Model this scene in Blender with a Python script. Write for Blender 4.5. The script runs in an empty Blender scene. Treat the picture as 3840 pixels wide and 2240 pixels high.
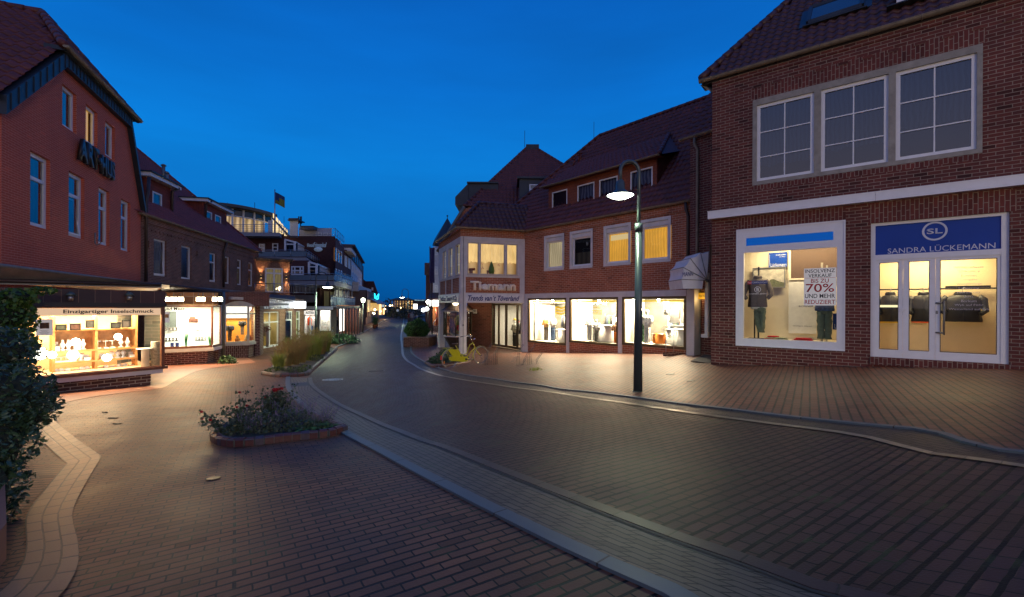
import bpy,bmesh,math,random
import numpy as np
from mathutils import Vector,Matrix
random.seed(7)
sc=bpy.context.scene
C=sc.collection
F=1720.0;TH=0.005;HZ=1148.0  # focal length in photo pixels, roll, horizon row
# ---------------- camera ----------------
cam=bpy.data.cameras.new("camera");camo=bpy.data.objects.new("camera",cam);C.objects.link(camo)
cam.sensor_width=36;cam.lens=36*F/3840;cam.shift_y=(HZ-1120)/3840;cam.clip_start=.05;cam.clip_end=6000
camo.matrix_world=Matrix.Rotation(math.radians(90),4,'X')@ Matrix.Rotation(TH,4,'Z')
sc.camera=camo
# ---------------- world: blue hour ----------------
w=bpy.data.worlds.new("World");sc.world=w;w.use_nodes=True
nt=w.node_tree;N=nt.nodes;L=nt.links;N.clear()
out=N.new('ShaderNodeOutputWorld');bg=N.new('ShaderNodeBackground');bg2=N.new('ShaderNodeBackground')
sky=N.new('ShaderNodeTexSky');sky.sky_type='NISHITA';sky.sun_disc=False
sky.sun_elevation=math.radians(-3);sky.sun_rotation=math.radians(180)
tc=N.new('ShaderNodeTexCoord');sp=N.new('ShaderNodeSeparateXYZ');L.new(tc.outputs['Generated'],sp.inputs[0])
rp=N.new('ShaderNodeValToRGB');L.new(sp.outputs['Z'],rp.inputs[0])
els=[(0.0,(.001,.075,.29)),(.06,(.001,.098,.36)),(.15,(.001,.155,.52)),(.28,(.0005,.205,.68)),(.42,(.0003,.155,.61)),(.58,(.0003,.108,.49)),(1,(.0,.09,.42))]
rp.color_ramp.elements[0].position=0;rp.color_ramp.elements[0].color=(*els[0][1],1)
rp.color_ramp.elements[1].position=1;rp.color_ramp.elements[1].color=(*els[-1][1],1)
for p,c in els[1:-1]:
 e=rp.color_ramp.elements.new(p);e.color=(*c,1)
# thin cloud streaks
mp=N.new('ShaderNodeMapping');mp.inputs['Scale'].default_value=(1.2,1.2,6);mp.inputs['Rotation'].default_value=(.25,.35,.3)
L.new(tc.outputs['Generated'],mp.inputs[0])
nz=N.new('ShaderNodeTexNoise');nz.inputs['Scale'].default_value=1.6;nz.inputs['Detail'].default_value=5;L.new(mp.outputs[0],nz.inputs['Vector'])
mr=N.new('ShaderNodeMapRange');L.new(nz.outputs[0],mr.inputs[0]);mr.inputs[1].default_value=.3;mr.inputs[2].default_value=.75;mr.inputs[3].default_value=.89;mr.inputs[4].default_value=1.13
mm=N.new('ShaderNodeMix');mm.data_type='RGBA';mm.blend_type='MULTIPLY';mm.inputs[0].default_value=1
L.new(rp.outputs[0],mm.inputs[6]);L.new(mr.outputs[0],mm.inputs[7])
# afterglow behind the viewer (the sun has set there)
mb=N.new('ShaderNodeMapRange');L.new(sp.outputs['Y'],mb.inputs[0]);mb.inputs[1].default_value=.60;mb.inputs[2].default_value=-.30;mb.inputs[3].default_value=0;mb.inputs[4].default_value=1
me_=N.new('ShaderNodeMapRange');L.new(sp.outputs['Z'],me_.inputs[0]);me_.inputs[1].default_value=.5;me_.inputs[2].default_value=.12;me_.inputs[3].default_value=.08;me_.inputs[4].default_value=1
mq=N.new('ShaderNodeMath');mq.operation='MULTIPLY';L.new(mb.outputs[0],mq.inputs[0]);L.new(me_.outputs[0],mq.inputs[1])
mg=N.new('ShaderNodeMix');mg.data_type='RGBA';L.new(mq.outputs[0],mg.inputs[0]);L.new(mm.outputs[2],mg.inputs[6]);mg.inputs[7].default_value=(.55,.46,.55,1)
L.new(mg.outputs[2],bg.inputs[0]);bg.inputs[1].default_value=1.0
L.new(sky.outputs[0],bg2.inputs[0]);bg2.inputs[1].default_value=.05
ad=N.new('ShaderNodeAddShader');L.new(bg.outputs[0],ad.inputs[0]);L.new(bg2.outputs[0],ad.inputs[1]);L.new(ad.outputs[0],out.inputs[0])
# ---------------- colour management, sampling ----------------
vs=sc.view_settings;vs.view_transform='Standard';vs.look='None';vs.exposure=0;vs.gamma=1
cy=sc.cycles;cy.use_denoising=True;cy.max_bounces=6;cy.diffuse_bounces=3;cy.glossy_bounces=3;cy.transparent_max_bounces=12
cy.transmission_bounces=4;cy.sample_clamp_indirect=4;cy.caustics_reflective=False;cy.caustics_refractive=False;cy.blur_glossy=.5
try:cy.denoiser='OPENIMAGEDENOISE'
except Exception:pass

# ---------------- pixel geometry ----------------
def pv(x,y):
 cx=(x-1920)/F;cyy=(HZ-y)/F
 return cx-TH*cyy,cyy+TH*cx
CP=[(11.04,9.94,-1.32),(6.05,13.94,-1.77),(6.4,16.9,-1.72),(14,14,-1.5),(0.6,23.5,-2.36),(-2.5,25,-2.45),(-1.7,17.4,-2.28),(2.6,9.9,-1.84),
      (-11,10.6,-2.10),(-9.6,12.6,-2.16),(-12.5,17,-2.5),(-14.5,23,-2.66),(-8.8,16.3,-2.47),(-14,30,-2.68),(0,2.5,-1.5),(-4.8,7.2,-2.03),(-4,4,-1.8),(-9,4,-1.95),(5,4,-1.4),(12,4,-1.2),
      (0,8,-1.88),(0,-4,-1.4),(-9,-6,-1.8),(10,-6,-1.1),(30,0,-1.0),(-30,0,-2.4),(-30,30,-2.7),(-8,45,-2.55),(3,45,-2.45),(30,45,-2.2),(-14,93,-2.5),(0,93,-2.5),(40,93,-2.4),(-50,93,-2.6),(0,150,-2.5),(-50,150,-2.5),(50,150,-2.5)]
_P=np.array(CP)
def _tps():
 n=len(_P);d=np.hypot(_P[:,None,0]-_P[None,:,0],_P[:,None,1]-_P[None,:,1])
 K=np.where(d>0,d*d*np.log(d+1e-12),0)+np.eye(n)*3.0
 Q=np.c_[np.ones(n),_P[:,:2]]
 A=np.block([[K,Q],[Q.T,np.zeros((3,3))]])
 return np.linalg.solve(A,np.r_[_P[:,2],0,0,0])
_W=_tps()
def g(X,Y):
 d2=(_P[:,0]-X)**2+(_P[:,1]-Y)**2
 return float((_W[:-3]*(.5*d2*np.log(d2+1e-12))).sum()+_W[-3]+_W[-2]*X+_W[-1]*Y)
def gp(x,y):
 """ground point under a photo pixel"""
 a,v=pv(x,y);lo,hi=.8,150.
 for _ in range(40):
  m=(lo+hi)/2
  if v*m>g(a*m,m):lo=m
  else:hi=m
 return Vector((a*lo,lo,g(a*lo,lo)))
def at(x,y,Y):
 a,v=pv(x,y);return Vector((a*Y,Y,v*Y))
class Pl:
 """vertical plane: P0 in plan, d to the right of the picture, n towards the viewer"""
 def __init__(s,P0,d):
  s.P=Vector((P0[0],P0[1]));s.d=Vector((d[0],d[1])).normalized()
  s.n=Vector((s.d.y,-s.d.x))
 @classmethod
 def vp(cls,x,Y,vx):
  d=Vector(((vx-1920)/F,1.0));P=Vector(((x-1920)/F*Y,Y))
  if P.x/P.y<d.x:dd=d
  else:dd=-d
  return cls(P,dd)
 @classmethod
 def two(cls,A,B):return cls((A[0],A[1]),(B[0]-A[0],B[1]-A[1]))
 def uz(s,x,y):
  a,v=pv(x,y)
  # P + d u = (aY, Y)
  Y=(s.P.x*s.d.y-s.P.y*s.d.x)/(a*s.d.y-s.d.x)
  q=Vector((a*Y,Y))-s.P
  return q.dot(s.d),v*Y
 def u(s,x,y=1148):return s.uz(x,y)[0]
 def z(s,x,y):return s.uz(x,y)[1]
 def pt(s,u,z,o=0.0):
  q=s.P+s.d*u+s.n*o
  return Vector((q.x,q.y,z))
 def rect(s,xl,xr,yt,yb):
  """photo rectangle; yt and yb are read at its left edge"""
  u0,z1=s.uz(xl,yt);_,z0=s.uz(xl,yb);u1=s.u(xr,(yt+yb)/2)
  return u0,u1,z0,z1
 def off(s,o):return Pl((s.P+s.n*o),s.d)

# ---------------- mesh builder ----------------
class MB:
 def __init__(s):s.v=[];s.f=[];s.uv=[];s.m=[];s.sm=[]
 def face(s,pts,uv=None,m=0,smooth=False):
  i=len(s.v);s.v+=[tuple(p)for p in pts];s.f.append(tuple(range(i,i+len(pts))))
  if uv is None:
   a=Vector(pts[0]);ex=(Vector(pts[1])-a);L1=ex.length or 1;ex=ex/L1
   nn=(Vector(pts[1])-a).cross(Vector(pts[-1])-a);nn=nn.normalized()if nn.length else Vector((0,0,1));ey=nn.cross(ex)
   uv=[((Vector(p)-a).dot(ex),(Vector(p)-a).dot(ey))for p in pts]
  s.uv.append(uv);s.m.append(m);s.sm.append(smooth)
 def mesh(s,vs,fs,m=0,smooth=False,uvs=None):
  i=len(s.v);s.v+=[tuple(p)for p in vs]
  for k,f in enumerate(fs):
   s.f.append(tuple(i+j for j in f));s.m.append(m);s.sm.append(smooth)
   s.uv.append([uvs[j]for j in f]if uvs else[(vs[j][0]+vs[j][1],vs[j][2])for j in f])
 def box(s,pl,u0,u1,z0,z1,o0,o1,m=0):
  """box in plane coordinates, o = distance in front of the plane"""
  if o0>o1:o0,o1=o1,o0
  if u0>u1:u0,u1=u1,u0
  if z0>z1:z0,z1=z1,z0
  p=pl.pt
  s.face([p(u0,z0,o1),p(u1,z0,o1),p(u1,z1,o1),p(u0,z1,o1)],[(u0,z0),(u1,z0),(u1,z1),(u0,z1)],m)
  s.face([p(u1,z0,o0),p(u0,z0,o0),p(u0,z1,o0),p(u1,z1,o0)],[(u1,z0),(u0,z0),(u0,z1),(u1,z1)],m)
  s.face([p(u0,z0,o0),p(u0,z0,o1),p(u0,z1,o1),p(u0,z1,o0)],[(u0+o0,z0),(u0+o1,z0),(u0+o1,z1),(u0+o0,z1)],m)
  s.face([p(u1,z0,o1),p(u1,z0,o0),p(u1,z1,o0),p(u1,z1,o1)],[(u1-o1,z0),(u1-o0,z0),(u1-o0,z1),(u1-o1,z1)],m)
  s.face([p(u0,z1,o1),p(u1,z1,o1),p(u1,z1,o0),p(u0,z1,o0)],[(u0,o1),(u1,o1),(u1,o0),(u0,o0)],m)
  s.face([p(u0,z0,o0),p(u1,z0,o0),p(u1,z0,o1),p(u0,z0,o1)],[(u0,o0),(u1,o0),(u1,o1),(u0,o1)],m)
 def cube(s,x0,x1,y0,y1,z0,z1,m=0):s.box(Pl((0,0),(1,0)),x0,x1,z0,z1,-y1,-y0,m)
 def prism(s,pts,z0,z1,m=0,caps=True):
  n=len(pts);a=sum(pts[i][0]*pts[(i+1)%n][1]-pts[(i+1)%n][0]*pts[i][1]for i in range(n))
  if a<0:pts=pts[::-1]
  run=0
  zz0=z0 if isinstance(z0,(list,tuple))else[z0]*n;zz1=z1 if isinstance(z1,(list,tuple))else[z1]*n
  for i in range(n):
   A,B=pts[i],pts[(i+1)%n];l=math.hypot(B[0]-A[0],B[1]-A[1]);j=(i+1)%n
   s.face([(A[0],A[1],zz0[i]),(B[0],B[1],zz0[j]),(B[0],B[1],zz1[j]),(A[0],A[1],zz1[i])],[(run,zz0[i]),(run+l,zz0[j]),(run+l,zz1[j]),(run,zz1[i])],m);run+=l
  if caps:
   s.face([(p[0],p[1],z)for p,z in zip(pts,zz1)],[(p[0],p[1])for p in pts],m)
   s.face([(p[0],p[1],z)for p,z in zip(pts,zz0)][::-1],[(p[0],p[1])for p in pts][::-1],m)
 def bar(s,A,B,wd,ht,m=0):
  """rectangular bar from A to B"""
  A=Vector(A);B=Vector(B);t=(B-A).normalized();up=Vector((0,0,1))
  if abs(t.z)>.95:up=Vector((0,1,0))
  sx=t.cross(up).normalized()*wd/2;uy=sx.cross(t).normalized()*ht/2
  a=[A+sx+uy,A-sx+uy,A-sx-uy,A+sx-uy];b=[p+(B-A)for p in a]
  for i in range(4):
   j=(i+1)%4;s.face([a[i],a[j],b[j],b[i]][::-1],None,m)
  s.face(a,None,m);s.face(b[::-1],None,m)
 def tube(s,pts,r,n=8,m=0,closed=False,caps=True):
  pts=[Vector(p)for p in pts];k=len(pts);rs=r if isinstance(r,(list,tuple))else[r]*k
  vs=[];prev=None
  for i,p in enumerate(pts):
   if closed:t=pts[(i+1)%k]-pts[i-1]
   else:t=pts[min(i+1,k-1)]-pts[max(i-1,0)]
   t=t.normalized()if t.length else Vector((0,0,1))
   if prev is None:
    up=Vector((0,0,1))if abs(t.z)<.9 else Vector((1,0,0))
    sx=t.cross(up).normalized()
   else:
    sx=(prev-t*prev.dot(t)).normalized()
   prev=sx;sy=t.cross(sx)
   for j in range(n):
    an=2*math.pi*j/n;vs.append(p+(sx*math.cos(an)+sy*math.sin(an))*rs[i])
  fs=[]
  for i in range(k if closed else k-1):
   for j in range(n):
    a=i*n+j;b=i*n+(j+1)%n;c=((i+1)%k)*n+(j+1)%n;d=((i+1)%k)*n+j
    fs.append((a,d,c,b))
  if caps and not closed:fs+=[tuple(range(n)),tuple(range((k-1)*n,k*n))[::-1]]
  s.mesh(vs,[f[::-1]for f in fs],m,True)
 def lathe(s,c,prof,n=20,m=0,smooth=True,sx=1,sy=1,cap=True):
  vs=[];k=len(prof)
  for r,z in prof:
   for j in range(n):
    an=2*math.pi*j/n;vs.append((c[0]+math.cos(an)*r*sx,c[1]+math.sin(an)*r*sy,c[2]+z))
  fs=[(i*n+j,i*n+(j+1)%n,(i+1)*n+(j+1)%n,(i+1)*n+j)for i in range(k-1)for j in range(n)]
  if cap:
   if prof[0][0]>1e-4:fs.append(tuple(range(n))[::-1])
   if prof[-1][0]>1e-4:fs.append(tuple(range((k-1)*n,k*n)))
  s.mesh(vs,fs,m,smooth)
 def build(s,name,mats,parent=None,loc=None):
  me=bpy.data.meshes.new(name)
  v=np.array(s.v,dtype=float)if s.v else np.zeros((0,3))
  org=Vector((0,0,0))
  if loc is not None:org=Vector(loc)
  elif parent is not None:org=Vector(parent.get('_o',(0,0,0)))
  if len(v):v=v-np.array(org)
  me.from_pydata([tuple(p)for p in v],[],s.f)
  ul=me.uv_layers.new(name="UVMap");flat=[c for uv in s.uv for q in uv for c in q]
  ul.data.foreach_set('uv',flat)
  if not isinstance(mats,(list,tuple)):mats=[mats]
  for mt in mats:me.materials.append(mt)
  me.polygons.foreach_set('material_index',s.m);me.polygons.foreach_set('use_smooth',s.sm)
  me.update()
  o=bpy.data.objects.new(name,me);C.objects.link(o)
  if parent is not None:
   o.parent=parent
   if parent.type=='MESH':o['_o']=list(parent.get('_o',(0,0,0)))
   else:o['_o']=list(org)
  else:o.location=org;o['_o']=list(org)
  return o
def thing(name,loc,label,cat,group=None):
 o=bpy.data.objects.new(name,None);C.objects.link(o);o.location=loc;o['_o']=list(loc);o['label']=label;o['category']=cat
 o.empty_display_size=.2
 if group:o['group']=group
 return o
def tag(o,label,cat,group=None):
 o['label']=label;o['category']=cat
 if group:o['group']=group
 return o
def struct(o,kind='structure'):o['kind']=kind;return o
def clone(o,dl,rz=0,label=None,parent=None):
 c=o.copy();C.objects.link(c)
 if parent is None:
  c.location=Vector(dl);c.rotation_euler=(0,0,rz)
  if label:c['label']=label
 else:c.parent=parent
 for ch in list(o.children):clone(ch,None,0,None,c)
 return c
def wall(mb,pl,u0,u1,z0,z1,holes=(),rev=.12,m=0,thick=.3,mr=None):
 """wall face with rectangular openings and their reveals"""
 us=sorted({u0,u1,*[min(max(h[k],u0),u1)for h in holes for k in(0,1)]});zs=sorted({z0,z1,*[min(max(h[k],z0),z1)for h in holes for k in(2,3)]})
 p=pl.pt;mr=m if mr is None else mr
 for a,b in zip(us[:-1],us[1:]):
  for c,d in zip(zs[:-1],zs[1:]):
   if b-a<1e-5 or d-c<1e-5:continue
   mu,mz=(a+b)/2,(c+d)/2
   if any(h[0]<mu<h[1]and h[2]<mz<h[3]for h in holes):continue
   mb.face([p(a,c),p(b,c),p(b,d),p(a,d)],[(a,c),(b,c),(b,d),(a,d)],m)
 for h in holes:
  a,b,c,d=h[:4];r=h[4]if len(h)>4 else rev
  mb.face([p(a,c,0),p(a,d,0),p(a,d,-r),p(a,c,-r)],[(a,c),(a,d),(a-r,d),(a-r,c)],mr)
  mb.face([p(b,c,-r),p(b,d,-r),p(b,d,0),p(b,c,0)],[(b+r,c),(b+r,d),(b,d),(b,c)],mr)
  mb.face([p(a,d,0),p(b,d,0),p(b,d,-r),p(a,d,-r)],[(a,d),(b,d),(b,d+r),(a,d+r)],mr)
  mb.face([p(a,c,-r),p(b,c,-r),p(b,c,0),p(a,c,0)],[(a,c-r),(b,c-r),(b,c),(a,c)],mr)
# ---------------- materials ----------------
MT={}
def _mat(name):
 m=bpy.data.materials.new(name);m.use_nodes=True;n=m.node_tree.nodes;l=m.node_tree.links
 return m,n,l,n['Principled BSDF']
def plain(name,col,rough=.6,metal=0,noise=.12,scale=6,bump=0,spec=.5,emit=None,es=0):
 if name in MT:return MT[name]
 m,n,l,b=_mat(name)
 b.inputs['Roughness'].default_value=rough;b.inputs['Metallic'].default_value=metal;b.inputs['Specular IOR Level'].default_value=spec
 tcn=n.new('ShaderNodeTexCoord');nz=n.new('ShaderNodeTexNoise');nz.inputs['Scale'].default_value=scale;nz.inputs['Detail'].default_value=6;nz.inputs['Roughness'].default_value=.6
 l.new(tcn.outputs['Object'],nz.inputs['Vector'])
 mr=n.new('ShaderNodeMapRange');l.new(nz.outputs[0],mr.inputs[0]);mr.inputs[1].default_value=.25;mr.inputs[2].default_value=.75;mr.inputs[3].default_value=1-noise;mr.inputs[4].default_value=1+noise
 mx=n.new('ShaderNodeMix');mx.data_type='RGBA';mx.blend_type='MULTIPLY';mx.inputs[0].default_value=1;mx.inputs[6].default_value=(*col,1);l.new(mr.outputs[0],mx.inputs[7])
 l.new(mx.outputs[2],b.inputs['Base Color'])
 if bump:
  bp=n.new('ShaderNodeBump');bp.inputs['Strength'].default_value=bump;bp.inputs['Distance'].default_value=.01;l.new(nz.outputs[0],bp.inputs['Height']);l.new(bp.outputs[0],b.inputs['Normal'])
 if emit:b.inputs['Emission Color'].default_value=(*emit,1);b.inputs['Emission Strength'].default_value=es
 MT[name]=m;return m
def emis(name,col,st):
 if name in MT:return MT[name]
 m,n,l,b=_mat(name);n.remove(b);e=n.new('ShaderNodeEmission');e.inputs[0].default_value=(*col,1);e.inputs[1].default_value=st
 l.new(e.outputs[0],n['Material Output'].inputs[0]);MT[name]=m;return m
def glass(name='glass',tint=(.9,.95,.95),refl=1.0,base=.0):
 if name in MT:return MT[name]
 m,n,l,b=_mat(name);n.remove(b)
 t=n.new('ShaderNodeBsdfTransparent');t.inputs[0].default_value=(*tint,1);gl=n.new('ShaderNodeBsdfGlossy');gl.inputs['Roughness'].default_value=.015;gl.inputs[0].default_value=(1,1,1,1)
 fr=n.new('ShaderNodeFresnel');fr.inputs[0].default_value=1.5
 ma=n.new('ShaderNodeMath');ma.operation='MULTIPLY_ADD';l.new(fr.outputs[0],ma.inputs[0]);ma.inputs[1].default_value=refl;ma.inputs[2].default_value=base;ma.use_clamp=True
 mx=n.new('ShaderNodeMixShader');l.new(ma.outputs[0],mx.inputs[0]);l.new(t.outputs[0],mx.inputs[1]);l.new(gl.outputs[0],mx.inputs[2]);l.new(mx.outputs[0],n['Material Output'].inputs[0])
 MT[name]=m;return m
def brick(name,c1,c2,mortar,bw=.25,bh=.083,ms=.008,rough=.8,dark=.35,big=.25,bump=.5,spec=.3,scale_noise=1.2,offset=.5,smooth=.15,rows=0,moss=0,rvar=0):
 """brickwork or paving read from the UV map in metres"""
 if name in MT:return MT[name]
 m,n,l,b=_mat(name)
 uv=n.new('ShaderNodeUVMap');uv.uv_map='UVMap'
 dn=n.new('ShaderNodeTexNoise');dn.inputs['Scale'].default_value=9;l.new(uv.outputs[0],dn.inputs['Vector'])
 dv=n.new('ShaderNodeVectorMath');dv.operation='SCALE';dv.inputs['Scale'].default_value=ms*1.3;l.new(dn.outputs['Color'],dv.inputs[0])
 av=n.new('ShaderNodeVectorMath');av.operation='ADD';l.new(uv.outputs[0],av.inputs[0]);l.new(dv.outputs[0],av.inputs[1])
 br=n.new('ShaderNodeTexBrick');br.offset=offset;l.new(av.outputs[0],br.inputs['Vector'])
 br.inputs['Scale'].default_value=1;br.inputs['Brick Width'].default_value=bw;br.inputs['Row Height'].default_value=bh;br.inputs['Mortar Size'].default_value=ms;br.inputs['Mortar Smooth'].default_value=smooth;br.inputs['Bias'].default_value=0
 br.inputs['Color1'].default_value=(*c1,1);br.inputs['Color2'].default_value=(*c2,1);br.inputs['Mortar'].default_value=(*mortar,1)
 fac=br.outputs['Fac']
 if rows:  # bed joints wider than head joints
  b3_=n.new('ShaderNodeTexBrick');l.new(av.outputs[0],b3_.inputs['Vector']);b3_.inputs['Scale'].default_value=1;b3_.inputs['Brick Width'].default_value=500;b3_.inputs['Row Height'].default_value=bh;b3_.inputs['Mortar Size'].default_value=rows;b3_.inputs['Mortar Smooth'].default_value=.1
  mxx=n.new('ShaderNodeMath');mxx.operation='MAXIMUM';l.new(fac,mxx.inputs[0]);l.new(b3_.outputs['Fac'],mxx.inputs[1]);fac=mxx.outputs[0]
 # odd dark bricks: a second brick lattice picks single stones
 b2=n.new('ShaderNodeTexBrick');b2.offset=offset;l.new(av.outputs[0],b2.inputs['Vector']);b2.inputs['Scale'].default_value=1;b2.inputs['Brick Width'].default_value=bw;b2.inputs['Row Height'].default_value=bh;b2.inputs['Mortar Size'].default_value=0
 b2.inputs['Color1'].default_value=(0,0,0,1);b2.inputs['Color2'].default_value=(1,1,1,1);b2.inputs['Bias'].default_value=0
 r2=n.new('ShaderNodeValToRGB');r2.color_ramp.elements[0].position=.0;r2.color_ramp.elements[0].color=(dark,dark,dark*1.1,1);r2.color_ramp.elements[1].position=.22;r2.color_ramp.elements[1].color=(1,1,1,1)
 e=r2.color_ramp.elements.new(.93);e.color=(1.0,1.0,1.0,1);e=r2.color_ramp.elements.new(1);e.color=(1.35,1.3,1.2,1)
 l.new(b2.outputs['Color'],r2.inputs[0])
 nz=n.new('ShaderNodeTexNoise');nz.inputs['Scale'].default_value=scale_noise;nz.inputs['Detail'].default_value=8;nz.inputs['Roughness'].default_value=.65;l.new(uv.outputs[0],nz.inputs['Vector'])
 mr=n.new('ShaderNodeMapRange');l.new(nz.outputs[0],mr.inputs[0]);mr.inputs[1].default_value=.3;mr.inputs[2].default_value=.7;mr.inputs[3].default_value=1-big;mr.inputs[4].default_value=1+big
 m1=n.new('ShaderNodeMix');m1.data_type='RGBA';m1.blend_type='MULTIPLY';m1.inputs[0].default_value=1;l.new(br.outputs['Color'],m1.inputs[6]);l.new(mr.outputs[0],m1.inputs[7])
 m2=n.new('ShaderNodeMix');m2.data_type='RGBA';m2.blend_type='MULTIPLY';l.new(m1.outputs[2],m2.inputs[6]);l.new(r2.outputs[0],m2.inputs[7])
 iv=n.new('ShaderNodeMath');iv.operation='SUBTRACT';iv.inputs[0].default_value=1;l.new(fac,iv.inputs[1]);l.new(iv.outputs[0],m2.inputs[0])
 col=m2.outputs[2]
 if rows:
  mj=n.new('ShaderNodeMix');mj.data_type='RGBA';l.new(fac,mj.inputs[0]);l.new(col,mj.inputs[6]);mj.inputs[7].default_value=(*mortar,1);col=mj.outputs[2]
 if moss:
  mn=n.new('ShaderNodeTexNoise');mn.inputs['Scale'].default_value=2.3;mn.inputs['Detail'].default_value=6;l.new(uv.outputs[0],mn.inputs['Vector'])
  mrr=n.new('ShaderNodeMapRange');l.new(mn.outputs[0],mrr.inputs[0]);mrr.inputs[1].default_value=.55;mrr.inputs[2].default_value=.68
  mu=n.new('ShaderNodeMath');mu.operation='MULTIPLY';l.new(mrr.outputs[0],mu.inputs[0]);l.new(fac,mu.inputs[1])
  m3=n.new('ShaderNodeMix');m3.data_type='RGBA';l.new(mu.outputs[0],m3.inputs[0]);l.new(col,m3.inputs[6]);m3.inputs[7].default_value=(.03,.05,.015,1);col=m3.outputs[2]
 l.new(col,b.inputs['Base Color']);b.inputs['Specular IOR Level'].default_value=spec
 rr=n.new('ShaderNodeMapRange');l.new(nz.outputs[0],rr.inputs[0]);rr.inputs[1].default_value=.3;rr.inputs[2].default_value=.7;rr.inputs[3].default_value=rough-.04-rvar*.25;rr.inputs[4].default_value=min(1,rough+.04+rvar*.25);l.new(rr.outputs[0],b.inputs['Roughness'])
 fn=n.new('ShaderNodeTexNoise');fn.inputs['Scale'].default_value=60;fn.inputs['Detail'].default_value=4;l.new(uv.outputs[0],fn.inputs['Vector'])
 hm=n.new('ShaderNodeMath');hm.operation='MULTIPLY_ADD';l.new(fn.outputs[0],hm.inputs[0]);hm.inputs[1].default_value=.25;l.new(iv.outputs[0],hm.inputs[2])
 h2=n.new('ShaderNodeMath');h2.operation='MULTIPLY_ADD';l.new(b2.outputs['Color'],h2.inputs[0]);h2.inputs[1].default_value=.25;l.new(hm.outputs[0],h2.inputs[2])
 bp=n.new('ShaderNodeBump');bp.inputs['Strength'].default_value=bump;bp.inputs['Distance'].default_value=.012;l.new(h2.outputs[0],bp.inputs['Height']);l.new(bp.outputs[0],b.inputs['Normal'])
 MT[name]=m;return m
def curtain(name,c1,c2,emit=0,folds=7,tcol=None,rough=.9):
 """hanging cloth with folds shaded by colour bands; may be lit from behind"""
 if name in MT:return MT[name]
 m,n,l,b=_mat(name)
 uv=n.new('ShaderNodeUVMap');uv.uv_map='UVMap'
 wv=n.new('ShaderNodeTexWave');wv.wave_type='BANDS';wv.bands_direction='X';wv.inputs['Scale'].default_value=folds/6.28*2;wv.inputs['Distortion'].default_value=7.0;wv.inputs['Detail'].default_value=3;wv.inputs['Detail Scale'].default_value=.35;wv.inputs['Detail Roughness'].default_value=.7;l.new(uv.outputs[0],wv.inputs['Vector'])
 mx=n.new('ShaderNodeMix');mx.data_type='RGBA';l.new(wv.outputs['Fac'],mx.inputs[0]);mx.inputs[6].default_value=(*c1,1);mx.inputs[7].default_value=(*c2,1)  # fold shading painted as a mix of two tones
 if emit:
  nz=n.new('ShaderNodeTexNoise');nz.inputs['Scale'].default_value=1.3;l.new(uv.outputs[0],nz.inputs['Vector'])
  mr=n.new('ShaderNodeMapRange');l.new(nz.outputs[0],mr.inputs[0]);mr.inputs[3].default_value=.55*emit;mr.inputs[4].default_value=1.45*emit
  l.new(mx.outputs[2],b.inputs['Emission Color']);l.new(mr.outputs[0],b.inputs['Emission Strength']);b.inputs['Base Color'].default_value=(.3,.25,.15,1)
 else:l.new(mx.outputs[2],b.inputs['Base Color'])
 b.inputs['Roughness'].default_value=rough;MT[name]=m;return m
B_R=brick('red_brown_clinker',(.155,.040,.028),(.095,.027,.023),(.25,.19,.145),ms=.008,dark=.32,big=.28)
B_RV=brick('soldier_course_clinker',(.155,.038,.028),(.105,.028,.023),(.25,.19,.145),bw=.25,bh=.083,ms=.008,dark=.5)
B_T=brick('orange_red_brick',(.42,.125,.055),(.28,.085,.042),(.48,.34,.24),ms=.008,dark=.5,big=.22)
B_LA=brick('red_facing_brick',(.50,.092,.045),(.42,.078,.040),(.60,.24,.16),bh=.058,bw=.23,ms=.006,dark=.9,big=.10,bump=.3)
B_LB=brick('brown_clinker',(.22,.075,.045),(.12,.045,.034),(.36,.27,.20),bh=.062,bw=.23,ms=.007,dark=.45,big=.28)
B_HO=brick('dark_hotel_brick',(.10,.034,.032),(.07,.026,.026),(.12,.07,.06),ms=.006,dark=.6)
B_PL=brick('plinth_clinker',(.16,.06,.045),(.09,.04,.033),(.42,.34,.26),ms=.010,dark=.4)
SLATE=brick('slate_tiles',(.055,.035,.035),(.09,.04,.035),(.22,.13,.08),bw=.3,bh=.42,ms=.006,offset=0,rough=.5,dark=.8)
P_L=brick('pavement_clinker',(.20,.080,.038),(.13,.055,.030),(.007,.005,.004),bw=.175,bh=.086,ms=.0055,rows=.011,rough=.55,dark=.40,big=.38,bump=.9,spec=.2,moss=.5,rvar=.08)
P_R=brick('red_pavement_clinker',(.17,.062,.036),(.105,.042,.028),(.007,.005,.004),bw=.24,bh=.12,ms=.008,rows=.014,rough=.48,dark=.5,big=.32,bump=.7,spec=.28,rvar=.08)
P_ROAD=brick('road_clinker',(.092,.044,.032),(.052,.029,.024),(.004,.005,.003),bw=.20,bh=.095,ms=.008,rows=.014,rough=.52,dark=.6,big=.35,bump=1.0,spec=.2,moss=1,rvar=.08)
P_GUT2=brick('dark_gutter_clinker',(.075,.052,.040),(.05,.036,.03),(.006,.005,.004),bw=.2,bh=.09,ms=.007,rows=.010,rough=.5,dark=.55,big=.35,bump=.8,spec=.25,moss=1)
P_GUT=brick('gutter_clinker',(.115,.090,.062),(.085,.070,.052),(.012,.011,.009),bw=.2,bh=.09,ms=.009,rough=.5,dark=.55,big=.35,bump=.8,spec=.3,moss=1)
P_TILE=brick('red_apron_tiles',(.24,.085,.045),(.20,.075,.042),(.05,.03,.02),bw=.5,bh=.5,ms=.006,rough=.5,dark=.8,big=.25,bump=.3)
P_BAND=brick('band_pavers',(.17,.092,.052),(.13,.070,.042),(.008,.007,.006),bw=.26,bh=.17,ms=.011,rough=.5,dark=.55,big=.25,bump=.7,offset=.35)
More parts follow.
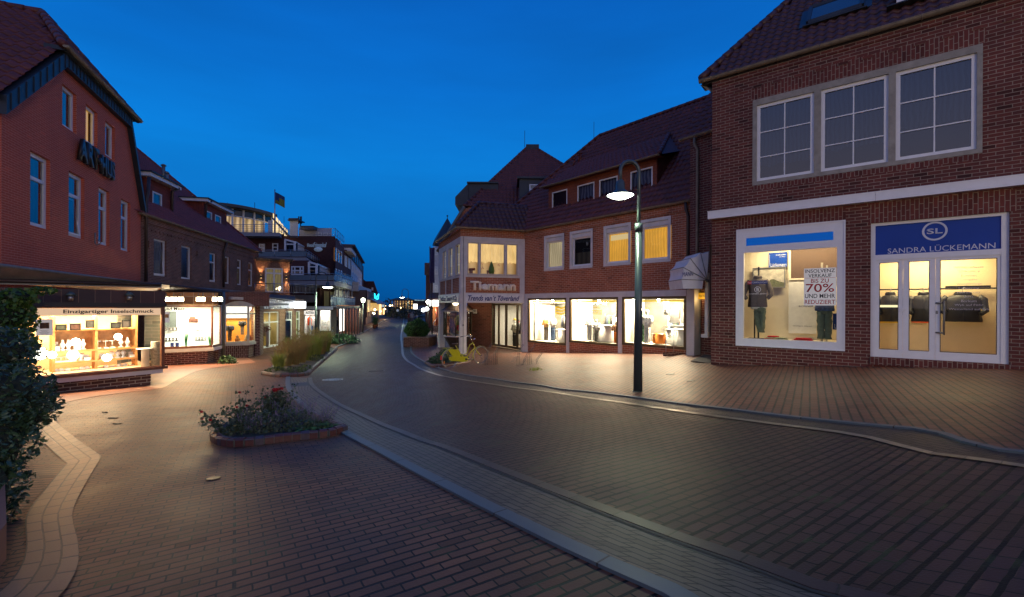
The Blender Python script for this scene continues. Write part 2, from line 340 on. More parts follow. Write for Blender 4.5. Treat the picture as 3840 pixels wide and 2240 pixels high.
GRAN=brick('granite_kerb_stone',(.095,.12,.13),(.08,.105,.115),(.03,.03,.03),bw=1.0,bh=3,ms=.008,rough=.5,dark=.9,big=.15,bump=.3)
TILE=plain('clay_roof_tile',(.105,.024,.019),.55,noise=.45,scale=3.2,bump=.3)
TILE2=plain('dark_roof_tile',(.06,.020,.019),.5,noise=.45,scale=3.2,bump=.3)
TILE3=plain('red_plain_roof_tile',(.20,.034,.025),.6,noise=.35,scale=3.2,bump=.3)
WHITE=plain('white_window_paint',(.74,.74,.74),.35,noise=.05)
RENDER_W=plain('white_render',(.62,.60,.57),.8,noise=.14,scale=2.5,bump=.2)
CONC=plain('grey_concrete',(.28,.26,.22),.85,noise=.25,scale=5,bump=.3)
ZINC=plain('weathered_zinc',(.20,.20,.19),.5,.4,noise=.3,scale=4)
GUTM=plain('bronze_gutter_metal',(.21,.17,.12),.5,.3,noise=.35,scale=7)
LEAD=plain('dark_zinc_cladding',(.026,.034,.044),.45,.3,noise=.3,scale=3)
DARKP=plain('dark_painted_metal',(.025,.022,.022),.4,.2)
PIPE=plain('brown_downpipe_metal',(.055,.035,.028),.45,.3)
POLE=plain('grey_green_lamp_paint',(.055,.075,.08),.35,.3,noise=.1)
STEEL=plain('galvanised_steel',(.33,.34,.36),.32,.9,noise=.2,scale=20)
BROWNF=plain('bronze_window_frame',(.075,.055,.03),.4,.4)
WOODF=plain('brown_wood_frame',(.16,.06,.028),.45,noise=.3,scale=14)
GL=glass()
GLD=glass('dark_pane_glass',(.62,.68,.72),1.6,.05)
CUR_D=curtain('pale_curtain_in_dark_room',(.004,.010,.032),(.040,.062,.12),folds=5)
CUR_B=curtain('blue_white_net_curtain',(.14,.20,.34),(.55,.62,.78),folds=6)
ROOM_D=plain('dark_room',(.012,.012,.016),.9)
CUR_W=curtain('curtain_lit_warm',(.75,.42,.12),(1.0,.66,.27),emit=.95)
CUR_O=curtain('blind_lit_orange',(.72,.30,.02),(.95,.46,.05),emit=.75,folds=8)
CUR_C=curtain('curtain_lit_cream',(.55,.40,.22),(.85,.68,.42),emit=.5)
CUR_G=curtain('half_blind_grey',(.10,.085,.06),(.17,.145,.10),folds=3)
YEL=emis('yellow_room_light',(1,.52,.08),.55)
def window(par,pl,u0,u1,z0,z1,off=-.12,fr=.06,vb=(),hb=(),frame=None,back='dark',glassm=None,bar=.035,name='window',cur=None,tilt=False,sill=True,low=None):
 """window: frame mesh is the part; pane and curtain are its sub-parts. vb/hb: fractions of glazing bars"""
 mb=MB();frame=frame or WHITE;o0,o1=off-.01,off+.05
 mb.box(pl,u0,u1,z0,z0+fr,o0,o1);mb.box(pl,u0,u1,z1-fr,z1,o0,o1)
 mb.box(pl,u0,u0+fr,z0+fr,z1-fr,o0,o1-.002);mb.box(pl,u1-fr,u1,z0+fr,z1-fr,o0,o1-.002)
 for f in vb:
  uu=u0+(u1-u0)*f;mb.box(pl,uu-bar/2,uu+bar/2,z0+fr,z1-fr,o0+.012,o1-.012)
 for f in hb:
  zz=z0+(z1-z0)*f;mb.box(pl,u0+fr,u1-fr,zz-bar/2,zz+bar/2,o0+.012,o1-.010)
 if sill:mb.box(pl,u0-.02,u1+.02,z0-.03,z0-.001,off-.01,off+.10)
 fo=mb.build(name,frame,par)
 g0=MB();g0.face([pl.pt(u0+fr,z0+fr,off+.012),pl.pt(u1-fr,z0+fr,off+.012),pl.pt(u1-fr,z1-fr,off+.012),pl.pt(u0+fr,z1-fr,off+.012)])
 g0.build('pane',glassm or GLD,fo)
 if back:
  c=MB();bm_={'dark':CUR_D,'room':ROOM_D,'warm':CUR_W,'orange':CUR_O,'cream':CUR_C,'half':CUR_G,'net':CUR_B}.get(back,back)
  oo=off-.10
  if low:
   zc=z0+(z1-z0)*low;n_=18
   # gathered net curtain with a scalloped hem, darkness below
   for i in range(n_):
    a=u0+(u1-u0)*i/n_;b_=u0+(u1-u0)*(i+1)/n_;h1=zc+.05*math.sin(i*1.1)*(.6+.4*math.sin(i*.37));h2=zc+.05*math.sin((i+1)*1.1)*(.6+.4*math.sin((i+1)*.37))
    of1=oo+.03*(i%2);of2=oo+.03*((i+1)%2)
    c.face([pl.pt(a,h1,of1),pl.pt(b_,h2,of2),pl.pt(b_,z1,of2),pl.pt(a,z1,of1)],[(a*2,h1),(b_*2,h2),(b_*2,z1),(a*2,z1)],0)
   c.build('curtain',bm_,fo)
   c=MB();c.face([pl.pt(u0-.1,z0-.05,oo-.25),pl.pt(u1+.1,z0-.05,oo-.25),pl.pt(u1+.1,z1+.05,oo-.25),pl.pt(u0-.1,z1+.05,oo-.25)]);c.build('dark_interior' if back=='dark' else 'lit_room',ROOM_D if back=='dark' else curtain('warm_room_depth',(.35,.16,.04),(.85,.50,.20),emit=.55,folds=1.5),fo)
  else:
   c.face([pl.pt(u0,z0,oo),pl.pt(u1,z0,oo),pl.pt(u1,z1,oo),pl.pt(u0,z1,oo)],[(u0,z0),(u1,z0),(u1,z1),(u0,z1)]);c.build('curtain' if back !='room' else 'dark_interior',bm_,fo)
 if tilt:
  t=MB();uu=u0+(u1-u0);q=[(u0+fr,z0+fr+.01,off+.06),(u1-fr,z0+fr+.01,off+.06)];zt=z0+(z1-z0)*tilt;dx=.16
  A,B=pl.pt(u0+fr,z0+fr,off+.05),pl.pt(u1-fr,z0+fr,off+.05);A2,B2=pl.pt(u0+fr,zt,off-.02-.0),pl.pt(u1-fr,zt,off-.02)
  A2=pl.pt(u0+fr,zt,off+.05-dx*1.0);B2=pl.pt(u1-fr,zt,off+.05-dx)
  for P,Q in((A,B),(A,A2),(B,B2),(A2,B2)):t.bar(P,Q,.06,.05)
  t.build('tilted_sash',frame,fo)
 return fo
def area(name,loc,size,power,col,direction,sy=None,parent=None,spread=None,pl=None):
 d=bpy.data.lights.new(name,'AREA');d.shape='RECTANGLE';d.size=size;d.size_y=sy or size;d.energy=power;d.color=col
 if spread:d.spread=math.radians(spread)
 o=bpy.data.objects.new(name,d);C.objects.link(o);o.location=loc;o.rotation_euler=(0,0,math.atan2(pl.d.y,pl.d.x))if pl else Vector(direction).to_track_quat('-Z','Y').to_euler()
 if parent is not None:o.parent=parent;o.location=Vector(loc)-Vector(parent.get('_o',(0,0,0)))
 return o
def point(name,loc,power,col,r=.08,parent=None,spot=None):
 d=bpy.data.lights.new(name,'SPOT' if spot else 'POINT');d.energy=power;d.color=col;d.shadow_soft_size=r
 if spot:d.spot_size=math.radians(spot[0]);d.spot_blend=spot[1]
 o=bpy.data.objects.new(name,d);C.objects.link(o);o.location=loc
 if spot:o.rotation_euler=Vector(spot[2]).to_track_quat('-Z','Y').to_euler()
 if parent is not None:o.parent=parent;o.location=Vector(loc)-Vector(parent.get('_o',(0,0,0)))
 return o
FONT={}
def text(name,s,O,ex,ey,height,mat,parent=None,depth=.01,width=None,bold=0.0,shear=0,align='CENTER',font=None):
 """lettering as a mesh: O = anchor point, ex/ey unit axes of the surface; width fits the line"""
 cu=bpy.data.curves.new(name,'FONT');cu.body=s;cu.size=1;cu.extrude=0;cu.offset=bold;cu.shear=shear;cu.align_x='CENTER';cu.align_y='CENTER';cu.resolution_u=3
 t=bpy.data.objects.new(name+'_tmp',cu);C.objects.link(t)
 bpy.context.view_layer.update()
 me=bpy.data.meshes.new_from_object(t.evaluated_get(bpy.context.evaluated_depsgraph_get()))
 C.objects.unlink(t);bpy.data.objects.remove(t)
 n=len(me.vertices);co=np.zeros(n*3);me.vertices.foreach_get('co',co);co=co.reshape(-1,3)
 lo,hi=co.min(0),co.max(0);cx,cyy=(lo+hi)[:2]/2
 sy=height/max(1e-6,hi[1]-lo[1]);sx=(width/max(1e-6,hi[0]-lo[0]))if width else sy
 bm=bmesh.new();bm.from_mesh(me)
 for v_ in bm.verts:v_.co=Vector(((v_.co.x-cx)*sx,(v_.co.y-cyy)*sy,0))
 if depth:
  r=bmesh.ops.extrude_face_region(bm,geom=bm.faces[:]);vs_=[e for e in r['geom']if isinstance(e,bmesh.types.BMVert)]
  for v_ in vs_:v_.co.z+=depth
 bm.to_mesh(me);bm.free()
 ex=Vector(ex).normalized();ey=Vector(ey).normalized();ez=ex.cross(ey)
 org=Vector(parent.get('_o',(0,0,0)))if parent is not None else Vector((0,0,0))
 for v_ in me.vertices:
  p=Vector(O)+ex*v_.co.x+ey*v_.co.y+ez*v_.co.z;v_.co=p-org
 me.materials.clear();me.materials.append(mat);me.name=name
 o=bpy.data.objects.new(name,me);C.objects.link(o)
 if parent is not None:o.parent=parent
 o['_o']=list(org)
 return o
def ptext(name,s,pl,u,z,h,mat,parent,off=.01,**k):
 """lettering on a facade plane"""
 return text(name,s,pl.pt(u,z,off),(pl.d.x,pl.d.y,0),(0,0,1),h,mat,parent,**k)
def roofpanel(mb,poly,tw=.25,cl=.34,amp=.028,m=0):
 """pantiles on a planar polygon: poly[0]->poly[1] is the eave"""
 P=[Vector(p)for p in poly];ex=(P[1]-P[0]).normalized();nn=ex.cross(P[-1]-P[0]).normalized()
 if nn.z<0:nn=-nn
 ey=nn.cross(ex)
 if ey.z<0:ey=-ey
 q=[((p-P[0]).dot(ex),(p-P[0]).dot(ey))for p in P]
 def ins(u,v):
  c=False;k=len(q);j=k-1
  for i in range(k):
   if(q[i][1]>v)!=(q[j][1]>v)and u<(q[j][0]-q[i][0])*(v-q[i][1])/(q[j][1]-q[i][1]+1e-12)+q[i][0]:c=not c
   j=i
  return c
 mb.face([p-nn*.03 for p in P],None,m)
 u0=min(a for a,_ in q);u1=max(a for a,_ in q);v1=max(b for _,b in q)
 nu=max(1,int(round((u1-u0)/tw)));nv=max(1,int(round(v1/cl)));S=5;dw=(u1-u0)/nu;dc=v1/nv
 prof=[(k/S,amp*math.sin(2*math.pi*k/S)+(.0))for k in range(S+1)]
 for i in range(nu):
  for j in range(nv):
   ua=u0+i*dw;va=j*dc
   if not(ins(ua+dw*.5,va+dc*.5)):continue
   vs=[];uvv=[]
   for k,h in prof:
    vs.append(P[0]+ex*(ua+k*dw)+ey*(va-.04)+nn*(h+.035));uvv.append((ua+k*dw,va))
   for k,h in prof:
    vs.append(P[0]+ex*(ua+k*dw)+ey*(va+dc)+nn*(h+.004));uvv.append((ua+k*dw,va+dc))
   for k,h in prof:
    vs.append(P[0]+ex*(ua+k*dw)+ey*(va-.04)+nn*(h+.005));uvv.append((ua+k*dw,va))
   n_=S+1;fs=[(k,k+1,n_+k+1,n_+k)for k in range(S)]+[(2*n_+k,2*n_+k+1,k+1,k)for k in range(S)]
   mb.mesh(vs,fs,m,True,uvv)
def ridge(mb,A,B,r=.09,m=0,step=.38):
 A=Vector(A);B=Vector(B);n_=max(1,int((B-A).length/step));t=(B-A)/n_
 for i in range(n_):
  mb.tube([A+t*i,A+t*(i+1.06)],[r*1.12,r*.95],8,m)
def gutter(par,A,B,r=.075,mat=None,name='gutter'):
 A=Vector(A);B=Vector(B);mb=MB();t=(B-A).normalized();sx=t.cross(Vector((0,0,1))).normalized();k=8
 pr=[(math.cos(math.pi+math.pi*i/k)*r,math.sin(math.pi+math.pi*i/k)*r)for i in range(k+1)]
 for i in range(k):
  a,b_=pr[i],pr[i+1]
  mb.face([A+sx*a[0]+Vector((0,0,a[1])),B+sx*a[0]+Vector((0,0,a[1])),B+sx*b_[0]+Vector((0,0,b_[1])),A+sx*b_[0]+Vector((0,0,b_[1]))],None,0,True)
  a,b_=(a[0]*.93,a[1]*.93+.002),(b_[0]*.93,b_[1]*.93+.002)
  mb.face([A+sx*b_[0]+Vector((0,0,b_[1])),B+sx*b_[0]+Vector((0,0,b_[1])),B+sx*a[0]+Vector((0,0,a[1])),A+sx*a[0]+Vector((0,0,a[1]))],None,0,True)
 for sgn in(-1,1):mb.tube([A+sx*r*sgn,B+sx*r*sgn],.011,6)
 L_=(B-A).length
 for i in range(int(L_/1.0)+1):
  c=A+t*min(L_,.1+i*1.0);mb.tube([c+sx*q[0]*1.06+Vector((0,0,q[1]*1.06))for q in pr],.012,5)
 for E_ in(A,B):mb.face([E_+sx*q[0]+Vector((0,0,q[1]))for q in pr])
 return mb.build(name,mat or GUTM,par)
def downpipe(par,pts,r=.05,mat=None,name='downpipe'):
 mb=MB();mb.tube(pts,r,10);return mb.build(name,mat or PIPE,par)
# ---------------- ground ----------------
def resample(pts,n):
 pts=[Vector((p[0],p[1]))for p in pts];d=[0]
 for a,b in zip(pts[:-1],pts[1:]):d.append(d[-1]+(b-a).length)
 def cr(i,t):
  p0=pts[max(i-1,0)];p1=pts[i];p2=pts[i+1];p3=pts[min(i+2,len(pts)-1)]
  a=(p2-p0)*.5*min(1,(p2-p1).length/max((p2-p0).length*.5,1e-6));b=(p3-p1)*.5*min(1,(p2-p1).length/max((p3-p1).length*.5,1e-6))
  return p1*(2*t**3-3*t*t+1)+a*(t**3-2*t*t+t)+p2*(-2*t**3+3*t*t)+b*(t**3-t*t)
 out_=[];i=0
 for k in range(n+1):
  s_=d[-1]*k/n
  while i<len(d)-2 and d[i+1]<s_:i+=1
  out_.append(cr(i,(s_-d[i])/max(d[i+1]-d[i],1e-9)))
 return out_
def curve(pix,tail=(),n=None,step=.35):
 pts=[gp(*p).xy for p in pix]+[Vector(t)for t in tail]
 ln=sum((b-a).length for a,b in zip(pts[:-1],pts[1:]))
 return resample(pts,n or max(4,int(ln/step)))
def offc(cv,o):
 r=[]
 for i,p in enumerate(cv):
  t=(cv[min(i+1,len(cv)-1)]-cv[max(i-1,0)]).normalized();r.append(p+Vector((t.y,-t.x))*o)
 return r
def strip(name,A,B,mat,h=0.0,nx=8,swap=False,uvo=(0,0),side=0,rot=None,wfix=0):
 """paved strip between two plan curves with equal counts"""
 mb=MB();n=len(A);s_=0;rows=[];uvr=[]
 wavg=sum((B[i]-A[i]).length for i in range(n))/n
 for i in range(n):
  if i:s_+=(((A[i]+B[i])/2)-((A[i-1]+B[i-1])/2)).length
  row=[];ur=[]
  for j in range(nx+1):
   p=A[i].lerp(B[i],j/nx);row.append((p.x,p.y,g(p.x,p.y)+h));wd=wfix or(B[i]-A[i]).length
   if rot is None:
    a,b=(s_,j/nx*wd)if not swap else(j/nx*wd,s_)
   else:a,b=p.x*math.cos(rot)+p.y*math.sin(rot),-p.x*math.sin(rot)+p.y*math.cos(rot)
   ur.append((a+uvo[0],b+uvo[1]))
  rows.append(row);uvr.append(ur)
 vs=[p for r in rows for p in r];uv=[p for r in uvr for p in r];k=nx+1
 mb.mesh(vs,[(i*k+j,i*k+j+1,(i+1)*k+j+1,(i+1)*k+j)for i in range(n-1)for j in range(nx)],0,True,uv)
 if side:
  for i in range(n-1):
   for c,dn in((0,1),(nx,-1)):
    a=rows[i][c];b=rows[i+1][c];q=[a,b,(b[0],b[1],b[2]-side),(a[0],a[1],a[2]-side)]
    u_=[uvr[i][c],uvr[i+1][c],(uvr[i+1][c][0],uvr[i+1][c][1]+side),(uvr[i][c][0],uvr[i][c][1]+side)]
    if dn<0:q=q[::-1];u_=u_[::-1]
    mb.face(q,u_,0)
 me_=mb.build(name,mat);return struct(me_)
def sheet(name,xs,ys,mat,h=0,rot=0,kind='structure'):
 mb=MB();vs=[(x,y,g(x,y)+h)for y in ys for x in xs];k=len(xs)
 uv=[(x*math.cos(rot)+y*math.sin(rot),-x*math.sin(rot)+y*math.cos(rot))for x,y,z in vs]
 mb.mesh(vs,[(i*k+j,i*k+j+1,(i+1)*k+j+1,(i+1)*k+j)for i in range(len(ys)-1)for j in range(k-1)],0,True,uv)
 return struct(mb.build(name,mat),kind)
xs=sorted({round(v,2)for v in[*np.arange(-7,6,.2),*np.arange(-20,20,.5),*np.arange(-60,-20,4),*np.arange(20,61,4)]});ys=sorted({round(v,2)for v in[*np.arange(1,12,.2),*np.arange(-8,34,.5),*np.arange(34,60,1.5),*np.arange(60,152,4)]})
sheet('pavement',xs,ys,P_L,0,math.radians(31))
gm=MB();gm.face([(-3000,-3000,-3.6),(3000,-3000,-3.6),(3000,3000,-3.6),(-3000,3000,-3.6)]);struct(gm.build('ground',plain('dark_soil',(.03,.032,.03),.9)))
RLpx=[(1471,1180),(1457,1192),(1410,1221),(1345,1256),(1290,1300),(1235,1350),(1190,1390),(1153,1419),(1157,1442),(1176,1463),(1209,1488),(1257,1520),(1305,1544),(1352,1566),(1424,1600),(1483,1623),(1570,1659),(1658,1687),(1849,1767),(1976,1818),(2166,1894),(2357,1970),(2629,2072),(2925,2173),(3094,2240)]
RRpx=[(1515,1186),(1513,1208),(1507,1240),(1504,1265),(1506,1285),(1508,1302),(1511,1331),(1526,1353),(1555,1371),(1580,1386),(1640,1407),(1723,1424),(1832,1441),(1923,1455),(2031,1468),(2100,1478),(2219,1497),(2338,1513),(2481,1535),(2624,1556),(2750,1573),(2900,1593),(3100,1618),(3240,1640),(3359,1671),(3478,1702),(3645,1724),(3835,1752)]
def anchored(Lp,Rp,anchors,tl,tr,step=.4):
 """match two pixel polylines through anchor index pairs"""
 GA=[gp(*p).xy for p in Lp]+[Vector(t)for t in tl];GB=[gp(*p).xy for p in Rp]+[Vector(t)for t in tr]
 an=anchors+[(len(GA)-1,len(GB)-1)];A=[];B=[]
 fa=resample(GA,900);fb=resample(GB,900)
 def arc(G):
  d=[0]
  for a,b in zip(G[:-1],G[1:]):d.append(d[-1]+(b-a).length)
  return[x/d[-1]for x in d]
 da,db=arc(GA),arc(GB);ta=[da[i]for i,_ in an];tb=[db[j]for _,j in an]
 tot=sum((b-a).length for a,b in zip(GA[:-1],GA[1:]));n=int(tot/step)
 for k in range(n+1):
  t=k/n;q=float(np.interp(t,ta,tb));A.append(fa[min(900,int(round(t*900)))]);B.append(fb[min(900,int(round(q*900)))])
 return A,B
A_,B_=anchored(RLpx,RRpx,[(0,0),(3,3),(7,5),(10,7),(15,15),(19,21),(22,24)],[(2.9,1.5),(4.6,.2),(7,-1.6)],[(5.6,2.7),(7.5,1.4),(10,-.4)])
strip('road',A_,B_,P_ROAD,.006,14,swap=True)
# right kerb, gutter, pavement
KRpx=[(1520,1186),(1524,1208),(1530,1250),(1536,1285),(1540,1302),(1544,1324),(1569,1346),(1598,1362),(1636,1379),(1723,1405),(1832,1421),(1923,1436),(2031,1449),(2100,1462),(2200,1472),(2286,1482),(2416,1499),(2564,1520),(2695,1535),(2952,1567),(3215,1595),(3477,1619),(3572,1647),(3700,1688),(3840,1703)]
GA,GB=anchored(RRpx,KRpx,[(0,0),(5,4),(9,8),(15,13),(21,19),(24,22)],[(5.6,2.7),(7.5,1.4),(10,-.4)],[(6.2,3.1),(8.2,1.8),(10.6,0)])
strip('gutter',GA,GB,P_GUT2,.010,4,swap=False)
kr=curve(KRpx,[(6.2,3.1),(8.2,1.8),(10.6,0)])
strip('kerb',offc(kr,-.05),offc(kr,.05),GRAN,.035,2,side=.06)
pl_=offc(curve(RRpx,[(5.6,2.7),(7.5,1.4),(10,-.4)]),0.0)
strip('gutter_edge_stones',offc(pl_,-.06),offc(pl_,.06),brick('edge_row_stones',(.20,.16,.10),(.17,.135,.09),(.03,.025,.02),bw=.24,bh=1,ms=.006,rough=.35,spec=.5),.016,2)
kk=curve(KRpx,[(6.2,3.1),(8.2,1.8),(10.6,0)]);far_=[]
bd=[(4,93),(2.5,60),(1.5,40),(2,27),(6,24),(9,20),(12,16),(16,11),(19,6),(20,2),(20,0)]
bb=resample([Vector(b)for b in bd],len(kk)-1)
strip('right_pavement',offc(kk,-.06),bb,P_R,.012,22,rot=math.radians(57))
# left kerb band, gutter
KLpx=[(1080,1415),(1079,1440),(1084,1460),(1097,1480),(1121,1506),(1165,1545),(1225,1586),(1293,1624),(1420,1690),(1550,1760),(1779,1878),(1960,1968),(2160,2065),(2360,2155),(2560,2245)]
RL2=RLpx[7:]
GA,GB=anchored(KLpx,RL2,[(0,0),(3,2),(7,8),(10,13)],[(1.5,1.2),(2.6,-.2),(5,-2.4)],[(2.9,1.5),(4.6,.2),(7,-1.6)])
strip('gutter',GA,GB,P_GUT,.010,4)
kl=curve(KLpx,[(1.5,1.2),(2.6,-.2),(5,-2.4)])
strip('kerb',offc(kl,-.06),offc(kl,.06),GRAN,.022,2,side=.04)
rlc=curve(RL2,[(2.9,1.5),(4.6,.2),(7,-1.6)])
strip('drain_slot',offc(rlc,-.014),offc(rlc,.014),plain('dark_drain_slot',(.012,.012,.012),.6),.014,1)
rl3=offc(rlc,-.075)
strip('road_edge_stones',offc(rlc,-.13),offc(rlc,-.02),brick('dark_edge_stones',(.055,.036,.034),(.045,.03,.03),(.01,.01,.01),bw=.45,bh=1,ms=.008,rough=.45),.017,1,side=.02)
# street far-left pavement edge
kf=curve([(1471,1179),(1457,1191),(1410,1220),(1366,1245),(1345,1255),(1310,1264),(1286,1266),(1240,1268)])
strip('kerb',offc(kf,-.07),offc(kf,.07),GRAN,.05,1,side=.08)
kf2=curve([(1300,1289),(1262,1303),(1232,1316),(1222,1330)])
strip('kerb',offc(kf2,-.07),offc(kf2,.07),GRAN,.05,1,side=.08)
# band of large pavers on the left
bo=[gp(*p).xy for p in[(170,1552),(383,1713)]];bi=[gp(*p).xy for p in[(90,1590),(250,1741)]]
strip('paver_band',resample(bo,20),resample(bi,20),P_BAND,.008,3,wfix=.51)
bo=[gp(*p).xy for p in[(383,1713),(320,1820),(274,1920),(226,2240)]]+[Vector((-2.5,1.2))];bi=[gp(*p).xy for p in[(250,1741),(170,1835),(100,1935),(-20,2240)]]+[Vector((-3.0,1.2))]
strip('paver_band',resample(bo,30),resample(bi,30),P_BAND,.010,3,wfix=.51)
hp=[gp(*p).xy for p in[(250,1741),(180,1820),(110,1900),(62,2000),(25,2127),(-20,2240)]];hq=[p+Vector((-2.4,-.1))for p in hp]
strip('herringbone_paving',resample(hp,20),resample(hq,20),P_L,.006,6,rot=math.radians(5))
# red tiles in front of the shops on the left
ao=[gp(*p).xy for p in[(100,1545),(191,1522),(361,1487),(500,1470),(601,1458),(640,1440),(679,1419),(743,1392),(860,1372),(960,1360)]]
ai=[Vector(p)for p in[(-14.5,8.5),(-13,10.5),(-13,12.5),(-14,14),(-15,16),(-16,18),(-16.5,20),(-16.5,22),(-17,25),(-17,28)]]
strip('apron_tiles',resample(ao,30),resample(ai,30),P_TILE,.009,8,rot=math.radians(-22))
def groundpt(x,y):return gp(x,y)
def disc_cover(x,y,r,label,mat,name='manhole_cover'):
 p=gp(x,y);p.z-=.014;e=.3;nx_=(g(p.x+e,p.y)-g(p.x-e,p.y))/(2*e);ny_=(g(p.x,p.y+e)-g(p.x,p.y-e))/(2*e)
 t=thing(name,p+Vector((0,0,.014)),label,'manhole cover','round iron covers in the paving')
 for nm,prof,mt in(('rim',[(r*.86,.0),(r*.86,.010),(r,.010),(r*1.0,-.004)],STEEL if mat is STEEL else IRON),('lid',[(0.0005,.006),(r*.3,.006),(r*.31,.010),(r*.36,.010),(r*.37,.005),(r*.58,.005),(r*.59,.010),(r*.66,.010),(r*.67,.005),(r*.84,.006),(r*.85,-.004)],mat)):
  mb=MB();mb.lathe((0,0,0),prof,32,0,cap=False)
  mb.v=[(v[0]+p.x,v[1]+p.y,v[2]+p.z+.014+v[0]*nx_+v[1]*ny_)for v in mb.v]
  if nm=='lid':
   for k in range(16):
    an=k*math.pi/8
    for q in(.47,.75):
     dx,dy=math.cos(an)*r*q,math.sin(an)*r*q
     mb.cube(p.x+dx-.02,p.x+dx+.02,p.y+dy-.012,p.y+dy+.012,p.z+.018+dx*nx_+dy*ny_,p.z+.026+dx*nx_+dy*ny_)
  mb.build(nm,mt,t)
IRON=plain('cast_iron',(.05,.048,.045),.5,.6,noise=.4,scale=30)
CONCL=plain('concrete_cover_infill',(.14,.115,.09),.6,noise=.3,scale=30)
disc_cover(1247,1425,.30,'pale ornamented iron manhole cover in the road, nearer of the two by the grass bed',STEEL)
disc_cover(1411,1392,.30,'manhole cover with concrete middle further up the road',CONCL)
disc_cover(2312,1398,.33,'dark manhole cover in the right pavement beside the street lamp',IRON)
disc_cover(800,1797,.055,'small brass valve lid in the paving left of the flower bed',plain('brass',(.35,.25,.1),.4,.8),'valve_lid')
def gplate(x,y,w_,d_,rot,label,name='iron_plate'):
 p=gp(x,y);mb=MB();c,s_=math.cos(rot),math.sin(rot)
 q=[(p.x+c*a-s_*b,p.y+s_*a+c*b)for a,b in((-w_/2,-d_/2),(w_/2,-d_/2),(w_/2,d_/2),(-w_/2,d_/2))]
 mb.prism(q,[g(*a)+.008 for a in q],[g(*a)+.022 for a in q]);o=mb.build(name,IRON,None,p);tag(o,label,'iron plate','small iron plates in the pavement')
gplate(2514,1406,.24,.16,.9,'small square iron plate in the lit right pavement behind the lamp post')
gplate(2590,1431,.20,.13,.9,'small dark iron lid in the right pavement near the brick corner')
mt_=MB();q=[gp(*p)for p in[(2590,1362),(2640,1336),(2690,1336),(2690,1365)]]
mt_.prism([(a.x,a.y)for a in q],[a.z+.01 for a in q],[a.z+.03 for a in q]);tag(mt_.build('door_mat',plain('dark_mat',(.03,.03,.035),.95),None,q[0]),'dark doormat lying beside the left corner of the near brick building','mat')
# ---------------- right: brick shop building with three big upper windows ----------------
R=Pl.vp(2667,13.94,-225)
bR=thing('brick_shop_building',R.pt(0,-1.8),'near red-brown brick building with three large gridded upper windows over a lit clothes shop','building')
zeR=R.z(2625,318)-.0
Rm=R.u(4500);zb=-2.6
gl1=R.rect(2823,3684,378,697);up=gl1
sh=R.rect(2762,3170,863,1296);do=R.rect(3266,3786,838,1338)
mb=MB()
# overall back and sides, then front with openings
wall(mb,R,0,Rm,zb,zeR,[(up[0],up[1],up[2],up[3],.10),(sh[0],sh[1],sh[2],sh[3],.12),(do[0],do[1],do[2],do[3],.16)])
p=R.pt
mb.face([p(0,zb,-9),p(0,zb,0),p(0,zeR,0),p(0,zeR,-9)],[(9,zb),(0,zb),(0,zeR),(9,zeR)])
mb.face([p(Rm,zb,0),p(Rm,zb,-9),p(Rm,zeR,-9),p(Rm,zeR,0)])
mb.face([p(Rm,zb,-9),p(0,zb,-9),p(0,zeR,-9),p(Rm,zeR,-9)])
# dentil courses under the gutter
for k in range(int(Rm/.5)):
 mb.box(R,.1+k*.5,.33+k*.5,zeR-.56,zeR-.49,-.01,.02)
mb.box(R,0,Rm,zeR-.20,zeR-.02,-.01,.025)
wR=mb.build('wall',B_R,bR)
def soldier(par,pl,u0,u1,z0,h=.25,off=.004,arch=0,mat=None,n=24):
 mb=MB()
 for i in range(n):
  a=u0+(u1-u0)*i/n;b=u0+(u1-u0)*(i+1)/n
  za=arch*(1-(2*(i/n)-1)**2);zb_=arch*(1-(2*((i+1)/n)-1)**2)
  mb.face([pl.pt(a,z0+za*.0,off),pl.pt(b,z0+zb_*.0,off),pl.pt(b,z0+h+zb_,off),pl.pt(a,z0+h+za,off)],[(z0,a),(z0,b),(z0+h+zb_,b),(z0+h+za,a)])
 return mb.build('brick_arch',mat or B_RV,par)
soldier(bR,R,up[0]-.05,up[1]+.04,up[3],.38,arch=.05)
soldier(bR,R,up[0],up[1],up[2]-.14,.135)
soldier(bR,R,sh[0],sh[1],sh[3],.38,arch=.12)
soldier(bR,R,do[0]-.05,do[1]+.1,do[3],.46,arch=.15)
mb=MB();wall(mb,R.off(.006),do[0]-.04,do[1]+.08,do[2]-.19,do[2]-.002,[]);mb.box(R,do[0],do[1]+.02,do[2]-.19,do[2]-.004,-.16,.06)
for i in range(len(mb.uv)):mb.uv[i]=[(b,a)for a,b in mb.uv[i]]
mb.build('door_step',B_RV,bR)
# concrete surround of the upper window band
w3=[R.rect(2838,3052,399,681),R.rect(3079,3331,339,646),R.rect(3360,3663,267,602)]
zt=sum(q[3]for q in w3)/3;zl=sum(q[2]for q in w3)/3
mb=MB();wall(mb,R.off(.012),up[0],up[1],up[2],up[3],[(q[0],q[1],zl,zt,.09)for q in w3])
mb.build('window_surround',CONC,bR)
for i,q in enumerate(w3):
 wn=window(bR,R,q[0],q[1],zl,zt,off=-.09,fr=.085,vb=(.5,),hb=(.315,.64),low=(.2,.26,.36)[i],bar=.028)
# white band above the shop
mb=MB();zbl=R.z(2661,826);zbt=R.z(2661,800)
mb.box(R,-.06,3.9,zbl,zbt,0,.20);mb.box(R,3.905,Rm,zbl,zbt,0,.20);mb.box(R,-.07,Rm,zbt,zbt+.02,0,.215)
mb.build('awning_box',WHITE,bR)
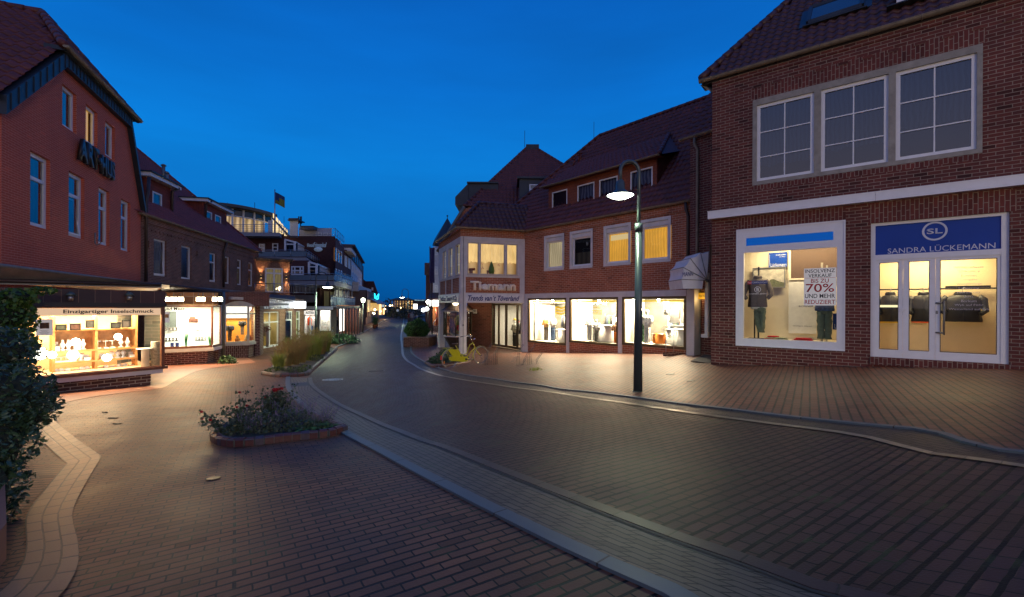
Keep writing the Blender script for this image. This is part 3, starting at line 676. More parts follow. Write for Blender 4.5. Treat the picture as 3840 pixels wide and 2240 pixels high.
# gutter, roof
gutter(bR,R.pt(-.35,zeR+.06,.12),R.pt(Rm,zeR+.06,.12),.085);mb=MB();mb.box(R,-.3,Rm,zeR-.05,zeR+.12,-.2,.04);mb.build('eave_board',DARKP,bR)
mb=MB();mb.face([R.pt(-.35,zeR-.02,.03),R.pt(0.0,zeR-.35,0),R.pt(0,zeR-.02,-.5),R.pt(-.35,zeR-.02,-.5)]);mb.build('eave_corner',CONC,bR)
pit=math.radians(47);hr=4.6
rf=MB();e0=R.pt(-.3,zeR+.08,.10);e1=R.pt(Rm,zeR+.08,.10);t0=R.pt(2.75,zeR+.08+hr*math.tan(pit),.10-hr);t1=R.pt(Rm,zeR+.08+hr*math.tan(pit),.10-hr)
roofpanel(rf,[e0,e1,t1,t0],.225,.33,.030);rf.face([e0,t0,R.pt(-.3,zeR+.08,-9)])
rfo=rf.build('roof',TILE2,bR)
mb=MB();ridge(mb,e0+Vector((0,0,.06)),t0+Vector((0,0,.06)),.10);mb.build('hip_tiles',TILE2,rfo)
# roof windows
def onroof(x,y,lift=0):
 a,v=pv(x,y);n_=(e1-e0).cross(t0-e0).normalized();dr=Vector((a,1,v));Y=(e0+n_*lift*(1 if n_.z>0 else-1)).dot(n_)/dr.dot(n_);return dr*Y
q=[onroof(3030,86,.10),onroof(3232,12,.10)]
ex=(q[1]-q[0]).normalized();exr=(e1-e0).normalized();eyr=((t0-e0)-exr*(t0-e0).dot(exr)).normalized()
w_=(q[1]-q[0]).dot(exr);h_=1.1
rw=MB();c=q[0];nr=exr.cross(eyr);nr=nr if nr.z>0 else-nr
for a,b in(((0,0),(w_,0)),((0,h_),(w_,h_)),((0,0),(0,h_)),((w_,0),(w_,h_))):rw.bar(c+exr*a[0]+eyr*a[1],c+exr*b[0]+eyr*b[1],.10,.10)
for a,b in(((-.12,-.12),(w_+.12,-.12)),((-.12,-.12),(-.12,h_)),((w_+.12,-.12),(w_+.12,h_))):rw.bar(c+exr*a[0]+eyr*a[1]-nr*.05,c+exr*b[0]+eyr*b[1]-nr*.05,.2,.03)
rwo=rw.build('roof_window',LEAD,bR);rg=MB();rg.face([c+nr*.02,c+exr*w_+nr*.02,c+exr*w_+eyr*h_+nr*.02,c+eyr*h_+nr*.02]);rg.build('pane',plain('sky_mirror_pane',(.02,.03,.04),.05,spec=1.0),rwo)
q0=onroof(3362,33,0);dm=MB();un=(q0.xy-R.P).dot(R.d);on=(q0.xy-R.P).dot(R.n)
dm.box(R,un,un+2.4,q0.z,q0.z+1.9,on-2.5,on+.05);dmo=dm.build('dormer',WHITE,bR)
dm=MB();dm.box(R,un-.2,un+2.6,q0.z-.03,q0.z+.0,on-.1,on+.3);dm.build('lead_apron',LEAD,dmo)
dm=MB();dm.box(R,un+.55,un+2.2,q0.z+.14,q0.z+.9,on+.051,on+.06);dm.build('pane',GLD,dmo)
# shop window
def shopframe(par,pl,q,fr,off,name='window_frame',mat=None,dep=.06):
 mb=MB();u0,u1,z0,z1=q[:4];o0,o1=off,off+dep
 mb.box(pl,u0,u1,z0,z0+fr,o0,o1);mb.box(pl,u0,u1,z1-fr,z1,o0,o1);mb.box(pl,u0,u0+fr,z0+fr,z1-fr,o0,o1-.002);mb.box(pl,u1-fr,u1,z0+fr,z1-fr,o0,o1-.002)
 return mb.build(name,mat or WHITE,par)
def pane(par,pl,u0,u1,z0,z1,off,m=None,name='pane'):
 mb=MB();mb.face([pl.pt(u0,z0,off),pl.pt(u1,z0,off),pl.pt(u1,z1,off),pl.pt(u0,z1,off)]);return mb.build(name,m or GL,par)
def room(par,pl,u0,u1,z0,z1,o0,o1,mat,name='shop_interior',floor=None,back=None):
 """open-fronted room behind a shop window"""
 mb=MB();p=pl.pt;mats=[mat,floor or mat,back or mat]
 mb.face([p(u0,z0,o1),p(u1,z0,o1),p(u1,z1,o1),p(u0,z1,o1)],None,2)
 mb.face([p(u0,z0,o0),p(u0,z0,o1),p(u0,z1,o1),p(u0,z1,o0)],None,0)
 mb.face([p(u1,z0,o1),p(u1,z0,o0),p(u1,z1,o0),p(u1,z1,o1)],None,0)
 mb.face([p(u0,z0,o0),p(u1,z0,o0),p(u1,z0,o1),p(u0,z0,o1)],None,1)
 mb.face([p(u0,z1,o1),p(u1,z1,o1),p(u1,z1,o0),p(u0,z1,o0)],None,0)
 return mb.build(name,mats,par)
mb=MB();u0,u1,z0,z1=sh[:4];gq=R.rect(2789.7,3138,949,1269);tq=R.rect(2798,3125,894.6,923.6)
mb=MB();wall(mb,R.off(.02),u0,u1,z0,z1,[(gq[0],gq[1],gq[2],gq[3],.10),(tq[0],tq[1],tq[2],tq[3],.05)])
for a,b,c_,d_ in((u0,u1,z0,z0+.035),(u0,u1,z1-.035,z1),(u0,u0+.035,z0+.035,z1-.035),(u1-.035,u1,z0+.035,z1-.035)):mb.box(R,a,b,c_,d_,.021,.045)
sf=mb.build('shop_window',WHITE,bR)
BLUE=plain('blue_sign_film',(.002,.045,.30),.3,noise=.08,scale=2,spec=.3)
pane(sf,R,gq[0],gq[1],gq[2],gq[3],-.04)
mb=MB();mb.box(R,tq[0],tq[1],tq[2],tq[3],-.05,-.02);mb.build('blue_top_light',emis('blue_lit_film',(.01,.15,.70),.5),sf)
WARMW=plain('cream_shop_wall',(.80,.69,.50),.85,noise=.04)
room(bR,R,gq[0]-1.0,gq[1]+.04,gq[2]-.03,gq[3]+.35,-.16,-1.15,WARMW)
# things in the shop window
ZF=gq[2]-.03
def shopitem_rect(x0,x1,y0,y1,o,th=.02):
 P=R.off(o);q=P.rect(x0,x1,y0,y1);return P,q
P,q=shopitem_rect(2883,2952,950,1004,-1.10)
t=thing('wall_poster',P.pt(q[0],q[2]),'blue square poster with white lettering high on the shop wall','poster')
mb=MB();mb.box(P,q[0],q[1],q[2],q[3],0,.015);mb.build('panel',BLUE,t)
ptext('lettering','Lückemann',P,(q[0]+q[1])/2+.02,q[2]+.07,.11,WHITE,t,.016,depth=.001,width=(q[1]-q[0])*.86)
ptext('lettering','Großstadtflair',P,q[1]-.16,q[3]-.07,.035,WHITE,t,.016,depth=.001,width=.27);ptext('lettering','am Meer.',P,q[1]-.12,q[3]-.13,.03,WHITE,t,.016,depth=.001,width=.17)
mb=MB();mb.box(P,q[0]+.02,q[0]+.028,q[2]+.05,q[3]-.05,.016,.018);mb.build('line',WHITE,t)
P,q=shopitem_rect(2823,2945,1006,1082,-1.08)
t=thing('framed_picture',P.pt(q[0],q[2]),'framed landscape painting leaning behind the grey jacket','picture')
mb=MB()
for a,b,c_,d_ in((q[0],q[1],q[2],q[2]+.025),(q[0],q[1],q[3]-.025,q[3]),(q[0],q[0]+.025,q[2]+.025,q[3]-.025),(q[1]-.025,q[1],q[2]+.025,q[3]-.025)):mb.box(P,a,b,c_,d_,0,.04)
mb.build('frame',ZINC,t)
mb=MB();mb.box(P,q[0]+.02,q[1]-.02,q[2]+.02,q[3]-.02,0,.012,0)
hh=q[3]-q[2]
def flat(P,pts,off,m):
 b_=MB();b_.face([P.pt(a,b,off)for a,b in pts],None,0);return b_
mb.build('canvas',plain('painted_sky',(.55,.50,.40),.7,noise=.35,scale=9),t)
ww=q[1]-q[0]
hill=[(q[0]+.02,q[2]+.03)]+[(q[0]+.02+(ww-.04)*k/12,q[2]+hh*(.18+.25*math.exp(-((k-7.5)/2.2)**2)+.08*math.exp(-((k-11)/2)**2)))for k in range(13)]+[(q[1]-.02,q[2]+.03)]
flat(P,hill,.014,0).build('painted_dunes',plain('painted_green',(.12,.13,.06),.7,noise=.5,scale=14),t)
P,q=shopitem_rect(2958,3062,1058,1250,-1.0)
t=thing('hanging_banner',P.pt(q[0],q[2]),'tall white cloth banner hanging behind the sale poster','banner')
mb=MB();mb.box(P,q[0],q[1],q[2],q[3],0,.008);mb.build('cloth',plain('banner_cloth',(.78,.74,.66),.8),t)
GREYT=plain('dark_grey_print',(.05,.05,.055),.6)
def ringlogo(par,pl,u,z,r,th,mat,off,letters,lh,nm='ring',lw=None):
 mb=MB();n=40
 for i in range(n):
  a0,a1=2*math.pi*i/n,2*math.pi*(i+1)/n
  mb.face([pl.pt(u+math.cos(a)*rr,z+math.sin(a)*rr,off)for a,rr in((a0,r-th),(a0,r),(a1,r),(a1,r-th))][::-1]if False else[pl.pt(u+math.cos(a)*rr,z+math.sin(a)*rr,off)for a,rr in((a0,r-th),(a0,r),(a1,r),(a1,r-th))])
 mb.build(nm,mat,par)
 if letters:ptext('logo_letters',letters,pl,u,z,lh,mat,par,off,depth=.001,bold=.02,width=lw)
ringlogo(t,P,q[1]-.12,q[3]-.42,.16,.03,GREYT,.010,'B',.17)
ptext('lettering','BOGNER JEANS',P,q[1]-.12,q[3]-.72,.06,GREYT,t,.010,depth=.001,width=.62)
ptext('lettering','www.bogner-jeans.com',P,(q[0]+q[1])/2,q[2]+.22,.04,GREYT,t,.010,depth=.001,width=.48)
P,q=shopitem_rect(3123,3138,1176,1236,-.8)
t=thing('wall_poster',P.pt(q[0],q[2]),'blue poster half hidden by the right edge of the shop window','poster');mb=MB();mb.box(P,q[0],q[0]+.5,q[2],q[3],0,.015);mb.build('panel',BLUE,t)
ptext('lettering','Lückemann',P,q[0]+.26,q[2]+.09,.12,WHITE,t,.016,depth=.001,width=.44)
# interior opening to a dark back room
P,q=shopitem_rect(2967,3138,936,1045,-1.12)
mb=MB();mb.box(P,q[0]-.06,q[1]+.9,q[2]-.05,q[2],0,.06);mb.box(P,q[0]-.06,q[0],q[2],q[3]+.3,0,.06);mb.build('inner_window_trim',WARMW,bR)
mb=MB();mb.box(P,q[0],q[1]+.9,q[2],q[3]+.3,.0,.02);mb.build('dark_back_room',plain('brown_dark_room',(.10,.055,.03),.6),bR)
# garments on stands
def loft(mb,rings,m=0,n=18,cap=True):
 """rings: (centre, rx, ry, axisx, axisy)"""
 vs=[]
 for c,rx,ry,ax,ay in rings:
  for j in range(n):
   an=2*math.pi*j/n;vs.append(Vector(c)+Vector(ax)*math.cos(an)*rx+Vector(ay)*math.sin(an)*ry)
 k=len(rings);fs=[(i*n+j,i*n+(j+1)%n,(i+1)*n+(j+1)%n,(i+1)*n+j)for i in range(k-1)for j in range(n)]
 if cap:fs+=[tuple(range(n))[::-1],tuple(range((k-1)*n,k*n))]
 mb.mesh(vs,fs,m,True)
def jacket(par,pl,u,ztop,h,w_,o,mat,name='jacket',arms=True,hood=True,lining=None,spread=1.0):
 ax=(pl.d.x,pl.d.y,0);ay=(pl.n.x,pl.n.y,0);mb=MB();c=lambda du,z,do=0:pl.pt(u+du,z,o+do)
 R_=[(c(0,ztop-h),w_*.44,.11),(c(0,ztop-h*.97),w_*.45,.12),(c(0,ztop-h*.6),w_*.41,.125),(c(0,ztop-h*.3),w_*.44,.13),(c(0,ztop-h*.14),w_*.43,.11),(c(0,ztop-h*.07),w_*.30,.085),(c(0,ztop-h*.03),w_*.15,.07),(c(0,ztop),w_*.14,.065)]
 loft(mb,[(a,b+.006*math.sin(i*2.3),d_,ax,ay)for i,(a,b,d_)in enumerate(R_)])
 if hood:loft(mb,[(c(0,ztop-h*.06,-.03),w_*.20,.10,ax,ay),(c(0,ztop+.0,-.02),w_*.22,.11,ax,ay),(c(0,ztop+.05,0),w_*.17,.08,ax,ay)])
 if arms:
  for s_ in(-1,1):
   mb.tube([c(s_*w_*.36,ztop-h*.10),c(s_*w_*.47,ztop-h*.22,.0),c(s_*w_*.60*spread,ztop-h*.48,.01),c(s_*w_*.62*spread,ztop-h*.60,.05),c(s_*w_*.48*spread,ztop-h*.72,.10)],[.065,.078,.07,.062,.05],12)
 # front zip ridge
 mb.tube([c(0,ztop-h*.05,.085),c(0,ztop-h*.3,.137),c(0,ztop-h*.6,.13),c(0,ztop-h*.97,.125)],.006,5)
 jo=mb.build(name,mat,par)
 if lining:
  mb=MB();loft(mb,[(c(0,ztop-h-.03),w_*.43,.105,ax,ay),(c(0,ztop-h+.005),w_*.445,.115,ax,ay)]);mb.build('lining',lining,jo)
 return jo
def trousers(par,pl,u,ztop,h,w_,o,mat,twist=0):
 ax=(pl.d.x,pl.d.y,0);ay=(pl.n.x,pl.n.y,0);mb=MB();c=lambda du,z,do=0:pl.pt(u+du,z,o+do)
 loft(mb,[(c(0,ztop-h*.26),w_*.46,.10,ax,ay),(c(0,ztop-h*.12),w_*.5,.11,ax,ay),(c(0,ztop),w_*.42,.095,ax,ay)])
 for s_ in(-1,1):
  rr=[]
  for k in range(10):
   f=k/9;wob=.012*math.sin(k*2.1+s_)
   rr.append((c(s_*w_*(.24-.02*f)+wob+twist*f*f*(.10 if s_<0 else-.02),ztop-h*.2-h*.8*f,wob),w_*(.26-.03*f)+.006*math.sin(k*3),.095-.02*f+.006*math.cos(k*2.7),ax,ay))
  loft(mb,rr[::-1],n=14)
 return mb.build('trousers',mat,par)
GREYJ=plain('grey_brown_softshell',(.070,.055,.052),.75,noise=.2,scale=12,bump=.3);JEAN=plain('sage_trousers_cloth',(.14,.18,.14),.85,noise=.25,scale=9,bump=.4)
DK=plain('black_metal_stand',(.02,.02,.02),.4,.5)
o1=-.55;P=R.off(o1);q=P.rect(2791,2893,1040,1153);uc=P.u(2841,1100)
t=thing('clothes_stand',R.pt(uc,ZF,o1),'clothes stand dressed in grey-brown jacket and sage trousers, left in the shop window','clothes stand','dressed stands in the shop window')
mb=MB();mb.box(R,uc-.02,uc+.02,ZF,q[3]+.30,o1-.16,o1-.12);mb.box(R,uc-.12,uc-.085,ZF,q[3]-.75,o1-.15,o1-.12);mb.box(R,uc-.25,uc+.2,ZF,ZF+.015,o1-.25,o1+.05);mb.build('pole',DK,t)
jw=.58
jacket(t,R,uc,q[3]-.02,q[3]-q[2]-.03,jw,o1,GREYJ)
trousers(t,R,uc+.06,q[2]+.06,.80,.33,o1,JEAN,1.0)
mb=MB();loft(mb,[(R.pt(uc+.02,q[2]-.05,o1),.20,.105,(R.d.x,R.d.y,0),(R.n.x,R.n.y,0)),(R.pt(uc+.02,q[2]+.05,o1),.22,.11,(R.d.x,R.d.y,0),(R.n.x,R.n.y,0))]);mb.build('shirt_hem',WHITE,t)
uc2=P.u(3092,1150)
t=thing('clothes_stand',R.pt(uc2,ZF,o1),'clothes stand with blue shirt and green jeans behind the sale poster','clothes stand','dressed stands in the shop window')
mb=MB();mb.box(R,uc2-.10,uc2-.05,ZF,q[3]+.34,o1-.16,o1-.12);mb.box(R,uc2+.02,uc2+.06,ZF,q[3]+.26,o1-.16,o1-.12);mb.build('pole',plain('cream_pole',(.5,.45,.35),.6),t)
jacket(t,R,uc2,q[3]-.05,q[3]-q[2]+.04,.50,o1,plain('blue_checked_shirt',(.05,.10,.25),.8,noise=.6,scale=18),name='shirt',hood=False,arms=False)
trousers(t,R,uc2,q[2]+.06,.92,.36,o1,plain('green_jeans',(.09,.13,.11),.85,noise=.25,scale=9,bump=.4),0)
# folded knitwear on the floor
def pile(x,y,o,wd,dp,ht,mat,label,mat2=None,n=3):
 P_=R.off(o);u_=P_.u(x,y);t=thing('folded_clothes',R.pt(u_,ZF,o),label,'clothes','folded knitwear on the window floor')
 for k in range(n):
  mb=MB();r_=random.Random(k+int(x));ax=Vector((R.d.x,R.d.y,0));ay=Vector((R.n.x,R.n.y,0));rings=[]
  zz=ZF+ht*k/n
  ring=lambda s_,z_:[R.pt(u_+math.cos(a)*wd*s_*(1-.12*k)*(1+.13*math.sin(3*a+k)),z_,o+math.sin(a)*dp*s_*(1+.15*math.cos(2*a+k)))for a in[2*math.pi*j/24 for j in range(24)]]
  vs=ring(.9,zz)+ring(1,zz+ht/n*.3)+ring(1,zz+ht/n*.75)+ring(.85,zz+ht/n)+ring(.3,zz+ht/n*1.05)
  mb.mesh(vs,[(i*24+j,i*24+(j+1)%24,(i+1)*24+(j+1)%24,(i+1)*24+j)for i in range(4)for j in range(24)]+[tuple(range(96,120))],0,True);mb.build('garment',(mat2 if(mat2 and k%2)else mat),t)
REDK=plain('red_knit',(.55,.02,.025),.9,noise=.3,scale=30,bump=.6);GRK=plain('green_white_knit',(.35,.36,.24),.9,noise=.6,scale=28,bump=.6)
pile(2897,1262,-.45,.20,.12,.11,REDK,'folded red and cream sweater, leftmost of the clothes on the shop window floor',plain('cream_knit',(.6,.5,.35),.9,bump=.5,scale=20),3)
pile(2928,1266,-.35,.19,.11,.08,GRK,'folded green and white patterned sweater between the two red ones')
pile(3010,1266,-.35,.26,.12,.09,REDK,'crumpled bright red pullover right of the patterned sweater')
# sale poster, stickers
P=R.off(-.03);q=P.rect(3015,3136,1008,1146)
t=thing('sale_poster',P.pt(q[0],q[2]),'white sale poster with red and black lettering stuck inside the shop window','poster')
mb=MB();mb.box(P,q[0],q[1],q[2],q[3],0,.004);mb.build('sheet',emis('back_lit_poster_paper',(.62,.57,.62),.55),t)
RD=plain('red_print',(.42,.015,.02),.6);BK=plain('black_print',(.012,.012,.018),.6);uc=(q[0]+q[1])/2;hh=q[3]-q[2];ww=q[1]-q[0]
for s_,f,h_,mt,wf in(('INSOLVENZ',.925,.085,BK,.92),('VERKAUF',.80,.085,BK,.72),('BIS ZU',.66,.095,RD,.55),('70%',.47,.20,RD,.88),('UND MEHR',.255,.10,BK,.93),('REDUZIERT',.095,.10,RD,.94)):
 ptext('lettering',s_,P,uc,q[2]+hh*f,hh*h_*1.12,mt,t,.0045,depth=.001,width=ww*wf,bold=.008)
mb=MB();mb.box(P,q[0]+.01,q[1]-.01,q[2]+hh*.735,q[2]+hh*.742,.0042,.0055);mb.build('red_line',RD,t)
P=R.off(-.035);q=P.rect(2803,2878,1057,1067)
st=thing('window_sticker',P.pt(q[0],q[2]),'narrow blue and red sticker across the jacket on the glass','sticker');mb=MB();mb.box(P,q[0],q[1],q[2],q[3]+.02,0,.003);mb.build('film',plain('navy_film',(.01,.02,.16),.4),st)
mb=MB();mb.box(P,q[0],q[0]+.11,q[2],q[3]+.02,.003,.0042);mb.build('red_patch',RD,st)
ptext('lettering','F.LLI CAMPAGNOLO',P,(q[0]+q[1])/2,(q[2]+q[3])/2+.01,.045,WHITE,st,.005,depth=.001,width=(q[1]-q[0])*.94)
st=thing('window_sticker',P.pt(P.u(2841,1090),P.z(2841,1090)),'white ringed letter sticker with a line of words on the glass','sticker')
ringlogo(st,P,P.u(2841,1086),P.z(2841,1086),.085,.014,WHITE,.002,'B',.09)
ptext('lettering','BOGNER JEANS',P,P.u(2841,1103),P.z(2841,1103),.045,WHITE,st,.002,depth=.001,width=.52)
# ---- entrance
u0,u1,z0,z1=do[:4]
sg=R.rect(3280.5,3759,845,956.6)
dn=R.off(-.14)
mb=MB();mb.box(R,u0,u1,z1-.07,z1,-.16,-.06);mb.box(R,u0,u0+.09,z0,z1-.07,-.16,-.062);mb.box(R,u1-.12,u1,z0,z1-.07,-.16,-.062);mb.box(R,u0+.09,u1-.12,sg[2]-.13,sg[2],-.16,-.064)
mb.build('door_frame',WHITE,bR)
mb=MB();mb.box(R,u0+.09,u1-.12,sg[2],z1-.07,-.15,-.10);so=mb.build('shop_sign',BLUE,bR)
sc_=R.off(-.099);us_=sc_.u(3505,868)
LG=plain('pale_grey_letters',(.55,.58,.66),.5)
ringlogo(so,sc_,us_,sc_.z(3505,867),.225,.042,LG,.004,'SL',.13,lw=.28)
ptext('sign_letters','SANDRA LÜCKEMANN',sc_,sc_.u(3520,930),sc_.z(3520,930),.155,LG,so,.002,depth=.003,width=sc_.u(3717,918)-sc_.u(3316,935))
zb0=z0;dz=sg[2]-.13
def leaf(name,ul,ur,gx0,gx1,gz0,gz1,par=None,handle=None):
 mb=MB();wall(mb,R.off(-.085),ul,ur,zb0,dz,[(gx0,gx1,gz0,gz1,.04)]);mb.box(R,ul,ul+.012,zb0,dz,-.12,-.08);mb.box(R,ur-.012,ur,zb0,dz,-.12,-.08)
 lo=mb.build(name,WHITE,bR)
 k=MB()
 for a,b,c_,d_ in((gx0,gx1,gz0-.0,gz0+.012),(gx0,gx1,gz1-.012,gz1),(gx0,gx0+.012,gz0,gz1),(gx1-.012,gx1,gz0,gz1)):k.box(R,a,b,c_,d_,-.11,-.082)
 k.build('glazing_seal',DARKP,lo)
 pane(lo,R,gx0,gx1,gz0,gz1,-.105);return lo
Pd=R.off(-.085);X=lambda x,y=1150:Pd.u(x,y)
gz1=Pd.z(3350,984);gz0=Pd.z(3350,1312);gz1b=Pd.z(3525,974);gz0b=Pd.z(3525,1321)
leaf('side_light',u0+.09,X(3385),X(3297),X(3369),gz0,gz1)
leaf('door',X(3385)+.004,X(3507),X(3408),X(3485),gz0,gz1)
d3=leaf('door',X(3507)+.004,u1-.12,X(3525),X(3739),gz0,gz1)
mb=MB();hu=X(3532);hz0,hz1=Pd.z(3532,1137),Pd.z(3532,1248)
mb.tube([R.pt(hu-.10,hz1,-.08),R.pt(hu,hz1,0.0),R.pt(hu+.03,hz1-.05,.01),R.pt(hu+.03,hz0+.05,.01),R.pt(hu,hz0,0),R.pt(hu-.10,hz0,-.08)],.02,10)
mb.build('door_handle',ZINC,d3)
mb=MB();mb.box(R,X(3509),X(3517),Pd.z(3512,1178),Pd.z(3512,1166),-.085,-.072);mb.build('lock',ZINC,d3)
for zz in(.93,.5,.07):
 mb=MB();zc=z0+(dz-z0)*zz;mb.box(R,X(3381),X(3396),zc-.03,zc+.03,-.085,-.06);mb.box(R,X(3376),X(3386),zc-.07,zc-.01,-.085,-.062);mb.build('hinge',WHITE,bR)
cit=['Wilhelmshaven','Oldenburg','Bremen','Kempten','Wangerooge','Langeoog','Norderney','Juist','Borkum','Wyk auf Föhr','Westerland auf Sylt']
wd_=[.63,.46,.33,.40,.56,.44,.50,.20,.33,.62,.88]
LGT=plain('pale_glass_lettering',(.42,.40,.45),.6)
for k,s_ in enumerate(cit):
 yy=750+(570+k*35.9)*.4422;xx=3200+(975)*.4422
 ptext('glass_lettering',s_,R.off(-.10),X(xx+2),Pd.z(xx,yy),.058,LGT,d3,0,depth=.001,width=wd_[k]*.76)
CRW=plain('beige_hall_wall',(.82,.66,.42),.85,noise=.03)
room(bR,R,u0-.62,u1+1.3,z0-.02,dz+.3,-.17,-1.45,CRW,floor=plain('hall_floor',(.5,.4,.28),.5))
mb=MB();rp_=R.off(-1.30);zr=rp_.z(3450,1085)
mb.tube([rp_.pt(rp_.u(3290),zr),rp_.pt(rp_.u(3740),zr)],.018,8);mb.box(rp_,rp_.u(3545),rp_.u(3715),zr+.02,zr+.07,-.02,.02);rl=mb.build('clothes_rail',DK,None,rp_.pt(rp_.u(3290),zr));tag(rl,'dark clothes rail on the wall behind the entrance glass','rail')
BLJ=plain('black_padded_jacket',(.012,.012,.013),.45,noise=.4,scale=12,bump=.4);ORL=plain('orange_lining',(.75,.10,.01),.7);YLL=plain('yellow_lining',(.65,.40,.02),.7)
for xx,w_,lin,lab,sl in((3338,.52,YLL,'black jacket with silver reflective stripe hanging behind the narrow side pane',True),(3462,.54,ORL,'black jacket with orange lining hanging behind the middle door pane',False),(3608,.78,None,'wide black padded jacket hanging behind the lettered door pane',False)):
 uu=rp_.u(xx,1150);zt_=rp_.z(xx,1103);t=thing('hanging_jacket',rp_.pt(uu,zt_),lab,'jacket','jackets on the rail behind the entrance')
 hh_=(rp_.z(xx,1098)-rp_.z(xx,1202))
 jacket(t,rp_,uu,zt_,hh_,w_,.10,BLJ,lining=lin,spread=.82)
 mb=MB();mb.tube([rp_.pt(uu,zt_+.02,.05),rp_.pt(uu,zr-.02,.05),rp_.pt(uu+.03,zr+.03,.03),rp_.pt(uu,zr+.045,0)],.006,6);mb.build('hanger',STEEL,t)
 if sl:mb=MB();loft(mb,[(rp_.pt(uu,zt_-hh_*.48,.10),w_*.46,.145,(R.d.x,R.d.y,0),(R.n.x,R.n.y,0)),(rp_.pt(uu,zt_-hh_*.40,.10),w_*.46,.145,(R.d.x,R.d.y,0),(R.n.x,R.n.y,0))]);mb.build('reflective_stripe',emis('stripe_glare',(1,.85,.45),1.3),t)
# lights in the shop and hall
area('shop_light',R.pt((gq[0]+gq[1])/2+.1,gq[3]+.30,-.55),2.0,75,(1,.78,.46),(0,0,-1),.5,bR,pl=R)
area('hall_light',R.pt((u0+u1)/2,dz+.24,-.85),1.8,80,(1,.76,.40),(0,0,-1),.5,bR,pl=R)
# ---------------- shop house with the corner bay (right, middle distance) ----------------
T=Pl.vp(2580,16.6,480)
PA=pv(1727,1148)[0]*22.5,22.5;PB_=T.pt(T.u(1967),0);PB=(PB_.x,PB_.y);PL=pv(1645,1148)[0]*27.9,27.9
TS=Pl.two(PA,PB);TL=Pl.two(PL,PA);wS=(Vector(PB)-Vector(PA)).length;wL=(Vector(PL)-Vector(PA)).length
bT=thing('corner_shop_house',TS.pt(0,-2.4),'orange-brick corner shop house with white framed bay and long tiled roof behind the bicycle','building')
ze=3.78;zf1=.62;zf0=.15;uT0=T.u(1967);uT1=T.u(2590)
wins=[T.rect(2041.7,2116.5,890,1017),T.rect(2137.9,2224,872.7,1011.5),T.rect(2264.9,2367,848,1002),T.rect(2395.6,2517,824,989.7)]
zt=sum(q[3]for q in wins)/4;zl=sum(q[2]for q in wins)/4
mb=MB();wall(mb,T,uT0,uT1,zf1,ze,[(q[0],q[1],zl,zt,.14)for q in wins])
for k in range(int((uT1-uT0)/.35)):mb.box(T,uT0+k*.35,uT0+k*.35+.14,ze-.42,ze-.34,0,.018)
mb.box(T,uT0,uT1,ze-.30,ze-.05,0,.03)
# shop floor: piers, plinths
sw=[T.rect(1980.4,2125,1119,1283),T.rect(2135.8,2319.5,1117,1284),T.rect(2334,2574,1114,1293)]
zst=sum(q[3]for q in sw)/3
for q in sw:mb.box(T,q[0]-.02,q[1]+.02,q[2]-1.0,q[2]-.001,-.25,-.01)
p=T.pt
mb.face([p(uT1,-3,0),p(uT1,-3,-7),p(uT1,ze,-7),p(uT1,ze,0)])
mb.face([p(uT1,-3,-7),p(uT0-4,-3,-7),p(uT0-4,ze,-7),p(uT1,ze,-7)])
mb.build('wall',B_T,bT)
mb=MB();mb.box(T,uT0,uT1+.1,zst,zf1,-.2,.04)
us=[uT0-.05,sw[0][0]],[sw[0][1],sw[1][0]],[sw[1][1],sw[2][0]]
for a,b in us:mb.box(T,a,b,-2.75,zst-.001,-.24,.035)
mb.build('shop_front_surround',RENDER_W,bT)
mb=MB();mb.box(T,T.u(2588),T.u(2617),-2.2,zf1,-.2,.25);mb.build('end_pilaster',RENDER_W,bT)
kinds=['cream','half','orange','orange']
for i,q in enumerate(wins):
 fo=window(bT,T,q[0]+.13,q[1]-.13,zl+.13,zt-.30,off=-.12,fr=.07,back=kinds[i],name='window',glassm=GL)
 mb=MB();wall(mb,T.off(.03),q[0],q[1],zl,zt,[(q[0]+.12,q[1]-.12,zl+.12,zt-.12,.14)]);mb.box(T,q[0]+.12,q[1]-.12,zt-.31,zt-.13,-.10,-.01);mb.build('surround',RENDER_W,fo)
 if i==2:
  mb=MB();mb.box(T,q[0]+.22,q[1]-.22,zt-.62,zt-.40,-.20,-.19);mb.build('lit_room',emis('lit_cream_room',(1,.72,.35),.7),fo)
 if i==1:
  mb=MB();mb.box(T,q[0]+.2,q[1]-.2,zl+.75,zt-.36,-.205,-.195);mb.build('dark_interior',ROOM_D,fo)
  mb=MB();c_=T.pt((q[0]+q[1])/2+.2,zt-.62,-.18);mb.lathe(c_,[(.04,.08),(.05,0),(.03,-.08)],10);mb.build('hanging_lamp',WHITE,fo)
gutter(bT,T.pt(uT0-.1,ze+.05,.12),T.pt(uT1+.05,ze+.05,.12),.075)
mb=MB();mb.tube([T.pt(T.u(2576),ze,.12),T.pt(T.u(2576),ze-.25,.10),T.pt(T.u(2583),ze-.5,.08),T.pt(T.u(2583),-1.9,.08)],.055,10);mb.build('downpipe',PIPE,bT)
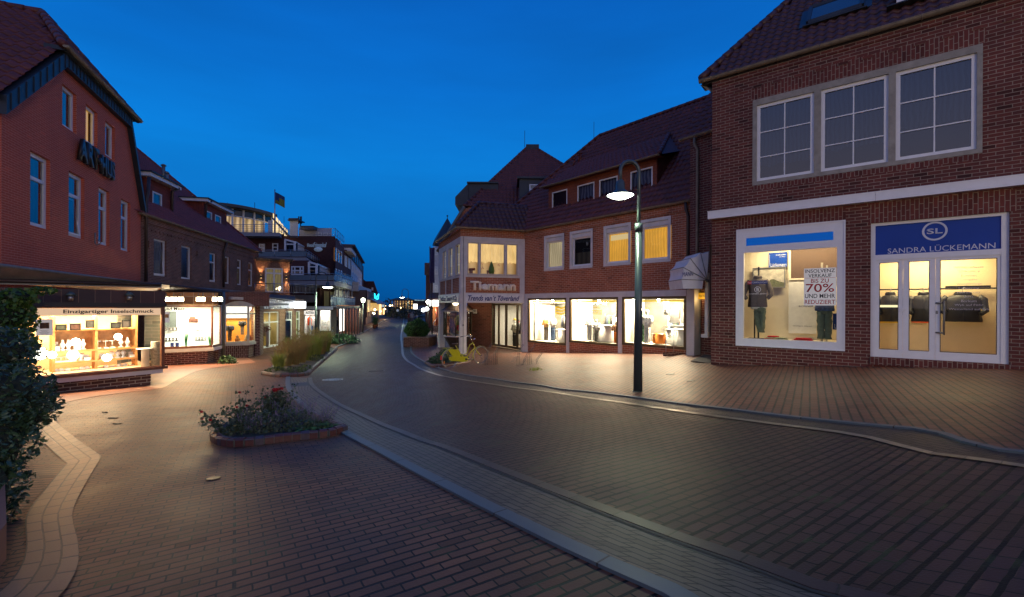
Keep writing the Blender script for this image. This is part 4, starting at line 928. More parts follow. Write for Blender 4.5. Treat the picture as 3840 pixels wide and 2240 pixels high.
# main roof
Tr=T.off(-4.6);zr=(Tr.z(2654,361)+Tr.z(2278,506))/2
e0,e1=T.pt(T.u(1786),ze+.08,.12),T.pt(T.u(2680),ze+.08,.12);r1=Tr.pt(Tr.u(2700,361),zr);r0=Tr.pt(Tr.u(2250,522),zr)
rf=MB();roofpanel(rf,[e0,e1,r1,r0],.23,.34,.028);rf.face([e0,r0,T.pt(T.u(1786),ze+.08,-9)])
rb=MB()
rf.face([r0,r1,T.pt(T.u(2680),ze,-9.2),T.pt(T.u(1786),ze,-9.2)])
rfo=rf.build('roof',TILE,bT)
mb=MB();ridge(mb,r0+Vector((0,0,.05)),r1+Vector((0,0,.05)));mb.build('ridge_tiles',TILE,rfo);mb=MB();ridge(mb,e0+Vector((0,0,.06)),r0+Vector((0,0,.06)));mb.build('hip_tiles',TILE,rfo)
mb=MB();q_=Tr.pt(Tr.u(2227,530),zr-.02);mb.tube([q_,q_+Vector((0,0,.95))],.012,6);mb.build('lightning_rod',DARKP,rfo)
for xx,yy in((2152,600),(2170,585),(2178,578)):
 mb=MB();n_=(e1-e0).cross(r0-e0).normalized();n_=n_ if n_.z>0 else-n_;a,v=pv(xx,yy+22);dr=Vector((a,1,v));P0=dr*(e0.dot(n_)/dr.dot(n_))
 mb.tube([P0,P0+Vector((0,0,.34))],.06,8);mb.lathe(P0+Vector((0,0,.34)),[(.09,0),(.09,.05),(0.001,.09)],8);mb.build('vent_pipe',TILE,rfo)
# long dormer
Td=T.off(-.74);da,db=Td.u(2057,750),Td.u(2464,640);dz0=ze+.74*1.2;dz1=(Td.z(2053,711)+Td.z(2466,586))/2
dw=[Td.rect(2070,2127,726.6,790),Td.rect(2165,2228.6,698.5,769.7),Td.rect(2246.8,2316,674.4,747),Td.rect(2364,2447,642.6,719.8)]
z0_=sum(q[2]for q in dw)/4;z1_=sum(q[3]for q in dw)/4
TILEH=brick('hung_clay_tiles',(.25,.07,.035),(.21,.06,.033),(.06,.02,.015),bw=.17,bh=.13,ms=.005,dark=.8)
mb=MB();wall(mb,Td,da,db,dz0-.15,dz1,[(q[0],q[1],z0_,z1_,.06)for q in dw]);P=Td.pt
mb.face([P(db,dz0-.15,0),P(db,dz1,-2.6),P(db,dz1,0)]);mb.face([P(db,dz0-.15,0),P(db,dz0+2.2,-2.4),P(db,dz1,-2.4),P(db,dz1,0)])
mb.face([P(da,dz0-.15,0),P(da,dz1,0),P(da,dz1,-2.4),P(da,dz0+2.2,-2.4)])
dob=mb.build('dormer',TILEH,bT)
for i,q in enumerate(dw):window(dob,Td,q[0],q[1],z0_,z1_,off=-.05,fr=.055,back='net' if i else 'room',sill=False)
rf=MB();ea,eb=P(da-.25,dz1+.0,.32),P(db+.3,dz1,.32);ra,rb_=P(da-.1,dz1+1.75,-2.35),P(db-.9,dz1+1.75,-2.35)
roofpanel(rf,[ea,eb,rb_,ra],.23,.34,.026);rf.face([eb,P(db+.2,dz1+.6,-1.6),rb_]);rf.face([ea,eb,P(db+.3,dz1-.03,-.1),P(da-.25,dz1-.03,-.1)])
drf=rf.build('dormer_roof',TILE,bT);mb=MB();ridge(mb,eb+Vector((0,0,.05)),rb_+Vector((0,0,.05)),.08);mb.build('hip_tiles',TILE,drf)
gutter(bT,P(da-.27,dz1+.0,.36),P(db+.32,dz1+.0,.36),.06,name='dormer_gutter')
# corner bay upper floor
cw=TS.rect(1746.8,1949.8,889,1033)
uw=[TS.rect(1753,1796,908,1031),TS.rect(1800,1894,911,1031),TS.rect(1899,1941,914,1032)]
zt=sum(q[3]for q in uw)/3;zl=sum(q[2]for q in uw)/3
sp_=TS.rect(1746.8,1949.8,1038.8,1100.5)
mb=MB();wall(mb,TS,0,wS,zf1+.0,ze-.36,[(q[0],q[1],zl,zt,.10)for q in uw]+[(sp_[0],sp_[1],zf1+.02,sp_[3],.05)])
mb.box(TS,cw[0],cw[1],zt+.12,zt+.17,0,.05)
lw=[TL.u(1659,1000),TL.u(1672,1000)],[TL.u(1680,1000),TL.u(1696,1000)],[TL.u(1706,1000),TL.u(1724,1000)]
zla,zta=TL.z(1712,1035),TL.z(1712,915)
mb.face([TS.pt(0,zf1,0),TS.pt(0,ze-.36,0),TS.pt(0,ze-.36,-.01),TS.pt(0,zf1,-.01)])
wall(mb,TL,0,wL,zf1,ze-.36,[(a,b,zl,zt,.10)for a,b in lw]+[(.25,wL-.35,zf1+.02,sp_[3],.05)])
mb.box(TL,.30+(wL-.7)*.33,.36+(wL-.7)*.33,zf1+.02,sp_[3],-.05,.0);mb.box(TL,.30+(wL-.7)*.66,.36+(wL-.7)*.66,zf1+.02,sp_[3],-.05,.0)
mb.build('bay_surround',RENDER_W,bT)
mb=MB();mb.box(TS,sp_[0],sp_[1],zf1,sp_[3],-.06,-.04);mb.box(TL,.25,wL-.35,zf1,sp_[3],-.06,-.045)
mb.box(TS,-.02,wS,ze-.36,ze,-.3,.01);mb.box(TL,0,wL+.02,ze-.36,ze,-.3,.012)
mb.build('brick_panel',B_T,bT)
for q in uw:window(bT,TS,q[0],q[1],zl,zt,off=-.07,fr=.055,back='warm',low=.40,glassm=GL,name='bay_window',frame=plain('beige_window_frame',(.48,.42,.36),.5))
for a,b in lw:window(bT,TL,a,b,zl,zt,off=-.07,fr=.06,back='cream',glassm=GL,name='bay_window',frame=MT['beige_window_frame'])
# low things behind the bay windows: plants, ornaments
LFP=plain('house_plant_leaf',(.06,.14,.02),.6);PINK=plain('orchid_petal',(.5,.02,.16),.6);ORN=plain('terracotta_ornament',(.22,.045,.015),.6)
q=uw[1];t=thing('orchid_plants',TS.pt(q[0],zl),'green plants and pink orchids on the sill behind the wide lit bay window','house plants')
mb=MB();r_=random.Random(3)
mb.lathe(TS.pt(q[0]+.62,zl+.08,-.12),[(.12,0),(.16,.12),(.13,.3),(.05,.55),(.001,.62)],10);mb.build('leaves',LFP,t)
mb=MB();
for k in range(14):c_=TS.pt(q[0]+r_.choice((.12,.17,.95,1.0))+r_.uniform(-.04,.04),zl+.3+r_.uniform(0,.3),-.11);mb.lathe(c_,[(.001,-.02),(.028,0),(.001,.02)],6)
mb.build('flowers',PINK,t)
mb=MB();mb.box(TS,q[0]+.38,q[0]+.75,zl+.12,zl+.24,-.14,-.1);mb.box(TS,q[0]+.40,q[0]+.44,zl+.02,zl+.12,-.13,-.1);mb.box(TS,q[0]+.68,q[0]+.72,zl+.02,zl+.12,-.13,-.1);tag(mb.build('wooden_bench_ornament',ORN,None,TS.pt(q[0]+.5,zl)),'small brown carved ornament on the sill of the wide bay window','ornament')
q=uw[0];mb=MB();mb.tube([TS.pt(q[0]+.1,zl+.25,-.12),TS.pt(q[0]+.4,zl+.28,-.12)],.07,10);mb.box(TS,q[0]+.12,q[0]+.3,zl+.04,zl+.2,-.13,-.1);tag(mb.build('toy_ornament',ORN,None,TS.pt(q[0]+.2,zl)),'round red-brown ornament behind the narrow left bay window','ornament')
# fascia and signs
mb=MB();mb.box(TS,-.02,wS+.02,zf0,zf1,-.25,.03);mb.box(TL,0,wL,zf0,zf1,-.25,.03);fo=mb.build('fascia',RENDER_W,bT)
mb=MB();mb.box(TS,.24,TS.u(1961),zf0+.02,zf1-.03,.03,.05);mb.box(TL,.25,wL-.12,zf0+.02,zf1-.03,.03,.05);sb=mb.build('sign_board',plain('white_sign_board',(.62,.62,.64),.4),bT)
NAVY=plain('navy_letters',(.012,.02,.15),.5);CREAM=plain('cream_letters',(.85,.78,.64),.5)
ptext('sign_letters',"Trends van´t Töverland",TS,TS.u(1852),TS.z(1852,1119),.27,NAVY,sb,.052,depth=.008,width=TS.u(1948)-TS.u(1756),shear=.35,bold=.02)
ptext('sign_letters',"Textilhaus Tiemann & Co.",TL,(TL.u(1652)+TL.u(1717))/2,TL.z(1690,1120),.27,NAVY,sb,.052,depth=.008,width=(TL.u(1717)-TL.u(1652)),shear=.35,bold=.02)
mb=MB();mb.face([TL.pt(wL-.25,zf0+.03,.052),TL.pt(wL-.13,zf0+.03,.052),TL.pt(wL-.13,zf1-.1,.052)]);mb.build('blue_corner',NAVY,sb)
nm=ptext('raised_sign_letters',"Tiemann",TS,TS.u(1849),TS.z(1849,1073),.46,CREAM,bT,-.02,depth=.09,width=TS.u(1935)-TS.u(1765),bold=.045)
# pillars and soffit
mb=MB();mb.box(TS,-.02,.30,-2.9,zf0,-.30,.02);mb.build('pillar',RENDER_W,bT)
mb=MB();mb.box(TS,wS-.10,wS+.12,-2.9,zf0,-.30,.02);mb.build('pillar',RENDER_W,bT)
mb=MB();mb.box(TL,.05,.42,-2.9,zf0,-.30,.02);mb.build('pillar',RENDER_W,bT)
bk=[Vector(PA),Vector(PB),T.pt(uT0+3.5,0,-5).xy,Vector((PL[0]+3,PL[1]+3.5)),Vector(PL)]
mb=MB();mb.prism([(a.x,a.y)for a in bk],zf0+.02,zf0+.12);mb.build('soffit',RENDER_W,bT)
mb=MB();mb.tube([TS.pt(.13,3.4,.05),TS.pt(.13,-1.2,.05),TS.pt(.13,-2.3,.05)],.012,6);mb.lathe(TS.pt(.13,-.95,.05),[(.001,-.06),(.04,0),(.001,.06)],8);mb.build('flag_cable',DARKP,bT)
WH2=plain('white_display',(.82,.80,.76),.8,noise=.05)
def mannequin(pl,u,zb_,o,h,top,bot,label,group,skin=None,hat=None,headless=False):
 t=thing('mannequin',pl.pt(u,zb_,o),label,'mannequin',group);s=h/1.78
 ax=(pl.d.x,pl.d.y,0);ay=(pl.n.x,pl.n.y,0)
 trousers(t,pl,u,zb_+1.02*s,.98*s,.34*s,o,bot)
 jacket(t,pl,u,zb_+1.50*s,.58*s,.44*s,o,top,name='top',hood=False)
 if not headless:
  mb=MB();c=lambda z,do=0:pl.pt(u,zb_+z*s,o+do);loft(mb,[(c(1.46),.055*s,.055*s,ax,ay),(c(1.55),.05*s,.055*s,ax,ay),(c(1.58),.065*s,.075*s,ax,ay),(c(1.66),.08*s,.10*s,ax,ay),(c(1.74),.075*s,.09*s,ax,ay),(c(1.78),.03*s,.04*s,ax,ay)],n=12);mb.build('head',skin or WH2,t)
  if hat:mb=MB();loft(mb,[(c(1.70),.10*s,.12*s,ax,ay),(c(1.74),.09*s,.11*s,ax,ay),(c(1.82),.05*s,.06*s,ax,ay)],n=12);mb.build('cap',hat,t)
 return t
BLUJ=plain('blue_jeans',(.05,.09,.18),.85,noise=.2);ORGC=plain('orange_cloth',(.75,.22,.03),.85,bump=.3);WSH=plain('white_shirt',(.8,.8,.8),.8);GRNC=plain('dark_green_cloth',(.03,.09,.05),.85);BRC=plain('brown_knit',(.16,.07,.04),.9,bump=.4);STR=plain('grey_striped_knit',(.4,.4,.42),.9,noise=.5,scale=25)
backg=plain('dark_shop_back_wall',(.10,.10,.085),.8,noise=.5,scale=3)
def rail(pl,u0,u1,zt_,o,cols,label,h=.8,par=None):
 """clothes rail with garments of several colours"""
 t=thing('clothes_rail',pl.pt(u0,zt_-h,o),label,'clothes rail','clothes rails in the shops');mb=MB();mb.tube([pl.pt(u0,zt_,o),pl.pt(u1,zt_,o)],.014,6)
 for u in(u0,u1):mb.tube([pl.pt(u,zt_,o),pl.pt(u,zt_-h-.35,o)],.012,6)
 mb.build('rail',STEEL,t);n=max(3,int((u1-u0)/.11));q_=random.Random(int(u0*77));ax=(pl.d.x,pl.d.y,0);ay=(pl.n.x,pl.n.y,0)
 for i in range(n):
  u=u0+.05+(u1-u0-.1)*(i+.5)/n;hh=h*q_.uniform(.65,1);mb=MB();w_=.055
  loft(mb,[(pl.pt(u,zt_-.04-hh,o),w_,.20,ax,ay),(pl.pt(u+.01,zt_-.04-hh*.5,o),w_*.9,.18,ax,ay),(pl.pt(u,zt_-.14,o),w_*.8,.19,ax,ay),(pl.pt(u,zt_-.05,o),.02,.05,ax,ay)],n=10)
  mb.build('garment',plain('garment_cloth_%d'%(cols[i%len(cols)]),[(.03,.04,.08),(.5,.06,.03),(.7,.68,.62),(.10,.16,.28),(.55,.35,.05),(.05,.10,.06),(.3,.28,.26),(.02,.02,.02)][cols[i%len(cols)]],.85,noise=.3,scale=14),t)
 return t
# recessed brick wall with WC sign, glass doors
def pd(x,Y):return(pv(x,1148)[0]*Y,Y)
W1=Pl.two(pd(1650,28.2),pd(1842,27.0));ww=(Vector(pd(1842,27))-Vector(pd(1650,28.2))).length
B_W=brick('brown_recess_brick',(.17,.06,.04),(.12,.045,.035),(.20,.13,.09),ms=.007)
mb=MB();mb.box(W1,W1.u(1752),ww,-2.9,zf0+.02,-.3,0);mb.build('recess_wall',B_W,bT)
mb=MB();c_=W1.u(1781),W1.z(1781,1168);mb.box(W1,c_[0]-.13,c_[0]+.13,c_[1]-.13,c_[1]+.13,.001,.012);ws=tag(mb.build('restroom_sign',plain('white_sign',(.75,.75,.72),.4),None,W1.pt(*c_)),'small square white WC sign on the recessed brown brick wall','sign')
ptext('lettering','WC',W1,c_[0],c_[1]+.02,.12,BK,ws,.013,depth=.001,width=.19,bold=.02)
D1=Pl.two(pd(1846,27.0),pd(1898,25.6));D2=Pl.two(pd(1900,25.6),pd(1957,24.1));zg=-2.38
def gldoor(pl,w_,name,lab=None):
 mb=MB();z0=zg+.06;z1=zf0-.02
 for a,b,c_,d_ in((0,.07,z0,z1),(w_-.07,w_,z0,z1),(.07,w_-.07,z0,z0+.12),(.07,w_-.07,z1-.09,z1)):mb.box(pl,a,b,c_,d_,-.03,.03)
 o=mb.build(name,BROWNF,bT);pane(o,pl,.07,w_-.07,z0+.12,z1-.09,0);return o
w1=(Vector(pd(1898,25.6))-Vector(pd(1846,27.0))).length;w2=(Vector(pd(1957,24.1))-Vector(pd(1900,25.6))).length
gldoor(D1,w1/2,'glass_door');D1b=Pl.two(D1.pt(w1/2,0).xy,D1.pt(w1,0).xy);gldoor(D1b,w1/2,'glass_door');gldoor(D2,w2*.72,'glass_door');D2b=Pl.two(D2.pt(w2*.73,0).xy,D2.pt(w2,0).xy);gldoor(D2b,w2*.27,'side_light')
SHW=plain('white_shop_wall',(.75,.73,.68),.8,noise=.05)
Dm=Pl.two(pd(1846,27.0),pd(1962,23.9));wd=(Vector(pd(1962,23.9))-Vector(pd(1846,27.0))).length
room(bT,Dm,-.3,wd+.6,zg,zf0+.0,-.35,-3.4,SHW,back=plain('grey_shop_back',(.22,.22,.24),.8))
mb=MB();mb.face([(a[0],a[1],zg+.03)for a in[pd(1846,27),pd(1962,23.9),(PB[0]+1.2,PB[1]+2),(PB[0]+.5,PB[1]+5)]]);mb.build('shop_floor',plain('shop_floor',(.4,.3,.2),.5),bT)
rail(Dm,.3,wd-1.6,-.85,-1.6,(7,1,0,6,7),'rail of black and red garments inside the glass entrance, left');rail(Dm,wd-1.4,wd-.2,-.8,-1.2,(3,2,3,6,2),'rail of light blue and white garments inside the glass entrance, right')
mannequin(Dm,1.1,zg+.03,-.9,1.6,plain('patterned_blouse',(.5,.48,.42),.8,noise=.8,scale=30),DK,'mannequin in a patterned blouse and black trousers behind the left glass door','mannequins behind the glass entrance',hat=plain('mustard_cap',(.5,.32,.02),.8))
mannequin(Dm,wd-1.2,zg+.03,-.8,1.62,BLUJ,WSH,'mannequin in blue jacket, white trousers and orange cap behind the right glass door','mannequins behind the glass entrance',hat=ORGC)
area('shop_light',Dm.pt(wd/2,zf0-.08,-1.3),1.6,130,(1,.84,.6),(0,0,-1),1.0,bT,pl=Dm)
point('soffit_lamp',TL.pt(wL*.5,zf0-.12,-.9),45,(1,.72,.42),.08,bT)
mb=MB();mb.lathe(TL.pt(wL*.42,zf0-.06,-.5),[(.001,-.07),(.10,-.06),(.15,-.01),(.16,.06)],14);mb.build('soffit_lamp_shade',emis('lamp_glow',(1,.85,.55),6),bT)
# showcase kiosk under the bay
kc=Vector(pd(1716,26.4));t=thing('showcase_kiosk',(kc.x,kc.y,-2.4),'octagonal glass showcase with dark hipped roof standing between the white pillars','showcase')
oc=lambda r:[(kc.x+math.cos(math.pi/8+k*math.pi/4)*r,kc.y+math.sin(math.pi/8+k*math.pi/4)*r)for k in range(8)]
zk0,zk1=-1.72,-.34
mb=MB();mb.lathe((kc.x,kc.y,0),[(.35,-2.5),(.78,zk0-.06),(.80,zk0)],8,0,False);mb.build('base',plain('dark_kiosk_base',(.05,.035,.03),.6),t)
mb=MB();mb.lathe((kc.x,kc.y,0),[(.84,zk0-.04),(.84,zk0+.02)],8,0,False);mb.lathe((kc.x,kc.y,0),[(.93,zk1),(.93,zk1+.07)],8,0,False);mb.build('trim',RENDER_W,t)
mb=MB();mb.lathe((kc.x,kc.y,0),[(.97,zk1+.07),(.42,zk1+.44),(.40,zf0)],8,0,False);mb.build('roof',plain('dark_kiosk_roof',(.04,.025,.022),.6),t)
mb=MB()
for k in range(8):an=k*math.pi/4;mb.tube([(kc.x+math.cos(an)*.79,kc.y+math.sin(an)*.79,zk0),(kc.x+math.cos(an)*.79,kc.y+math.sin(an)*.79,zk1)],.035,6)
mb.build('posts',BROWNF,t)
mb=MB();mb.lathe((kc.x,kc.y,0),[(.77,zk0+.02),(.77,zk1)],8,0,False,cap=False);mb.build('glazing',GLD,t)
mb=MB();r_=random.Random(5)
for k in range(30):a=r_.uniform(0,6.28);rr=r_.uniform(.1,.5);mb.tube([(kc.x+math.cos(a)*.08,kc.y+math.sin(a)*.08-.1,zk0+.1),(kc.x+math.cos(a)*rr*.5,kc.y+math.sin(a)*rr*.5-.1,zk0+.8),(kc.x+math.cos(a)*rr,kc.y+math.sin(a)*rr-.1,zk0+.7+r_.uniform(0,.5))],.012,4)
tag(mb.build('grass_bouquet',plain('dried_grass',(.25,.30,.06),.8),None,(kc.x,kc.y,zk0)),'bunch of tall yellow-green grass inside the octagonal showcase','bouquet')
mb=MB();mb.lathe((kc.x+.12,kc.y-.45,zk0+.45),[(.001,-.17),(.11,-.08),(.13,.02),(.09,.13),(.001,.18)],12);tag(mb.build('red_lantern',plain('red_gloss',(.6,.01,.01),.2),None,(kc.x+.12,kc.y-.45,zk0+.3)),'glossy red lantern inside the octagonal showcase','lantern')
point('showcase_lamp',(kc.x,kc.y-.2,zk1-.1),5,(1,.8,.5),.05,t)
# shop windows with their displays
YV=emis('yellow_valance_lit',(1,.62,.05),.9)
HOT=emis('lamp_bulb_hot',(1,.93,.8),30)
for i,q in enumerate(sw):
 u0,u1,z0,z1=q[0],q[1],q[2],zst
 fo=shopframe(bT,T,(u0,u1,z0,z1),.10,-.08,'shop_window',BROWNF,.10)
 pane(fo,T,u0+.1,u1-.1,z0+.1,z1-.1,-.04)
 room(bT,T,u0-.1,u1+.1,z0+.06,z1+.12,-.12,-1.7,SHW,back=backg)
 mb=MB();mb.box(T,u0+.1,u1-.1,z1-.20,z1-.135,-.28,-.24);mb.build('yellow_valance',YV,fo)
 area('window_light',T.pt((u0+u1)/2,z1+.08,-.75),(u1-u0)*.8,560*(u1-u0)/2.2,(1,.80,.52),(0,0,-1),.5,bT,pl=T)
 area('window_light',T.pt((u0+u1)/2,z1+.02,-1.2),.7,110,(1,.62,.34),(T.n.x,T.n.y,-.75),.5,bT)  # extra lamp tilted outward, added to spill light on the pavement
 for k in range(3):
  mb=MB();c_=T.pt(u0+.25+(u1-u0-.5)*k/2,z1-.22,-.42);mb.lathe(c_,[(.001,.0),(.055,.02),(.07,.08),(.03,.16)],10);mb.build('spot_bulb',HOT,bT)
zb3=[q[2]+.07 for q in sw]
rail(T,sw[0][0]+1.0,sw[0][1]-.1,zb3[0]+1.30,-1.45,(0,7,6,3,2),'rail of dark and grey garments at the back of the first display window')
rail(T,sw[1][0]+.9,sw[1][1]-.2,zb3[1]+1.25,-1.45,(7,0,5,7,6),'rail of mostly black garments at the back of the second display window')
rail(T,sw[2][0]+1.2,sw[2][1]-.2,zb3[2]+1.15,-1.45,(2,3,7,5,0),'rail of blue, black and white garments at the back of the third display window')
zz=sw[0][2]+.07;u0,u1=sw[0][:2];G1='mannequins in the orange-brick shop windows'
mannequin(T,u0+.55,zz,-.75,1.32,plain('orange_white_top',(.7,.35,.12),.8),GREYJ,'mannequin in orange top and dark trousers, leftmost in the first display window',G1)
mannequin(T,u0+.98,zz,-.8,1.34,WSH,BLUJ,'mannequin in white shirt and blue jeans in the first display window',G1)
def table(pl,u,zb_,o,w_,d_,h,label,cloth=None,name='display_table'):
 t=thing(name,pl.pt(u,zb_,o),label,'display table','cloth covered display tables');mb=MB();mb.box(pl,u-w_/2,u+w_/2,zb_+h-.04,zb_+h,o-d_/2,o+d_/2);mb.build('table_top',WH2,t)
 mb=MB();r_=random.Random(int(u*100)%97);n=24;top=[pl.pt(u+math.cos(a)*w_*.52,zb_+h+.004,o+math.sin(a)*d_*.52)for a in[2*math.pi*k/n for k in range(n)]];bot=[pl.pt(u+math.cos(a)*w_*(.55+.05*math.sin(5*a)),zb_+.03,o+math.sin(a)*d_*(.55+.05*math.sin(5*a)))for a in[2*math.pi*k/n for k in range(n)]]
 mb.mesh(top+bot,[(k,(k+1)%n,n+(k+1)%n,n+k)[::-1]for k in range(n)]+[tuple(range(n))],0,True);mb.build('cloth',cloth or WH2,t);return t
table(T,u0+1.75,zz,-.8,.75,.55,.62,'white covered table on the right of the first display window')
mannequin(T,u0+2.15,zz,-1.1,1.3,WSH,ORGC,'mannequin in white top and orange skirt at the right end of the first display window',G1)
mb=MB();
for k in range(9):
 for j in range(3):mb.box(T,u0+1.45+k*.075,u0+1.51+k*.075,z1-.52-.14*j+.03*math.sin(k),z1-.42-.14*j+.03*math.sin(k),-.5,-.49)
mb2=mb.build('yellow_garland',emis('yellow_lettering_lit',(1,.55,.02),.8),None,T.pt(u0+1.6,z1-.5));tag(mb2,'string of yellow paper letters in the first display window','garland')
u0,u1=sw[1][:2];zz=sw[1][2]+.07
YT=emis('yellow_lettering_lit',(1,.55,.02),.8)
lt=ptext('window_lettering','Tiemann',T,T.u(2222),T.z(2222,1167),.30,YT,None,-.035,depth=.002,width=.98,shear=.1);tag(lt,'yellow painted family name on the second display window','lettering')
lt=ptext('window_lettering','100 Jahre',T,T.u(2237),T.z(2237,1154),.09,YT,None,-.035,depth=.002,width=.36);tag(lt,'small yellow anniversary words above the name on the second window','lettering')
table(T,u0+1.35,zz,-.85,1.1,.6,.75,'white covered table heaped with white goods in the second display window')
mannequin(T,u0+.6,zz,-.7,1.2,WSH,WSH,'all-white mannequin on the left of the second display window',G1)
mannequin(T,u0+1.15,zz,-.55,1.0,STR,DK,'small mannequin in grey top and black trousers in the second display window',G1)
mannequin(T,u0+2.25,zz,-.5,.95,BRC,ORGC,'mannequin in brown knitted top near the right of the second display window',G1)
mannequin(T,u0+2.0,zz,-1.0,1.3,WSH,WSH,'white mannequin behind the brown top in the second display window',G1)
u0,u1=sw[2][:2];zz=sw[2][2]+.07;w_=u1-u0
mannequin(T,u0+.45,zz,-.8,1.42,GRNC,GRNC,'mannequin in long dark green outfit, left in the third display window',G1)
mannequin(T,u0+.85,zz,-.5,1.36,WSH,WSH,'mannequin in bright white jacket behind the lamp post',G1)
lt=ptext('window_lettering','Tiemann',T,T.u(2412),T.z(2412,1206),.28,WHITE,None,-.035,depth=.002,width=.8);tag(lt,'white painted name low on the third display window','lettering')
lt=ptext('window_lettering','100 Jahre',T,T.u(2405),T.z(2405,1157),.12,YT,None,-.035,depth=.002,width=.55);tag(lt,'yellow anniversary words high on the third display window','lettering')
table(T,T.u(2436),zz,-.7,.5,.4,.42,'small table under an orange cloth in the third display window',ORGC)
table(T,T.u(2500),zz,-.8,.9,.5,.62,'white covered table carrying the model sailing boat')
us_=T.u(2512);zs=zz+.66
t=thing('model_sailing_boat',T.pt(us_,zs,-.7),'large model sailing boat with white sails in the third display window','model boat')
mb=MB();ax=(T.d.x,T.d.y,0);ay=(T.n.x,T.n.y,0)
loft(mb,[(T.pt(us_,zs,-.7),.22,.04,ax,ay),(T.pt(us_,zs+.05,-.7),.34,.07,ax,ay),(T.pt(us_,zs+.12,-.7),.40,.085,ax,ay)]);mb.build('hull',WHITE,t)
mb=MB();mb.tube([T.pt(us_,zs+.1,-.7),T.pt(us_,zs+.95,-.7)],.012,6);mb.build('mast',plain('varnished_wood',(.3,.15,.05),.4),t)
mb=MB();mb.face([T.pt(us_-.02,zs+.92,-.7),T.pt(us_-.36,zs+.75,-.68),T.pt(us_-.46,zs+.2,-.66),T.pt(us_-.02,zs+.2,-.7)]);mb.face([T.pt(us_+.03,zs+.88,-.7),T.pt(us_+.03,zs+.2,-.7),T.pt(us_+.34,zs+.2,-.66)]);mb.build('sail',WH2,t)
mb=MB();c_=T.pt(T.u(2466),zst-.2,-.6);mb.lathe(c_,[(.09,-.5),(.10,-.4),(.10,0)],12);tag(mb.build('glass_cylinder_lamp',plain('grey_cylinder',(.5,.5,.5),.3),None,c_),'grey cylindrical lamp hanging in the third display window','lamp')
# bay roof
a_=TS.pt(-.22,ze+.07,.2);b_=TS.pt(wS+.2,ze+.07,.2);l_=TL.pt(-.2,ze+.07,.22);ra=at(1796,768,24.2);rb_=at(2010,779,25.3);ra.z=rb_.z=(ra.z+rb_.z)/2
rf=MB();roofpanel(rf,[a_,b_,rb_,ra],.23,.33,.028);la=Vector((ra.x-1.0,ra.y+4,ra.z));roofpanel(rf,[l_,a_,ra,la],.23,.33,.028);rf.face([ra,rb_,rb_+Vector((1,5,-.3)),la])
bro=rf.build('bay_roof',TILE2,bT);mb=MB();ridge(mb,a_+Vector((0,0,.06)),ra+Vector((0,0,.06)),.10,0,.33);ridge(mb,ra+Vector((0,0,.05)),rb_+Vector((0,0,.05)));mb.build('hip_tiles',TILE2,bro)
gutter(bT,TS.pt(-.25,ze+.04,.25),TS.pt(wS+.25,ze+.04,.25),.07);gutter(bT,TL.pt(-.2,ze+.04,.25),TL.pt(wL+.25,ze+.04,.25),.07)
# ---------------- big hipped roof house behind ----------------
bH=thing('hipped_roof_house',at(1900,900,33),'brick house with tall pointed tiled roof and dark dormers behind the corner bay','building')
rf=MB();yb=30.0;A=at(1741,772,yb);zE=A.z;Bq=Vector((A.x+11,yb,zE));ap1=at(1977,552,yb+6.4);ap2=at(2004,552,yb+6.4)
L0=Vector((A.x+.2,yb+13,zE))
roofpanel(rf,[A,Bq,ap2,ap1],.24,.36,.026);rf.face([L0,A,ap1]);rf.face([Bq,Bq+Vector((0,13,0)),ap2]);rf.face([L0,ap1,ap2,Bq+Vector((0,13,0))])
ro=rf.build('roof',TILE,bH);mb=MB();ridge(mb,A,ap1,.10);mb.build('hip_tiles',TILE,ro);mb=MB();ridge(mb,Bq,ap2,.10);mb.build('hip_tiles',TILE,ro)
mb=MB();mb.prism([(ap1.x-.1,ap1.y-.3),(ap2.x+.35,ap2.y-.3),(ap2.x+.35,ap2.y+.4),(ap1.x-.1,ap1.y+.4)],ap1.z-.35,ap1.z+.12);mb.build('ridge_cap',LEAD,ro)
mb=MB();mb.tube([ap1+Vector((-.2,0,0)),ap1+Vector((-.2,0,1.3))],.02,6);mb.build('lightning_rod',DARKP,ro)
mb=MB();mb.prism([(A.x+.2,yb+.3),(Bq.x-.2,yb+.3),(Bq.x-.2,yb+12),(A.x+.4,yb+12)],-2.6,zE);mb.build('wall',B_T,bH)
mb=MB();q=[at(1688,866,29.2),at(1740,782,29.2),at(1830,776,29.2),at(1830,900,29.2),at(1688,930,29.2)]
mb.face(q);mb.face([a+Vector((0,.3,0))for a in q][::-1])
for k in range(5):a,b=q[k],q[(k+1)%5];mb.face([a,b,b+Vector((0,.3,0)),a+Vector((0,.3,0))][::-1])
mb.build('gable_wall',B_T,bH)
mb=MB();mb.tube([at(1640,945,29.1),at(1690,858,29.1),at(1741,776,29.1)],.10,6);mb.build('verge_gutter',GUTM,bH)
fp=Pl((0,yb-.2),(1,0));q=fp.rect(1948,2130,672,748);mb=MB();mb.box(fp,q[0],q[1],q[2],q[3],-3.5,0);mb.box(fp,q[0]-.15,q[1],q[3],q[3]+.12,-3.5,.2);dd=mb.build('dormer',LEAD,bH)
q=fp.rect(1985,2041,692,743);window(dd,fp,q[0],q[1],q[2],q[3],off=.0,fr=.07,vb=(.5,),hb=(.36,.62),back='room',sill=False,bar=.08)
